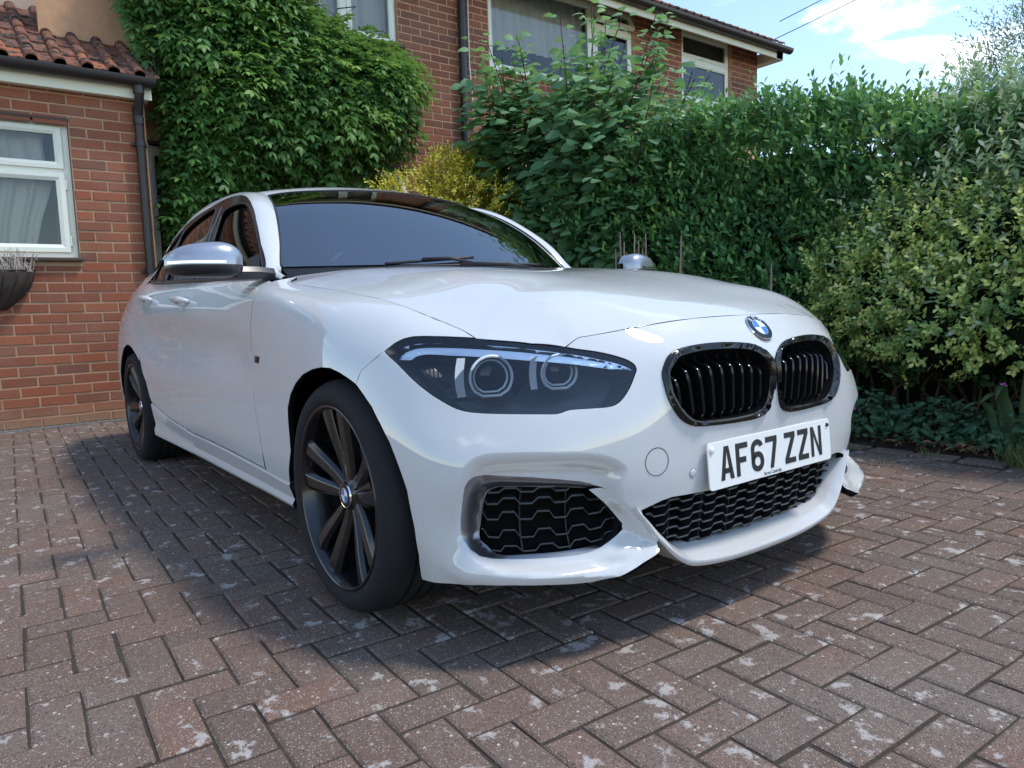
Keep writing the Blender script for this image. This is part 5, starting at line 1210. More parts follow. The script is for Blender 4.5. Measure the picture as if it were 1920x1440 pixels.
def litter():
    rs = np.random.RandomState(90); m = leaf_mat('dry_leaf', [(0, (.05,.03,.02)), (.5, (.13,.08,.045)), (.85, (.28,.17,.09)), (1, (.42,.22,.10))], (.3,.2,.08), .8, .1, .1); n = 900
    x = rs.uniform(-1.5, 1.6, n); y = 2.10+np.abs(rs.normal(0, .13, n)); P = np.stack([x, y, .03+.03*rs.rand(n)], 1)
    o = build_leaves('leaf_litter', 'blade', P, np.stack([rs.normal(0, 1, n), rs.normal(0, 1, n), rs.normal(0, .3, n)], 1), np.stack([rs.normal(0, .5, n), rs.normal(0, .5, n), np.ones(n)], 1), rs.uniform(.015, .05, n), rs.uniform(.005, .012, n), rs.rand(n), m, None, .3, .4)
    tag(o, 'scatter of dry brown leaves along the edge of the bed', 'leaves', None, 'stuff')
litter()
# ---------------------------------------------------------------- car materials
def m_paint():
    m = mat('white_paint', (.66, .665, .67), rough=.6, spec=.0, coat=1, coat_rough=.0); m.node_tree.nodes['Principled BSDF'].inputs['Coat IOR'].default_value = 1.75; t = NT(m)
    p = t.pos(); f = t.noise(p, 2.3, 3); g = t.noise(p, 60, 3)
    sp = t.add('ShaderNodeSeparateXYZ'); t.l.new(p, sp.inputs[0])
    low = t.add('ShaderNodeMapRange'); low.inputs[1].default_value = .40; low.inputs[2].default_value = .14; t.l.new(sp.outputs[2], low.inputs[0])
    d = t.math('MULTIPLY', t.math('MULTIPLY', low.outputs[0], g), .30)
    t.base(t.mix(t.math('ADD', d, t.math('MULTIPLY', f, .03)), (.60, .602, .600), (.34, .32, .29)))
    r = t.math('ADD', t.math('MULTIPLY', d, .5), .006); t.l.new(r, t.b.inputs['Coat Roughness'])
    return m
M_PAINT = m_paint()
M_BLACK = mat('gloss_black', (.009, .009, .010), rough=.13, spec=.42)
M_PLASTIC = mat('black_plastic', (.017, .017, .019), rough=.5, spec=.4)
M_SATIN = mat('satin_dark_trim', (.02, .02, .022), rough=.3)
M_SILVER = mat('satin_silver', (.26, .26, .275), rough=.36, metal=.9)
M_MIRROR_CAP = mat('grey_mirror_paint', (.33, .35, .40), rough=.30, metal=.55, coat=1)
M_CHROME = mat('chrome', (.86, .87, .88), rough=.05, metal=1)
M_TYRE = mat('tyre_rubber', (.018, .018, .020), rough=.82, spec=.25)
M_RIM = mat('black_alloy', (.009, .0085, .009), rough=.22, spec=.5, coat=.3)
M_DISC = mat('brake_steel', (.16, .16, .17), rough=.4, metal=1)
M_CABIN = mat('cabin_trim', (.012, .012, .013), rough=.75)
M_CABIN2 = mat('cabin_seat', (.030, .030, .033), rough=.7)
M_WHITE = mat('plate_white', (.80, .80, .78), rough=.35)
M_INK = mat('plate_black', (.012, .012, .014), rough=.45)
M_BLUE = mat('badge_blue', (.02, .17, .55), rough=.25, coat=1)
M_BADGEW = mat('badge_white', (.8, .8, .8), rough=.3, coat=1)
M_REFLECT = mat('lamp_reflector', (.75, .77, .80), rough=.14, metal=1)
M_LAMP = mat('lamp_housing', (.040, .043, .050), rough=.30)
M_CLEAR = mat('lamp_light_guide', (.72, .76, .80), rough=.12, spec=.6, coat=.5)
M_CALIPER = mat('brake_caliper', (.05, .075, .12), rough=.4)
M_SCREEN = m_glass('windscreen_glass', (.60, .64, .64), 4.2)
M_SIDEGLASS = m_glass('side_glass', (.30, .34, .34), 1.8)
M_LENS = m_glass('headlamp_lens', (.94, .95, .96), 1.75)

CAR = empty('parked_car', (0, 0, 0), 'white five door hatchback with black wheels parked on the red block paving', 'car')

# ---------------------------------------------------------------- trimmed panels on the body surfaces
def inset(l, g):
    """move a closed outline inwards (towards its own interior) by g"""
    area = .5*np.sum(l[:, 0]*np.roll(l[:, 1], -1)-np.roll(l[:, 0], -1)*l[:, 1])
    t = np.roll(l, -1, 0)-np.roll(l, 1, 0); t /= np.maximum(np.linalg.norm(t, axis=1, keepdims=True), 1e-9)
    n = np.stack([-t[:, 1], t[:, 0]], 1)*np.sign(area)
    return l+n*g
def panel(name, S, outer, m, parent, holes=(), step=.02, flange=.014, lip=.0015, off=0., mirror=False, extra=None, gap=0., hgap=0.):
    outer = np.asarray(outer, float); holes = [np.asarray(h, float) for h in holes]
    if gap: outer = inset(outer, gap)
    if hgap: holes = [inset(h, -hgap) for h in holes]
    lo, hi = outer.min(0), outer.max(0)
    gx, gy = np.meshgrid(np.arange(lo[0]+step*.37, hi[0], step), np.arange(lo[1]+step*.37, hi[1], step), indexing='ij')
    g = np.stack([gx.ravel(), gy.ravel()], 1); g = g[inpoly(g, outer)]
    for h in holes: g = g[~inpoly(g, h)]
    if extra is not None: g = np.concatenate([g, extra])
    loops = [outer]+holes
    if len(g):
        d = np.min([pdist(g, l) for l in loops], axis=0); g = g[d > step*.42]
    pts = [tuple(q) for l in loops for q in l]; edges = []; k = 0
    for l in loops:
        edges += [(k+i, k+(i+1) % len(l)) for i in range(len(l))]; k += len(l)
    pts += [tuple(q) for q in g]
    V, E, F, *_ = delaunay_2d_cdt([Vector(q) for q in pts], edges, [], 0, 1e-6)
    uv = np.array([tuple(q) for q in V]); F = np.array([tuple(f) for f in F if len(f) == 3])
    c = uv[F].mean(1); ok = inpoly(c, outer)
    for h in holes: ok &= ~inpoly(c, h)
    F = F[ok]
    P, n = surf_n(S, uv); P = P+n*off
    fn = np.cross(P[F[:, 1]]-P[F[:, 0]], P[F[:, 2]]-P[F[:, 0]])
    fl = (fn*n[F[:, 0]]).sum(1) < 0; F[fl] = F[fl][:, ::-1]
    vs = [P]; ns = [n]; fs = [tuple(f) for f in F]; base = len(P); dark = [0]*len(fs)
    if flange:
        for li, l in enumerate(loops):
            B, bn = surf_n(S, l); B = B+bn*off; N = len(l)
            tg = np.roll(B, -1, 0)-np.roll(B, 1, 0); tg /= np.maximum(np.linalg.norm(tg, axis=1, keepdims=True), 1e-9)
            sd = np.cross(tg, bn)
            # outward = away from the panel
            area = .5*np.sum(l[:, 0]*np.roll(l[:, 1], -1)-np.roll(l[:, 0], -1)*l[:, 1])
            test = surf_n(S, l.mean(0, keepdims=True))[0]
            if ((B-test)*sd).sum() < 0: sd = -sd
            if li > 0: sd = -sd
            r1 = B-bn*lip*.8+sd*lip*.9; r2 = B-bn*flange+sd*lip
            vs += [B, r1, r2]; ns += [bn, (bn*.5+sd*.85), sd]
            for i in range(N):
                j = (i+1) % N
                for a in (0, 1):
                    q = (base+a*N+i, base+a*N+j, base+(a+1)*N+j, base+(a+1)*N+i)
                    qa = [vs[-3+a][i], vs[-3+a][j], vs[-2+a][j]]
                    fnn = np.cross(qa[1]-qa[0], qa[2]-qa[0])
                    fs.append(q if fnn@(sd[i]+bn[i]*.3) > 0 else q[::-1]); dark.append(a)
            base += 3*N
    P = np.concatenate(vs); n = np.concatenate(ns); n /= np.maximum(np.linalg.norm(n, axis=1, keepdims=True), 1e-9)
    mm = [m, M_GAP] if flange else m; mi = dark if flange else None
    o = mk(name, P, fs, mm, parent, True, n, mi)
    out = [o]
    if mirror:
        Pm = P*[1, -1, 1]; nm = n*[1, -1, 1]
        out.append(mk(name, Pm, [f[::-1] for f in fs], mm, mirror if mirror is not True else parent, True, nm, mi))
    return out
# ---------------------------------------------------------------- bumper with its sculpted recesses
hl = smooth_loop(HL_UV, .012, HL_C)
KID = smooth_loop(KID_UV, .008); KIN = smooth_loop(KIN_UV, .008, ())
FOG = smooth_loop(FOG_UV, .010, FOG_C, False); FIN = smooth_loop(FIN_UV, .010, FIN_C, False)
FOGHOLE = dens(FOGHOLE_UV, .012)
def chain(*parts): return np.concatenate(parts)
def bumper_outline():
    right = chain(dens(NOSE_UV, .012, False)[1:], hl_low, dens(SEAM_UV, .012, False)[1:], dens(ARCHF_UV, .012, False)[1:], dens(BOT_UV, .012, False)[1:], dens(FIN_EDGE_UV, .010, False)[1:], dens(GRT_UV, .012, False)[1:-1])
    left = mir(right)[::-1]
    return chain(NOSE_UV[0:1]*[0, 1], right, np.array([[0, GRT_UV[-1][1]]]), left)
# part of the headlight outline that borders the bumper: from the hood corner round the inner tip and below to the wing
_i0 = np.argmin(((hl-np.array(NOSE_UV[-1]))**2).sum(1)); _i1 = np.argmin(((hl-np.array(SEAM_UV[0]))**2).sum(1))
hl_low = np.concatenate([hl[_i0:], hl[:_i1+1]]) if _i1 < _i0 else hl[_i0:_i1+1]
_c = hl.mean(0)
hl_low = _c+(hl_low-_c)*1.004
_op = bumper_outline()
panel('bumper', BUMP, _op, M_PAINT, CAR, holes=[KID, mir(KID), FOGHOLE, mir(FOGHOLE)], step=.0105, flange=.02, gap=.0011, lip=.0008, extra=np.concatenate([dens(DISH, .009), mir(dens(DISH, .009))]))

# sensors, tow-eye cover and washer caps on the bumper
def disc_on(S, uv, r, name, m, h=.0015, gap=True, mirror=False, n=28):
    for sg in ((1, -1) if mirror else (1,)):
        P, nn = surf_n(S, np.array([[uv[0]*sg, uv[1]]])); nn = Vector(nn[0]); P = Vector(P[0])
        M = Matrix.Translation(P) @ nn.to_track_quat('Z', 'Y').to_matrix().to_4x4()
        b = MB()
        if gap:
            vs = []; 
            for rr, zz in ((r*1.05, .0006), (r*.985, .0008)):
                vs += [M @ Vector((rr*math.cos(a), rr*math.sin(a), zz)) for a in np.linspace(0, 2*math.pi, n, endpoint=False)]
            b.add(vs, [(i, (i+1) % n, n+(i+1) % n, n+i) for i in range(n)])
            b.build(name+'_gap', M_GAP, CAR)
        if m:
            c = MB(); vs = []
            for rr, zz in ((r*.975, .0004), (r*.95, h), (r*.4, h*1.15)): vs += [M @ Vector((rr*math.cos(a), rr*math.sin(a), zz)) for a in np.linspace(0, 2*math.pi, n, endpoint=False)]
            f = [(k*n+i, k*n+(i+1) % n, (k+1)*n+(i+1) % n, (k+1)*n+i) for k in range(2) for i in range(n)]+[tuple(range(2*n, 3*n))]
            c.add(vs, f); c.build(name, m, CAR, smooth=True)
disc_on(BUMP, SENS_UV, .0105, 'parking_sensor', M_PAINT, mirror=True)
def tow_cover():
    P, nn = surf_n(BUMP, np.array([TOW_UV])); nn = Vector(nn[0]); P = Vector(P[0])
    M = Matrix.Translation(P) @ nn.to_track_quat('Z', 'Y').to_matrix().to_4x4()
    r = .031; n = 40; vs = []
    for rr, zz in ((r+.0012, .0007), (r-.0004, .0007)):
        for a in np.linspace(0, 2*math.pi, n, endpoint=False):
            q = M @ Vector((rr*math.cos(a), rr*math.sin(a), 0))
            uv = np.array(TOW_UV); 
            vs.append(q)
    # project ring back on the surface so that it follows the curve
    out = []
    for q in vs:
        uv = np.array(TOW_UV, float)
        for _ in range(6):
            p0 = BUMP(uv[0], uv[1])[0]; e = 1e-4
            J = np.stack([(BUMP(uv[0]+e, uv[1])[0]-p0)/e, (BUMP(uv[0], uv[1]+e)[0]-p0)/e], 1)
            uv = uv+np.linalg.lstsq(J, np.array(q)-p0, rcond=None)[0]
        p, k = surf_n(BUMP, uv[None]); out.append(p[0]+k[0]*.0007)
    b = MB(); b.add(out, [(i, (i+1) % n, n+(i+1) % n, n+i) for i in range(n)]); b.build('tow_eye_cover', M_GAP, CAR)
tow_cover()

# ---------------------------------------------------------------- fog-lamp surround and grille
def both(fn):
    for sg in (1, -1): fn(sg)
def dish_depth(uv): return bumper_disp(uv)
def trim_disp(uv):
    q = np.stack([np.abs(uv[:, 0]), uv[:, 1]], 1)
    do = pdist(q, FOG, False); di = pdist(q, FIN, False); t = do/np.maximum(do+di, 1e-6)
    return bumper_disp(uv)+.004*np.sin(np.pi*np.clip(t*1.6, 0, 1))-.030*np.clip(t, 0, 1)**1.4
TRIM = Disp(FRONT, trim_disp)
FOGPOLY = FOG
def fog(sg):
    f = (lambda a: a) if sg > 0 else mir
    ring = np.concatenate([FOG, FIN[::-1]])
    panel('fog_surround', TRIM, f(dens(ring, .01)), M_SILVER, CAR, step=.009, flange=.010, lip=.0008)
    back = Disp(FRONT, lambda uv: np.full(len(uv), -.085))
    panel('fog_lamp_bay', back, f(dens(np.array([(.40,.20),(.88,.20),(.88,.42),(.40,.42)]), .03)), M_GAP, CAR, step=.04, flange=0)
    gp = Disp(FRONT, lambda uv: bumper_disp(uv)-.030)
    gb = Disp(FRONT, lambda uv: np.full(len(uv), -.082))
    G = f(FOGGR)
    # side walls of the opening
    b = MB(); L = f(dens(FOGHOLE_UV, .01)); A = surf_n(BUMP, L)[0]; B = surf_n(gb, L)[0]
    b.grid(np.stack([np.concatenate([A, A[:1]]), np.concatenate([B, B[:1]])], 1)); b.build('fog_bay_wall', M_PLASTIC, CAR, smooth=True)
    gr = bpy.data.objects.new('fog_grille', None); COL.objects.link(gr); gr.parent = CAR
    us = FOGGR[:, 0]; vs_ = FOGGR[:, 1]
    for r, v0 in enumerate(np.linspace(vs_.min()+.012, vs_.max()-.016, 5)):
        pts = []; pitch = .086; ph = .0 if r % 2 == 0 else .0
        for k in range(-1, 9):
            u0 = us.min()-.03+k*pitch+ph
            pts += [(u0, 0), (u0+.030, 0), (u0+.043, .0105), (u0+.073, .0105)]
        pts = np.array([(u, v0+h) for u, h in pts]); pts = dens(pts, .007, False)
        pts = pts[(pts[:, 0] > us.min()-.01) & (pts[:, 0] < us.max()+.01)]
        q = pts.copy(); q[:, 0] *= sg
        keep = inpoly(pts, FOGGR)
        for run in np.split(np.arange(len(pts)), np.where(np.diff(keep.astype(int)) != 0)[0]+1):
            if not keep[run[0]] or len(run) < 3: continue
            uvr = q[run]; P0 = surf_n(gp, uvr)[0]; up = np.array([0, 0, .0022]); P1 = surf_n(gb, uvr)[0]
            b = MB(); b.grid(np.stack([P1-up, P0-up, P0-up*.2+[.0008*1, 0, 0], P0+up, P1+up], 1)); b.build('grille_bar', M_SATIN, gr)
    for uu in (.585, .70):
        l = np.array([(uu, v) for v in np.linspace(vs_.min(), vs_.max(), 30)]); l = l[inpoly(l, FOGGR)]
        if len(l) < 3: continue
        l2 = l.copy(); l2[:, 0] *= sg
        P0 = surf_n(gp, l2)[0]-[.006, 0, 0]; P1 = surf_n(gb, l2)[0]; w = np.array([.0005, .0014, 0])
        b = MB(); b.grid(np.stack([P1-w, P0-w, P0+w, P1+w], 1)); b.build('grille_upright', M_PLASTIC, gr)
    # round sensor behind the grille
    c = surf_n(gb, np.array([[.715*sg, .375]]))[0][0]; b = MB(); b.lathe([(.0, .022), (.010, .022), (.0125, .019), (.0125, 0)], 20, 'x', tuple(c)); b.build('fog_sensor', M_LAMP, gr, smooth=True)
both(fog)

# ---------------------------------------------------------------- lower centre grille and chin lip
GRS = Disp(FRONT, lambda uv: np.zeros(len(uv)), dx=-.030)
GRB = Disp(FRONT, lambda uv: np.zeros(len(uv)), dx=-.085)
def lower_grille():
    gr = bpy.data.objects.new('lower_grille', None); COL.objects.link(gr); gr.parent = CAR
    full = np.concatenate([GRL_UV, mir(GRL_UV)[::-1]])
    panel('grille_back', GRB, dens(np.array([(-.46,.15),(.46,.15),(.46,.36),(-.46,.36)]), .04), M_GAP, gr, step=.05, flange=0)
    lo, hi = full.min(0), full.max(0)
    for r, v0 in enumerate(np.arange(.192, .318, .0225)):
        pts = []; pitch = .084
        for k in range(-7, 7):
            u0 = k*pitch
            pts += [(u0, 0), (u0+.033, 0), (u0+.044, .0095), (u0+.075, .0095)]
        pts = dens(np.array([(u, v0+h) for u, h in pts]), .007, False); keep = inpoly(pts, full)
        for run in np.split(np.arange(len(pts)), np.where(np.diff(keep.astype(int)) != 0)[0]+1):
            if not keep[run[0]] or len(run) < 3: continue
            P0 = surf_n(GRS, pts[run])[0]; P1 = surf_n(GRB, pts[run])[0]; up = np.array([0, 0, .0021])
            b = MB(); b.grid(np.stack([P1-up, P0-up, P0-up*.2+[.0008, 0, 0], P0+up, P1+up], 1)); b.build('grille_bar', M_SATIN, gr)
    for uu in (-.32, -.21, -.105, 0, .105, .21, .32):
        l = np.array([(uu, v) for v in np.linspace(lo[1], hi[1], 40)]); l = l[inpoly(l, full)]
        P0 = surf_n(GRS, l)[0]-[.004, 0, 0]; P1 = surf_n(GRB, l)[0]; w = np.array([0, .0012, 0])
        b = MB(); b.grid(np.stack([P1-w, P0-w, P0+w, P1+w], 1)); b.build('grille_upright', M_PLASTIC, gr)
lower_grille()
def chin():
    E = np.array([(.650,-.446,.324),(.6515,-.442,.316),(.6585,-.414,.281),(.665,-.390,.2485),(.671,-.365,.222),(.6755,-.341,.201),(.679,-.316,.185),(.681,-.281,.171),(.684,-.217,.1605),(.687,-.12,.1545),(.688,0,.153)])
    G = np.array([(.638,-.444,.322),(.630,-.430,.309),(.626,-.402,.288),(.626,-.376,.264),(.626,-.355,.244),(.627,-.337,.226),(.627,-.317,.211),(.626,-.289,.200),(.628,-.21,.191),(.630,-.11,.184),(.631,0,.182)])
    n = 40; tt = np.linspace(0, 1, n)
    Es = Spl(E, np.linspace(0, 1, len(E)))(tt); Gs = Spl(G, np.linspace(0, 1, len(G)))(tt)
    th = np.interp(tt, [0, .1, .4, .7, 1], [.002, .004, .010, .016, .018])[:, None]
    nrm_in = np.zeros_like(Es); tg = np.gradient(Es, axis=0); tg /= np.linalg.norm(tg, axis=1, keepdims=True)
    top = Es-Gs; top /= np.linalg.norm(top, axis=1, keepdims=True)
    dn = np.cross(tg, top); dn *= np.sign(dn[-1, 2])*-1; dn /= np.linalg.norm(dn, axis=1, keepdims=True)
    rows = [Gs-dn*0+np.array([-.055, 0, 0]), Gs, Gs*.5+Es*.5-dn*.002, Es-top*.003, Es-top*.0008+dn*th*.2, Es+dn*th*.55, Es-top*.002+dn*th, Es-top*.012+dn*(th+.004), Es-top*.05+dn*(th+.018)+np.array([-.03, 0, 0])]
    A = np.stack(rows, 1); B = A[::-1][1:]*[1, -1, 1]; A = np.concatenate([A, B])
    b = MB(); b.grid(A); o = b.build('chin_lip', M_PAINT, CAR, smooth=True); auto_smooth(o, 40)
    # dark closing panels under the chin
    b = MB(); b.box((.30, -.40, .195), (.60, .40, .205)); b.box((.30, -.66, .21), (.50, .66, .22)); b.box((-3.3, -.70, .18), (.35, .60, .20)); b.build('underbody', M_GAP, CAR)
chin()

# ---------------------------------------------------------------- kidney grilles
def kidney(sg):
    f = (lambda a: a) if sg > 0 else mir
    def kd(uv):
        q = np.stack([np.abs(uv[:, 0]), uv[:, 1]], 1); do = pdist(q, KID); di = pdist(q, KIN); t = do/np.maximum(do+di, 1e-6)
        return .002+.009*np.sin(np.pi*np.clip(t*.9+.08, 0, 1))-.012*np.clip(t-.75, 0, 1)*4*.5
    KS = Disp(FRONT, kd)
    fr = panel('kidney_grille', KS, f(dens(KID, .006)), M_BLACK, CAR, holes=[f(KIN)], step=.0075, flange=.016, lip=.0008)[0]
    deep = Disp(FRONT, lambda uv: np.full(len(uv), -.075))
    panel('grille_back', deep, f(dens(KID*1.0, .02)), M_GAP, fr, step=.03, flange=0)
    b = MB(); L = f(KIN); A = surf_n(Disp(FRONT, lambda uv: np.full(len(uv), -.008)), L)[0]; B = surf_n(deep, L)[0]
    b.grid(np.stack([np.concatenate([A, A[:1]]), np.concatenate([B, B[:1]])], 1)); b.build('grille_wall', M_BLACK, fr, smooth=True)
    lo, hi = KIN.min(0), KIN.max(0); n = 9
    for k in range(n):
        u = lo[0]+(hi[0]-lo[0])*(k+.62)/(n+.25)
        # lean of the slats: outer ones follow the slanted outer edge
        vv = np.linspace(lo[1]-.01, hi[1]+.01, 60)
        line = np.stack([u+(vv-.60)*np.interp(u, [lo[0], hi[0]], [.02, .16]), vv], 1); ok = inpoly(line, KIN)
        line = line[ok]
        if len(line) < 4: continue
        t = np.linspace(0, 1, len(line)); vtop = line[-1, 1]
        rec = -.014-.030*sstep((line[:, 1]-(vtop-.045))/.045)-.010*sstep((line[0, 1]+.02-line[:, 1])/.02)
        fu = lambda w, d: surf_n(FRONT, f(np.stack([line[:, 0]+w, line[:, 1]], 1)))
        Pl, nl = fu(-.0042, 0); Pr, nr = fu(.0042, 0); Pc, nc = fu(0, 0)
        Fl = Pl+nl*rec[:, None]-nl*.0022; Fr = Pr+nr*rec[:, None]-nr*.0022; Fc = Pc+nc*rec[:, None]
        Bl = Pl-nl*.07; Br = Pr-nr*.07
        b = MB(); b.grid(np.stack([Bl, Fl, Fc, Fr, Br], 1)); o = b.build('slat', M_BLACK, fr, smooth=True); auto_smooth(o, 50)
both(kidney)

# ---------------------------------------------------------------- badge
def text_mesh(name, body, size, M, m, parent, extrude=.0002):
    cu = bpy.data.curves.new('text_curve', 'FONT'); cu.body = body; cu.size = size; cu.align_x = 'CENTER'; cu.align_y = 'CENTER'; cu.extrude = extrude; cu.resolution_u = 3
    t = bpy.data.objects.new('text_curve', cu); me = bpy.data.meshes.new_from_object(t); bpy.data.objects.remove(t); bpy.data.curves.remove(cu)
    me.transform(M); me.materials.clear(); me.materials.append(m); o = bpy.data.objects.new(name, me); COL.objects.link(o); o.parent = parent; return o
def roundel(name, loc, normal, up, R, parent, letters=True):
    n = Vector(normal).normalized(); z = n; x = Vector(up).cross(z).normalized(); y = z.cross(x)
    M = Matrix.Translation(Vector(loc)) @ Matrix((x, y, z)).transposed().to_4x4()
    def ring(r0, r1, z0, z1, a0=0, a1=2*math.pi, k=48):
        b = MB(); an = np.linspace(a0, a1, k+1); vs = []
        for a in an: vs += [M @ Vector((r0*math.cos(a), r0*math.sin(a), z0)), M @ Vector((r1*math.cos(a), r1*math.sin(a), z1))]
        b.add(vs, [(2*i, 2*i+1, 2*i+3, 2*i+2) for i in range(k)]); return b
    base = ring(R, R*.955, .0, .0040); base.add(*[(q.v, q.f) for q in (ring(R*.955, R*.915, .0040, .0036),)][0]); o = base.build(name, M_CHROME, parent, smooth=True)
    ring(R*.915, R*.60, .0034, .0044).build('badge_ring', M_BLACK, o, smooth=True)
    ring(R*.60, R*.555, .0046, .0046).build('badge_inner_ring', M_CHROME, o, smooth=True)
    for k in range(4):
        b = MB(); a0 = k*math.pi/2; an = np.linspace(a0, a0+math.pi/2, 13)
        vs = [M @ Vector((0, 0, .0049))]+[M @ Vector((R*.555*math.cos(a), R*.555*math.sin(a), .0045)) for a in an]
        b.add(vs, [(0, i+1, i+2) for i in range(12)]); b.build('badge_quarter', M_BLUE if k in (1, 3) else M_BADGEW, o)
    if letters:
        for ch, ang in (('B', 128), ('M', 90), ('W', 52)):
            a = math.radians(ang); text_mesh('badge_letter', ch, R*.40, M @ Matrix.Translation((R*.755*math.cos(a), R*.755*math.sin(a), .0046)) @ Matrix.Rotation(a-math.pi/2, 4, 'Z'), M_BADGEW, o)
    return o
_p, _q = surf_n(FRONT, np.array([LOGO_UV])); roundel('badge', _p[0]+_q[0]*.0005, _q[0], (0, 0, 1), .041, CAR)

# ---------------------------------------------------------------- number plate
def plate():
    tl, bl = Vector((.6895, 0, .4445)), Vector((.6985, 0, .3345))
    up = (tl-bl).normalized(); rt = Vector((0, 1, 0)); n = rt.cross(up)                 # x of the plate runs towards +y (reader's right)
    M = Matrix.Translation((tl+bl)/2) @ Matrix((rt, up, n)).transposed().to_4x4()
    w, h, r = .26, .0555, .010; poly = []
    for cx, cy, a0 in ((w-r, h-r, 0), (-w+r, h-r, 90), (-w+r, -h+r, 180), (w-r, -h+r, 270)):
        poly += [(cx+r*math.cos(math.radians(a0+k*22.5)), cy+r*math.sin(math.radians(a0+k*22.5))) for k in range(5)]
    b = MB(); b.prism(poly, .004, M @ Matrix.Translation((0, 0, -.002))); o = b.build('number_plate', M_WHITE, CAR); bevel(o, .001, 1)
    b = MB(); b.prism([(x*.80, y*.8) for x, y in poly], .014, M @ Matrix.Translation((0, 0, -.0165))); b.build('plate_backing', M_PLASTIC, o)
    s = .0135; H = .079; W = .050
    def P(*p): return [list(p)]
    def bar(p, q, t=s):
        p, q = Vector(p), Vector(q); d = (q-p).normalized(); k = Vector((-d.y, d.x))*t/2; return [[tuple(p+k), tuple(q+k), tuple(q-k), tuple(p-k)]]
    def arc(cx, cy, rx, ry, a0, a1, t=s, n=14):
        out = []
        an = np.radians(np.linspace(a0, a1, n))
        o_ = [(cx+rx*math.cos(a), cy+ry*math.sin(a)) for a in an]; i_ = [(cx+(rx-t)*math.cos(a), cy+(ry-t)*math.sin(a)) for a in an]
        for k in range(n-1): out.append([o_[k], o_[k+1], i_[k+1], i_[k]])
        return out
    R = lambda x0, y0, x1, y1: [[(x0, y0), (x1, y0), (x1, y1), (x0, y1)]]
    glyph = {
     'A': [[(0,0),(s*1.02,0),(W/2-.001,H*.80),(W/2,H),(W/2-s*.62,H)]]+[[(W,0),(W/2+s*.62,H),(W/2,H),(W/2+.001,H*.80),(W-s*1.02,0)]]+[[(W*.22,.015),(W*.78,.015),(W*.73,.027),(W*.27,.027)]],
     'F': R(0,0,s,H)+R(s,H-s,W*.93,H)+R(s,H*.40,W*.78,H*.40+s),
     '6': arc(W/2,.0225,W/2,.0225,180,360)+arc(W/2,.026,W/2,.0235,0,180)+R(0,.0215,s,H-.022)+R(W-s,.0215,W,.027)+arc(W/2,H-.0225,W/2,.0225,18,180),
     '7': R(0,H-s,W*.96,H)+[[(W*.30,0),(W*.30+s*1.06,0),(W*.96,H-s*.98),(W*.96-s*1.1,H-s*.98)]],
     'Z': R(0,0,W*.94,s)+R(0,H-s,W*.94,H)+[[(0,s*.97),(s*1.25,s*.97),(W*.94,H-s*.97),(W*.94-s*1.25,H-s*.97)]],
     'N': R(0,0,s*.92,H)+R(W-s*.92,0,W,H)+[[(s*.9,H),(s*.9,H*.74),(W-s*.9,0),(W-s*.9,H*.26)]],
    }
    x = -.2175
    for ch in 'AF67 ZZN':
        if ch == ' ': x += .021; continue
        polys = glyph[ch]
        b = MB()
        for pl in polys:
            area = sum(pl[i][0]*pl[(i+1) % len(pl)][1]-pl[(i+1) % len(pl)][0]*pl[i][1] for i in range(len(pl)))
            pl = pl if area > 0 else pl[::-1]
            b.prism(pl, .0010, M @ Matrix.Translation((x, -.0375, .0021)))
        b.build('plate_character', M_INK, o); x += .0602
    text_mesh('dealer_name', 'Barons Cambridge', .0125, M @ Matrix.Translation((-.012, -.0475, .0022)) @ Matrix.Diagonal((.8, 1, 1, 1)), M_INK, o)
    for sx, mm, rr in ((-1, M_WHITE, .0085), (1, M_INK, .0055)):
        b = MB(); b.lathe([(.0, .005), (rr*.7, .0045), (rr, .002), (rr, 0)], 16, 'z'); q = b.build('plate_screw', mm, o, smooth=True); q.matrix_world = M @ Matrix.Translation((sx*(w-.014), h-.017, .002))
plate()
# ---------------------------------------------------------------- hood
HREAR = np.array([(-.462-.335*(y/.665)**2, y) for y in np.linspace(0, .60, 14)])
SH_HOOD[0:4] = [(-.772, .640), (-.748, .680), (-.680, .706), (-.59, .7235)]
_hr = np.concatenate([HREAR, dens(SH_HOOD, .02, False), dens(HLTOP_HOOD, .015, False)[1:], dens(NOSE_HOOD, .015, False)[1:-1], [[.6138, 0]]])
_hood = np.concatenate([_hr, mir(np.stack([_hr[1:-1, 1], _hr[1:-1, 0]], 1))[::-1][:, ::-1]])
_wuv = np.concatenate([SEAM_H, HLH_H[1:], NOSE_H[1:]])
_wp = np.concatenate([SIDE(SEAM_S[:, 0], SEAM_S[:, 1]), FRONT(HLH_F[1:, 0], HLH_F[1:, 1]), FRONT(NOSE_F[1:, 0], NOSE_F[1:, 1])])
_wd = _wp-HOOD(_wuv[:, 0], _wuv[:, 1])
HOODW = Warp(HOOD, _wuv, _wd, .16)
panel('hood', HOODW, _hood, M_PAINT, CAR, step=.018, flange=.02, lip=.0012, gap=.0013)

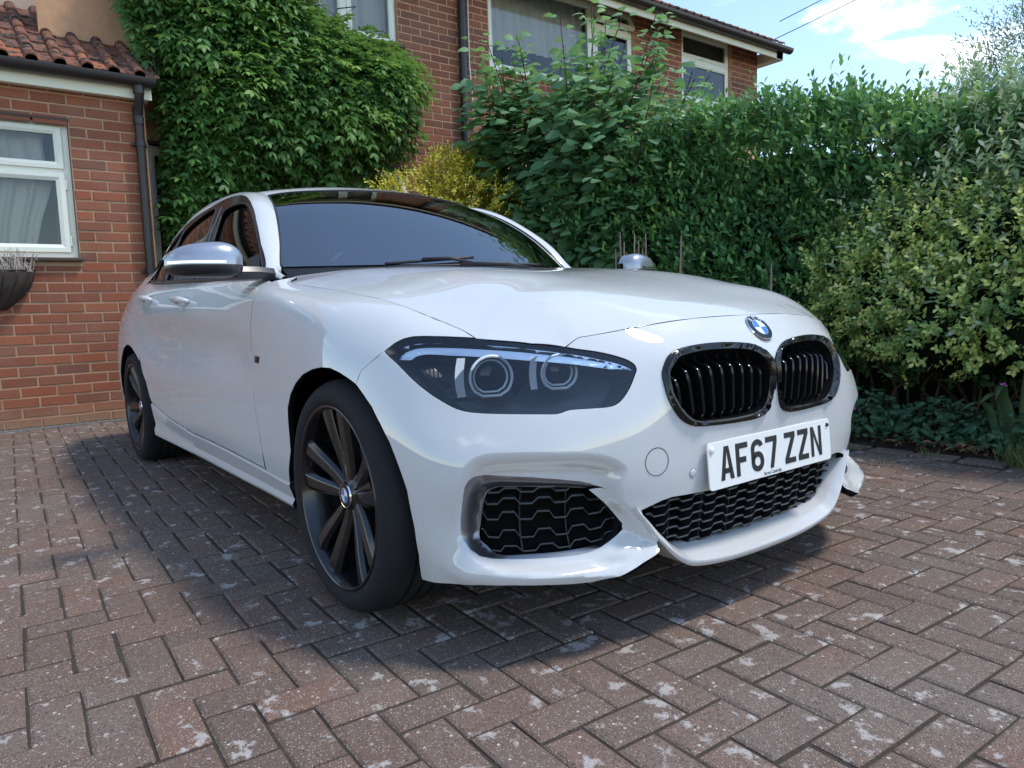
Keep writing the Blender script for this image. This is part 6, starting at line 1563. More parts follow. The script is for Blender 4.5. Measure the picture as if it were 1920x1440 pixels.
# ---------------------------------------------------------------- side panels
def V_(z, x): return float(np.interp(z, SIDE(np.full(60, x), np.linspace(0, SV_MAX, 60))[:, 2], np.linspace(0, SV_MAX, 60)))
MID = np.array([(-1.585, SV_MAX-.004), (-1.588, .66), (-1.60, .55), (-1.605, .45), (-1.60, .36), (-1.59, .27), (-1.585, .118)])
RSH = np.array([(-2.40, SV_MAX-.004), (-2.345, .68), (-2.33, .577), (-2.36, .489), (-2.385, .41)])
FD = np.array([(-.640, SV_MAX-.010), (-.628, .71), (-.606, .66), (-.607, .61), (-.618, .573), (-.63, .489), (-.622, .40), (-.592, .288), (-.568, .215), (-.566, .166), (-.575, .104)])
RA = RARCH.copy()
RA_BACK = np.array([(-2.72, .445), (-2.84, .425), (-2.95, .375), (-3.03, .29), (-3.06, .18), (-3.06, .0)])
top = lambda xa, xb: dens(np.array([(xa, SV_MAX), (xb, SV_MAX)]), .03, False)
gap = .0022
def shift(a, dx): a = np.array(a, float).copy(); a[:, 0] += dx; return a
_arch_low = ARCH_SIDE[:13]
def sill_v(x): return float(np.interp(x, SILL_TOP[::-1, 0], SILL_TOP[::-1, 1]))
wing = np.concatenate([dens(SH_SIDE, .02, False), dens(HLTOP_SIDE[::-1], .012, False)[1:], dens(SEAM_SIDE, .012, False)[1:], dens(ARCH_SIDE, .015, False)[1:],
    dens(np.array([ARCH_SIDE[-1], (-.565, .104)]), .02, False)[1:], dens(shift(FD[::-1], gap)[1:], .02, False), dens(np.array([(-.638, SV_MAX), (-.60, .792), (-.575, .765), SH_SIDE[0]]), .02, False)[:-1]])
panel('front_wing', SIDE, wing, M_PAINT, CAR, step=.02, flange=.016, mirror=True, gap=.0011, lip=.0008)
def door(name, front, back, m=M_PAINT):
    lo = dens(np.array([(x, sill_v(x)+.003) for x in np.linspace(front[-1][0], back[-1][0], 40)]), .02, False)
    out = np.concatenate([dens(front, .02, False), lo[1:-1], dens(back[::-1], .02, False), top(back[0][0], front[0][0])[1:-1]])
    return panel(name, SIDE, out, m, CAR, step=.022, flange=.016, mirror=True, lip=.0008)
fd = door('front_door', shift(FD, -gap), shift(MID, gap))
_rb = np.concatenate([RSH+[gap, 0], [(-2.335, .345)], [(-2.26, .285), (-2.215, .215), (-2.185, .19)]])
rd = door('rear_door', shift(MID, -gap), _rb)
_q = np.concatenate([dens(RSH-[gap, 0], .02, False), dens(np.array([(-2.39, .385)]+[tuple(p) for p in RARCH[7:]]+[tuple(p) for p in RA_BACK]), .015, False), dens(np.array([(-3.06, 0), (-3.5, 0), (-3.5, SV_MAX), (-2.40, SV_MAX)]), .04, False)[1:-1]])
panel('rear_quarter', SIDE, _q, M_PAINT, CAR, step=.025, flange=.016, mirror=True)
_fl = np.concatenate([dens(np.array([(-2.335, .345), (-2.39, .385)]+[]), .01, False)])
# sill skirt: a bulging strip under the doors
def skirt(sg):
    xs = np.linspace(-.352, -2.20, 50); rows = []
    for x in xs:
        P = SIDE(x, sill_v(x))[0]; t = (x+.352)/-1.848
        y, z = -P[1], P[2]; zb = .192; h = z-zb
        pr = [(y-.016, z-.001), (y-.001, z-.003), (y+.003, z-.010), (y-.004, z-.35*h), (y-.012, z-.62*h), (y-.004, z-.78*h), (y-.006, zb+.012), (y-.020, zb), (y-.10, zb-.004)]
        rows.append([(x, -a*sg, b) for a, b in pr])
    b = MB(); b.grid(np.array(rows)); o = b.build('sill_skirt', M_PAINT, CAR, smooth=True); auto_smooth(o, 40)
both(skirt)

# ---------------------------------------------------------------- tail (closed simple hatch, hidden from the front)
def tail():
    L = SIDE(np.full(14, -3.5), np.linspace(0, SV_MAX, 14)); rows = []
    for f in np.linspace(-1, 1, 17):
        r = L.copy(); r[:, 1] = L[:, 1]*-f; r[:, 0] = -3.5-.11*(1-f*f); rows.append(r)
    b = MB(); b.grid(np.array(rows)); b.build('tailgate', M_PAINT, CAR, smooth=True)
    r0 = ROOF(np.linspace(-1, 1, 17), np.full(17, 1.68)); r1 = np.array([(-3.5-.11*(1-f*f), -.62*f, .995) for f in np.linspace(-1, 1, 17)])
    b = MB(); b.grid(np.stack([r0, r0*.5+r1*.5+np.array([-.05, 0, .05]), r1], 1)); b.build('rear_window', M_BLACK, CAR, smooth=True)
tail()

# ---------------------------------------------------------------- roof, pillars, screens
def grid_panel(S, us, vs, name, m, off=0, parent=CAR):
    U, V = np.meshgrid(us, vs, indexing='ij'); uv = np.stack([U.ravel(), V.ravel()], 1); P, n = surf_n(S, uv); P = P+n*off
    b = MB(); b.grid(P.reshape(len(us), len(vs), 3)); o = b.build(name, m, parent, smooth=True); o.data.normals_split_custom_set_from_vertices([tuple(q) for q in n]); 
    return o
grid_panel(ROOF, np.linspace(-1, 1, 41), np.linspace(.0, 1.68, 40), 'roof', M_PAINT)
TR = TRIM_O.copy()
def trim3(): 
    P = GLASS(TR[:, 0], TR[:, 1]); return P
def pillar(sg):
    T = trim3(); nA = 6                                  # first points climb the A pillar
    T = np.concatenate([[(-.66, -.738, .890), (-.74, -.742, .910)], T])
    T = np.concatenate([T[:-2], [(-2.60, -.735, 1.02), (-2.66, -.768, .968), (-3.0, -.732, .986), (-3.44, -.640, .995)]])
    Wv = SCREEN(np.ones(8), np.array([0, .15, .32, .5, .68, .85, .95, 1.0])); R_ = ROOF(np.ones(9), np.array([.06, .16, .30, .50, .80, 1.05, 1.3, 1.5, 1.68]))
    Wp = np.concatenate([[(-.675, -.715, .899), (-.76, -.700, .918)], Wv, R_, [(-3.20, -.545, 1.09), (-3.46, -.585, .998)]])
    n = 90
    def param(A, marks):
        k = np.r_[0, np.cumsum(np.linalg.norm(np.diff(A, axis=0), axis=1))]; return Spl(A, k), k
    a, ka = param(T, None); w, kw = param(Wp, None)
    # matching stations: base of the screen, top corner, end of the roof
    sa = [0, ka[2], ka[7], ka[9], ka[12], ka[-4], ka[-1]]; sw = [0, kw[2], kw[8], kw[11], kw[14], kw[-3], kw[-1]]
    tt = np.linspace(0, 1, n); st = np.array([0, .06, .42, .55, .72, .90, 1])
    A = a(np.interp(tt, st, sa)); B = w(np.interp(tt, st, sw))
    mid = A*.5+B*.5; ctr = np.array([-1.6, 0, .9]); 
    tg = np.gradient(mid, axis=0); nn = np.cross(tg, B-A); nn /= np.linalg.norm(nn, axis=1, keepdims=True)
    nn *= np.sign(((mid-ctr)*nn).sum(1))[:, None]
    wd = np.linalg.norm(B-A, axis=1, keepdims=True); rows = []
    for f in (0, .08, .2, .35, .5, .65, .8, .92, 1):
        bulge = np.minimum(.22*wd, np.interp(tt, [0, .3, .5, .7], [.008, .010, .016, .019])[:, None])*(1-(2*f-1)**2)**.8
        rows.append(A*(1-f)+B*f+nn*bulge)
    G = np.stack(rows, 1)*[1, sg, 1]
    b = MB(); b.grid(G); o = b.build('roof_pillar', M_PAINT, CAR, smooth=True)
    me = o.data; bm = bmesh.new(); bm.from_mesh(me); bmesh.ops.recalc_face_normals(bm, faces=bm.faces)
    bm.faces.ensure_lookup_table(); c = bm.faces[20]
    if c.normal.dot(c.calc_center_median()-Vector((-1.6, 0, .9))) < 0: bmesh.ops.reverse_faces(bm, faces=bm.faces)
    bm.to_mesh(me); bm.free()
    # return flanges (inner edges) so the strip has depth
    b = MB(); inn = np.array([0, .02*sg, -.004])
    b.grid(np.stack([A*[1, sg, 1], A*[1, sg, 1]+inn*1.6], 1)); b.build('pillar_return', M_SATIN, CAR)
both(pillar)
# windscreen: frit border, glass, surround rubber
grid_panel(SCREEN, np.linspace(-1, 1, 45), np.linspace(0, 1, 24), 'windscreen', M_SCREEN, .002)
def frit():
    us = np.linspace(-1, 1, 81); vs_ = np.linspace(0, 1, 41); U, V = np.meshgrid(us, vs_, indexing='ij')
    P, n = surf_n(SCREEN, np.stack([U.ravel(), V.ravel()], 1)); P = (P-n*.003).reshape(81, 41, 3); b = MB(); f = []
    for i in range(80):
        for j in range(40):
            u = abs((us[i]+us[i+1])/2); v = (vs_[j]+vs_[j+1])/2; u0 = (us[i]+us[i+1])/2
            corner = (u > .885-.03*(1-v) and v < .16)
            if u > .93-.015*v or v > .962 or v < .045 or corner or (abs(u0) < .085 and v > .74-.0*u0): f.append((i*41+j, i*41+j+1, (i+1)*41+j+1, (i+1)*41+j))
    b.add(P.reshape(-1, 3), f); b.build('screen_border', M_SATIN, CAR)
    e = np.concatenate([SCREEN(np.ones(24), np.linspace(0, 1, 24)), SCREEN(np.linspace(1, -1, 40), np.ones(40))[1:], SCREEN(-np.ones(24), np.linspace(1, 0, 24))[1:]])
    b = MB(); b.tube(e+np.array([.001, 0, .002]), .0042, 6); b.build('screen_seal', M_PLASTIC, CAR, smooth=True)
    # plastic cowl between hood and glass
    r0 = np.array([(-.43-.335*(y/.665)**2, y, .906-.02*(y/.665)**2) for y in np.linspace(-.66, .66, 30)]); r1 = SCREEN(np.linspace(-1, 1, 30), np.zeros(30))
    b = MB(); b.grid(np.stack([r0[::-1], r1+[0, 0, -.004]], 1)); b.build('cowl', M_PLASTIC, CAR)
frit()
# side glazing
def glaze(sg):
    f = lambda P: P*[1, sg, 1]
    T = smooth_loop(np.concatenate([TRIM_O[:-3], [(-2.62, 1.07), (-2.63, .985), (-2.40, .962), (-2.0, .944), (-1.5, .927), (-1.0, .906), (-.66, .893)]]), .03, (0, 15, 19))
    def flat(name, loop, m, off, parent=CAR, holes=()):
        o = panel(name, GLASS, loop, m, parent, holes=holes, step=.03, flange=.008, lip=.0008, off=off)[0]
        if sg < 0:
            me = o.data; co = np.array([v.co[:] for v in me.vertices])*[1, -1, 1]; me.vertices.foreach_set('co', co.ravel().astype(np.float32)); me.flip_normals()
            nn = np.array([(c.vector[0], -c.vector[1], c.vector[2]) for c in me.corner_normals]) if False else None
            me.normals_split_custom_set([(0, 0, 0)]*len(me.loops)); me.update()
        return o
    FW = smooth_loop(np.concatenate([FWIN[:8]+[0, -.002], [(-1.452, 1.10), (-1.41, 1.0), (-1.385, .930), (-1.15, .920), (-.90, .910)]]), .025, (0, 10))
    RW = smooth_loop(np.array([(-1.735,1.262),(-2.00,1.255),(-2.19,1.220),(-2.235,1.195),(-2.17,1.10),(-2.10,1.02),(-2.05,.955),(-1.75,.944),(-1.49,.934),(-1.50,.99),(-1.545,1.07),(-1.62,1.17)]), .025, (6, 8))
    QW = smooth_loop(np.array([(-2.30,1.225),(-2.46,1.185),(-2.55,1.11),(-2.575,1.03),(-2.57,.985),(-2.35,.968),(-2.12,.958),(-2.16,1.02),(-2.225,1.11)]), .025, (4, 6))
    fr = flat('window_surround', T, M_BLACK, .0, holes=[FW, RW, QW])
    flat('front_window', FW, M_SIDEGLASS, -.012); flat('rear_door_window', RW, M_SIDEGLASS, -.010); flat('quarter_window', QW, M_SIDEGLASS, -.006)
    for L in (FW, RW, QW):
        P = f(surf_n(GLASS, L)[0]); b = MB(); b.tube(P, .004, 6, closed=True); b.build('window_seal', M_PLASTIC, CAR, smooth=True)
    # waist seal and B pillar bright line
    xs = np.linspace(-.84, -2.62, 40); P = np.stack([xs, yglass(np.interp(-xs, [.66, 1.0, 1.5, 2.0, 2.4, 2.63], [.893, .906, .927, .944, .962, .985]), xs)-.004, np.interp(-xs, [.66, 1.0, 1.5, 2.0, 2.4, 2.63], [.893, .906, .927, .944, .962, .985])], 1)
    b = MB(); b.tube(f(P), .0075, 8); b.build('waist_seal', M_SATIN, CAR, smooth=True)
    l = np.array([(-1.435, .935), (-1.47, 1.03), (-1.53, 1.13), (-1.62, 1.255)]); P = f(surf_n(GLASS, l)[0]+[0, -.003, 0]); b = MB(); b.tube(P, .0022, 5); b.build('pillar_strip', M_SILVER, CAR)
    # sill top of the doors closes up to the glass
    xs = np.linspace(-.70, -2.62, 40); A = SIDE(xs, np.full(40, SV_MAX)); zz = np.interp(-xs, [.6, .66, 1.0, 1.5, 2.0, 2.4, 2.63], [.893, .893, .906, .927, .944, .962, .985]); B = np.stack([xs, yglass(zz, xs)+.006, zz], 1)
    b = MB(); b.grid(np.stack([f(A), f(A*.5+B*.5+[0, -.002, .002]), f(B)], 1)); o = b.build('door_top', M_PAINT, CAR, smooth=True)
both(glaze)

# ---------------------------------------------------------------- headlamps
def lamp(sg):
    f = (lambda a: a) if sg > 0 else mir
    lens = panel('headlight', FRONT, f(hl), M_LENS, CAR, step=.02, flange=0, off=-.003)[0]
    b = MB(); L = f(hl)
    hs = np.concatenate([hl]) ; S0 = surf_n(Disp(FRONT, lambda uv: np.full(len(uv), -.003)), L)[0]; cen = hl.mean(0)
    in1 = f(cen+(hl-cen)*.985); S1 = surf_n(Disp(FRONT, lambda uv: np.full(len(uv), -.010)), in1)[0]
    in2 = f(cen+(hl-cen)*.93); S2 = surf_n(Disp(FRONT, lambda uv: np.full(len(uv), -.10)), in2)[0]
    so = f(cen+(hl-cen)*1.012); S00 = surf_n(Disp(FRONT, lambda uv: np.full(len(uv), -.012)), so)[0]
    cl = lambda A: np.concatenate([A, A[:1]])
    b.grid(np.stack([cl(S00), cl(S0), cl(S1)], 1)); b.build('lamp_seal', M_GAP, lens, smooth=True)
    b = MB(); b.grid(np.stack([cl(S1), cl(S2)], 1)); b.build('lamp_wall', M_LAMP, lens, smooth=True)
    panel('lamp_housing', Disp(FRONT, lambda uv: np.full(len(uv), -.105)), dens(in2, .03), M_LAMP, lens, step=.035, flange=0)
    chl = smooth_loop(CHR_UV, .01, (0, 10))
    def cd(uv):
        q = np.stack([np.abs(uv[:, 0]), uv[:, 1]], 1)
        top = pdist(q, CHR_UV[1:11], False); bot = pdist(q, CHR_UV[11:20], False); t = top/np.maximum(top+bot, 1e-6)
        return -.0065+.003*np.sin(np.pi*t)-.002*t
    panel('daylight_strip', Disp(FRONT, cd), f(chl), M_CHROME, lens, step=.008, flange=.01, lip=.0005)
    # twin light rings with projector lenses
    for k, (uv, R_) in enumerate(zip(RING_UV, (.0475, .0405))):
        P, n = surf_n(FRONT, f(np.array([uv]))); P = P[0]; 
        ax = Vector((.90, -.36*sg, -.05)).normalized(); up = Vector((0, 0, 1)); x = up.cross(ax).normalized(); y = ax.cross(x)
        M = Matrix.Translation(Vector(P)+Vector((-.046, .028*sg, -.004))) @ Matrix((x, y, ax)).transposed().to_4x4()
        def hexring(r, flat=-.80):
            an = np.radians(np.r_[np.linspace(-40, 220, 40)]); p = [(r*math.cos(a), r*math.sin(a)) for a in an]
            p += [(-.42*r, flat*r*1.08), (.42*r, flat*r*1.08)]
            return p
        for r, rad, zz in ((R_, .0036, .022), (R_*.80, .0026, .014)):
            b = MB(); b.tube([M @ Vector((a, c, zz)) for a, c in hexring(r)], rad, 8, closed=True); b.build('light_ring', M_CLEAR, lens, smooth=True)
        b = MB(); b.lathe([(R_*.98, .02), (R_*.82, .008), (R_*.78, -.03), (R_*.7, -.045)], 40, 'z'); b.v = [tuple(M @ Vector(q)) for q in b.v]; b.build('lamp_tube', M_LAMP, lens, smooth=True)
        b = MB(); b.lathe([(R_*.74, -.012), (R_*.70, .000), (R_*.55, .008), (R_*.3, .013), (.0005, .0145)], 40, 'z'); b.v = [tuple(M @ Vector(q)) for q in b.v]; b.build('projector_lens', M_BLACK, lens, smooth=True)
        # reflector cheek outboard of each ring, pale colour standing in for reflected sky
        vs = []
        for a in np.linspace(-.85, .95, 12):
            xx = -R_*(1.18+.10*math.cos(a*1.6)); vs += [M @ Vector((xx*sg*1.0+ (.0 if sg > 0 else 0), R_*a, .016)), M @ Vector((xx*sg*1.34, R_*a*1.02, .020))]
        b = MB(); b.add(vs, [(2*i, 2*i+1, 2*i+3, 2*i+2) for i in range(11)]); b.build('reflector_cheek', M_CLEAR, lens, smooth=True)
        b = MB(); cxs = [M @ Vector((a, c, zz)) for (a, c), zz in (((-R_*1.9, -R_*1.15), -.01), ((R_*1.9, -R_*1.15), -.01), ((R_*1.7, -R_*.92), .012), ((-R_*1.7, -R_*.92), .012))]
        b.add(cxs, [(0, 1, 2, 3)]); b.build('lamp_shelf', M_LAMP, lens)
    # ribbed indicator reflectors at the outer end
    for (u0, v0, w, h) in ((.868, .646, .052, .020), (.845, .618, .030, .014)):
        vs = []; fs = []; n1, n2 = 9, 5
        for i in range(n1):
            for j in range(n2):
                u = u0-w/2+w*i/(n1-1)+.010*(j/(n2-1)); v = v0-h/2+h*j/(n2-1); d = -.030-.004*((i+j) % 2)-.02*(i/(n1-1))
                P, n = surf_n(FRONT, f(np.array([[u, v]]))); vs.append(P[0]+n[0]*d)
        fs = [(i*n2+j, (i+1)*n2+j, (i+1)*n2+j+1, i*n2+j+1) for i in range(n1-1) for j in range(n2-1)]
        mk('indicator_reflector', vs, fs, M_REFLECT, lens, smooth=False)
    # thin bright swage lines moulded into the outer housing
    for A in ([(.90, .640), (.86, .605), (.80, .582), (.72, .572)], [(.80, .60), (.775, .585), (.75, .575)]):
        l = dens(np.array(A), .01, False); P = surf_n(Disp(FRONT, lambda uv: np.full(len(uv), -.04)), f(l))[0]; b = MB(); b.tube(P, .0018, 5); b.build('lamp_rib', M_SATIN, lens)
both(lamp)

# ---------------------------------------------------------------- wheels
def wheel_build(x, side, first=None):
    w = bpy.data.objects.new('wheel', None); COL.objects.link(w); w.parent = CAR
    return w
def make_wheel():
    w = bpy.data.objects.new('wheel', None); COL.objects.link(w); w.parent = CAR
    # local frame: hub at origin, outer face towards -y
    R0 = .302
    b = MB(); pr = [(.232, .012), (.238, -.006), (.246, -.013), (.262, -.017), (.278, -.013), (.290, -.001), (.297, .012), (.3005, .024)]
    y = .032; tread = []
    for g0, g1 in ((.062, .071), (.099, .110), (.137, .147), (.176, .185)):
        tread += [(.3015+.0005, g0-.001), (.2945, g0), (.2945, g1), (.302, g1+.001)]
    pr += [(.3012, .034)]+tread+[(.301, .205), (.295, .222), (.28, .234), (.25, .236), (.232, .225)]
    b.lathe(pr, 72); t = b.build('tyre', M_TYRE, w, smooth=True); auto_smooth(t, 40)
    b = MB(); b.lathe([(.237, .004), (.2405, -.006), (.238, -.012), (.2335, -.0125), (.229, -.007), (.2245, .012), (.217, .040), (.209, .10), (.205, .20)], 72); b.build('rim', M_RIM, w, smooth=True)
    rim = w.children[-1] if w.children else None
    # five V-shaped double spokes
    for k in range(5):
        a0 = math.radians(94+72*k); b = MB()
        for sgn in (-1, 1):
            secs = []
            for r, off, wd, yo in ((.036, .012, .030, .027), (.070, .020, .038, .024), (.11, .029, .044, .017), (.155, .038, .050, .008), (.200, .046, .056, .001), (.229, .050, .060, -.002)):
                th = .034 if r < .18 else .026
                secs.append([(r, off-wd/2*.60, yo-.0), (r, off+wd/2*.52, yo+.002), (r, off+wd/2, yo+.012), (r, off+wd/2*.9, yo+th), (r, off-wd/2*.9, yo+th), (r, off-wd/2, yo+.011)])
            vs = []
            for s in secs:
                for r, o_, yy in s:
                    px, pz = r, o_*sgn
                    vs.append((px*math.cos(a0)-pz*math.sin(a0), yy, px*math.sin(a0)+pz*math.cos(a0)))
            n = 6; fs = []
            for i in range(len(secs)-1):
                for j in range(n):
                    q = (i*n+j, i*n+(j+1) % n, (i+1)*n+(j+1) % n, (i+1)*n+j); fs.append(q if sgn > 0 else q[::-1])
            b.add(vs, fs)
        # web between the two arms near the hub
        vs = [(.03, -.012, .031), (.03, .012, .031), (.125, .022, .034), (.125, -.022, .034)]
        b.add([(r*math.cos(a0)-o_*math.sin(a0), yy, r*math.sin(a0)+o_*math.cos(a0)) for r, o_, yy in vs], [(0, 1, 2, 3)])
        o = b.build('spoke', M_RIM, w); bevel(o, .0025, 2, 25); auto_smooth(o, 30)
        # wheel bolt between spoke pairs
    b = MB()
    for k in range(5):
        a = math.radians(94+36+72*k); b.lathe([(.0, .044), (.0085, .044), (.0095, .047), (.0095, .06)], 12, 'y', (.056*math.cos(a), 0, .056*math.sin(a)))
    b.build('wheel_bolts', M_DISC, w, smooth=True)
    b = MB(); b.lathe([(.0345, .022), (.040, .026), (.050, .034), (.066, .040), (.080, .055), (.078, .08)], 40); b.build('hub', M_RIM, w, smooth=True)
    roundel('centre_cap', (0, .0205, 0), (0, -1, 0), (0, 0, 1), .0335, w, letters=False)
    b = MB(); b.lathe([(.075, .085), (.150, .082), (.165, .082), (.165, .11), (.075, .112)], 60); b.build('brake_disc', M_DISC, w, smooth=True)
    an = np.radians(np.linspace(5, 62, 10)); vs = []
    for a in an:
        for r, yy in ((.105, .062), (.172, .058), (.176, .115), (.105, .115)): vs.append((r*math.cos(a), yy, r*math.sin(a)))
    b = MB(); b.grid(np.array(vs).reshape(10, 4, 3)); b.add(vs[:4], [(0, 1, 2, 3)]); b.add(vs[-4:], [(3, 2, 1, 0)]); b.build('brake_caliper', M_CALIPER, w)
    return w
def copy_tree(o, parent):
    c = o.copy(); COL.objects.link(c); c.parent = parent
    for ch in list(o.children): copy_tree(ch, c)
    return c
W1 = make_wheel()
bpy.context.view_layer.update()
for i, (x, y, rz, ang) in enumerate(((0, -.862, 0, 0), (-2.69, -.862, 0, 40), (0, .862, math.pi, 20), (-2.69, .862, math.pi, 0))):
    w = W1 if i == 0 else copy_tree(W1, CAR)
    w.matrix_basis = Matrix.Translation((x, y, .302)) @ Matrix.Rotation(rz, 4, 'Z') @ Matrix.Rotation(math.radians(ang), 4, 'Y')
def arches():
    for x in (0.02, -2.69):
        for sg in (1, -1):
            b = MB(); rows = []
            for a in np.radians(np.linspace(-20, 200, 30)):
                rr = .352 if x > -1 else .37
                rows.append([(x+rr*math.cos(a), -sg*yy, .30+rr*math.sin(a)) for yy in ((.775, .74, .55) if x > -1 else (.845, .80, .55))])
            b.grid(np.array(rows)); b.build('arch_liner', M_GAP, CAR, smooth=True)
            b = MB(); b.box((x-.40, min(-sg*.60, -sg*.55), .16), (x+.40, max(-sg*.60, -sg*.55), .72)); b.build('arch_back', M_GAP, CAR)
    # black wheel-arch edge under the front wing lip
arches()

# ---------------------------------------------------------------- door mirrors
def mirror(sg):
    zm = .9345; N = 30; ts = np.linspace(0, 1, N)
    def dims(t):
        e = max(1e-3, 1-abs(2*t-1)**3.0)**.5; inner = max(1e-3, 1-abs(1-2*min(t+.02, 1))**5)**.5
        zt = .082*max(1e-3, 1-abs(1.9*t-.95)**2.8)**.55*(1-.26*t); zl = .040*max(1e-3, 1-abs(1.94*t-.97)**4)**.5*(1-.12*t)
        return e, zt, zl
    def body(up, name, m, parent, push=0.):
        rows = []
        for t in ts:
            e, zt, zl = dims(t); y = .862+.222*t; xc = -.655-.034*t-.012*t**4; ax = .070*e
            row = []
            for s in np.linspace(0, 1, 13):
                a = s*math.pi/2; h = (zt if up else -zl)*math.sin(a)**.9; row.append((xc+(ax+push)*math.cos(a)**.62-.0, -y*sg, zm+h*(1+push*4)))
            row.append((xc-.028, -y*sg, row[-1][2])); rows.append(row)
        b = MB(); b.grid(np.array(rows)); return b.build(name, m, parent, smooth=True)
    o = body(True, 'wing_mirror', M_MIRROR_CAP, CAR); body(False, 'mirror_base', M_SATIN, o)
    P = []; Q = []
    for t in np.linspace(.30, .985, 20):
        e, zt, zl = dims(t); y = .862+.222*t; xc = -.655-.034*t-.012*t**4; P.append((xc+.070*e+.0006, -y*sg, zm+.0035)); Q.append((xc+.070*e*.992+.0012, -y*sg, zm+.0105))
    b = MB(); b.grid(np.stack([P, Q], 1)); b.build('mirror_indicator', M_CHROME, o, smooth=True)
    rows = []
    for t in np.linspace(.03, .97, 16):
        e, zt, zl = dims(t); y = .862+.222*t; xc = -.655-.034*t-.012*t**4-.024; rows.append([(xc, -y*sg, zm-zl+.004), (xc, -y*sg, zm+zt-.004)])
    b = MB(); b.grid(np.array(rows)); b.build('mirror_glass', M_CHROME, o)
    pr = [(-.655, .892), (-.648, .915), (-.660, .932), (-.70, .934), (-.730, .920), (-.725, .896)]
    b = MB(); n = len(pr); vs = [(x-.02, -.752*sg, z-.004) for x, z in pr]+[(x-.002, -.812*sg, z) for x, z in pr]+[(x, -.885*sg, z) for x, z in pr]
    b.add(vs, [(k*n+i, k*n+(i+1) % n, (k+1)*n+(i+1) % n, (k+1)*n+i) for k in range(2) for i in range(n)]+[tuple(range(n)), tuple(range(3*n-1, 2*n-1, -1))]); k = b.build('mirror_foot', M_SATIN, o); auto_smooth(k, 50)
    L = np.array([(-.845, .905), (-.915, .995), (-.985, .985), (-1.0, .912)]); P = surf_n(GLASS, dens(L, .02))[0]+[0, -.001, 0]; P[:, 1] *= sg
    mk('mirror_sail', P, [tuple(range(len(P)))], M_SATIN, CAR)
both(mirror)

# ---------------------------------------------------------------- door handles, badge on the wing, wipers
def handles():
    for x, v in ((-1.475, .640), (-2.17, .652)):
        for sg in (1, -1):
            P, n = surf_n(SIDE, np.array([[x, v]])); P, n = P[0], n[0]
            b = MB(); pts = []; rr = []
            for t in np.linspace(-1, 1, 15):
                xx = x+.098*t; Q = surf_n(SIDE, np.array([[xx, v]])); h = .030*(1-abs(t)**4)**.5 if abs(t) < 1 else 0
                pts.append((Q[0][0]+Q[1][0]*(h+.001))*[1, sg, 1]); rr.append(.0135-.004*abs(t)**3)
            b.tube(pts, rr, 10); o = b.build('door_handle', M_PAINT, CAR, smooth=True)
            # recessed cup behind
            ring = []; 
            for a in np.linspace(0, 2*math.pi, 24, endpoint=False): ring.append((x+.055*math.cos(a)+.01, v-.012+.030*math.sin(a)))
            Q, nq = surf_n(SIDE, np.array(ring)); Q = (Q+nq*.001)*[1, sg, 1]; mk('handle_cup', Q, [tuple(range(24))], M_GAP if False else M_PAINT, o)
            if x > -2:
                c = (P+n*.012)*[1, sg, 1]; b = MB(); b.lathe([(.0, -.012), (.011, -.011), (.013, -.006), (.013, .01)], 16, 'y', (c[0]+.075, c[1], c[2]-.012)); 
                if sg < 0: b.v = [(q[0], 2*c[1]-q[1], q[2]) for q in b.v]
                b.build('key_lock', M_PAINT, o, smooth=True)
handles()
def wing_badge():
    for sg in (1, -1):
        u, v = MBADGE[0]; vs = [surf_n(SIDE, np.array([[u+a, v+b_]]))[0][0] for a, b_ in ((-.020, -.011), (.020, -.011), (.024, .011), (-.016, .011))]
        n = surf_n(SIDE, np.array([[u, v]]))[1][0]
        q = [(p+n*.0035)*[1, sg, 1] for p in vs]+[p*[1, sg, 1] for p in vs]
        o = mk('wing_badge', q, [(0, 1, 2, 3), (0, 4, 5, 1), (1, 5, 6, 2), (2, 6, 7, 3), (3, 7, 4, 0)], M_BLACK, CAR, smooth=False)
        for k, c in enumerate(((.02, .12, .5), (.03, .03, .2), (.5, .02, .02))):
            a0 = -.018+.006*k; s = [surf_n(SIDE, np.array([[u+a, v+b_]]))[0][0] for a, b_ in ((a0, -.009), (a0+.005, -.009), (a0+.008, .009), (a0+.003, .009))]
            mk('badge_stripe', [(p+n*.004)*[1, sg, 1] for p in s], [(0, 1, 2, 3)], mat('badge_stripe_%d' % k, c, .3) if sg > 0 else bpy.data.materials['badge_stripe_%d' % k], o, smooth=False)
wing_badge()
def wipers():
    # blades lie at the foot of the screen; the one on the passenger side stands out
    for u0, u1, v0, v1 in ((WIP_UV[1][0], WIP_UV[0][0]+.25, WIP_UV[1][1], -.02), (-.35, .55, -.02, -.05)):
        l = np.array([(u0+(u1-u0)*t, v0+(v1-v0)*t) for t in np.linspace(0, 1, 16)]); P = surf_n(SCREEN, l)[0]+[.004, 0, .012]
        b = MB(); b.tube(P, .006, 6); o = b.build('wiper', M_PLASTIC, CAR, smooth=True)
        b = MB(); b.tube([P[9]+[.006, 0, .006], P[5]+[.03, 0, .002], P[2]+[.05, 0, -.02]], .006, 6); b.build('wiper_arm', M_PLASTIC, o, smooth=True)
wipers()

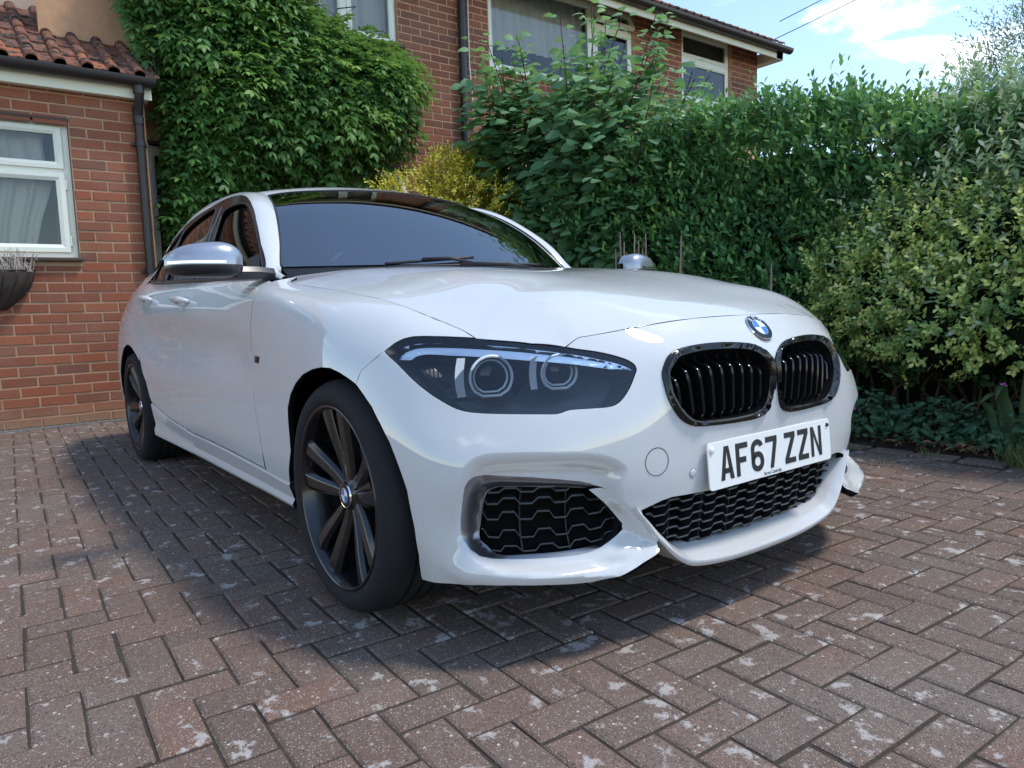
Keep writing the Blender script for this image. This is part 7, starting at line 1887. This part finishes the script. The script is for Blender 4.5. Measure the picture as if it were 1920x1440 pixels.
# ---------------------------------------------------------------- cabin
def cabin():
    b = MB(); pts = []
    for y in np.linspace(-.66, .66, 23):
        xb = -.55-.335*(y/.665)**2; row = [(xb, y, .915-.015*(y/.66)**2), (xb-.20, y, .925), (xb-.32, y, .915), (xb-.38, y, .86), (xb-.40, y, .50)]; pts.append(row)
    b.grid(np.array(pts)); b.build('dashboard', M_CABIN, CAR, smooth=True)
    b = MB(); b.tube([(-1.13+.045*math.sin(a), -.36+.185*math.cos(a), .865+.178*math.sin(a)) for a in np.linspace(0, 2*math.pi, 40, endpoint=False)], .015, 10, closed=True); s = b.build('steering_wheel', M_SATIN, CAR, smooth=True)
    b = MB(); b.lathe([(.0, .02), (.06, .012), (.075, -.01), (.07, -.04)], 24, 'x', (-1.12, -.36, .865)); b.box((-1.14, -.53, .85), (-1.12, -.19, .88)); b.build('airbag_boss', M_CABIN2, s, smooth=True)
    for y in (-.36, .36):
        b = MB(); rows = []
        for z, x, w, d in ((.45, -1.62, .25, .12), (.62, -1.68, .26, .13), (.80, -1.76, .25, .11), (.98, -1.84, .22, .09), (1.06, -1.87, .17, .07)):
            rows.append([(x+d*math.cos(a), y+w*math.sin(a), z) for a in np.linspace(0, 2*math.pi, 20, endpoint=False)])
        A = np.array(rows); A = np.concatenate([A, A[:, :1]], 1); b.grid(A); o = b.build('seat', M_CABIN2, CAR, smooth=True)
        b = MB(); b.lathe([(.001, .085), (.06, .08), (.10, .05), (.115, 0), (.10, -.06), (.05, -.08), (.001, -.085)], 20, 'z', (0, 0, 0)); b.v = [(q[0]*.45-1.88, q[1]*1.05+y, q[2]*.95+1.15) for q in b.v]; b.build('headrest', M_CABIN2, o, smooth=True)
        b = MB(); b.box((-1.65, y-.25, .40), (-1.15, y+.25, .55)); k = b.build('seat_cushion', M_CABIN2, o); bevel(k, .04, 3)
    b = MB(); b.box((-3.2, -.60, .40), (-2.45, .60, .95)); k = b.build('rear_seat', M_CABIN2, CAR); bevel(k, .05, 3)
    b = MB(); b.box((-3.4, -.70, .30), (-.4, .70, .33)); b.build('cabin_floor', M_CABIN, CAR)
    b = MB(); us = np.linspace(-.93, .93, 15); vs_ = np.linspace(.08, 1.6, 15); U, V = np.meshgrid(us, vs_, indexing='ij'); P = ROOF(U.ravel(), V.ravel())-[0, 0, .035]; b.grid(P.reshape(15, 15, 3)); b.build('roof_lining', M_CABIN2, CAR, smooth=True)
    # inner door cards and bulkhead keep daylight out of the cabin
    for sg in (1, -1):
        b = MB(); b.box((-2.9, min(sg*.76, sg*.80) if False else (-.80 if sg < 0 else .76), .25), (-.72, (-.76 if sg < 0 else .80), .875)); b.build('door_card', M_CABIN, CAR)
    b = MB(); b.box((-.62, -.70, .2), (-.60, .70, .87)); b.build('bulkhead', M_GAP, CAR); b = MB(); b.box((-3.42, -.60, .2), (-3.40, .60, .97)); b.build('boot_wall', M_GAP, CAR)
    P = surf_n(SCREEN, np.array([[0, .80]]))[0][0]; b = MB(); b.box((P[0]-.10, -.115, P[2]-.075), (P[0]-.075, .115, P[2]-.012)); k = b.build('rear_view_mirror', M_CABIN, CAR); bevel(k, .012, 3)
cabin()
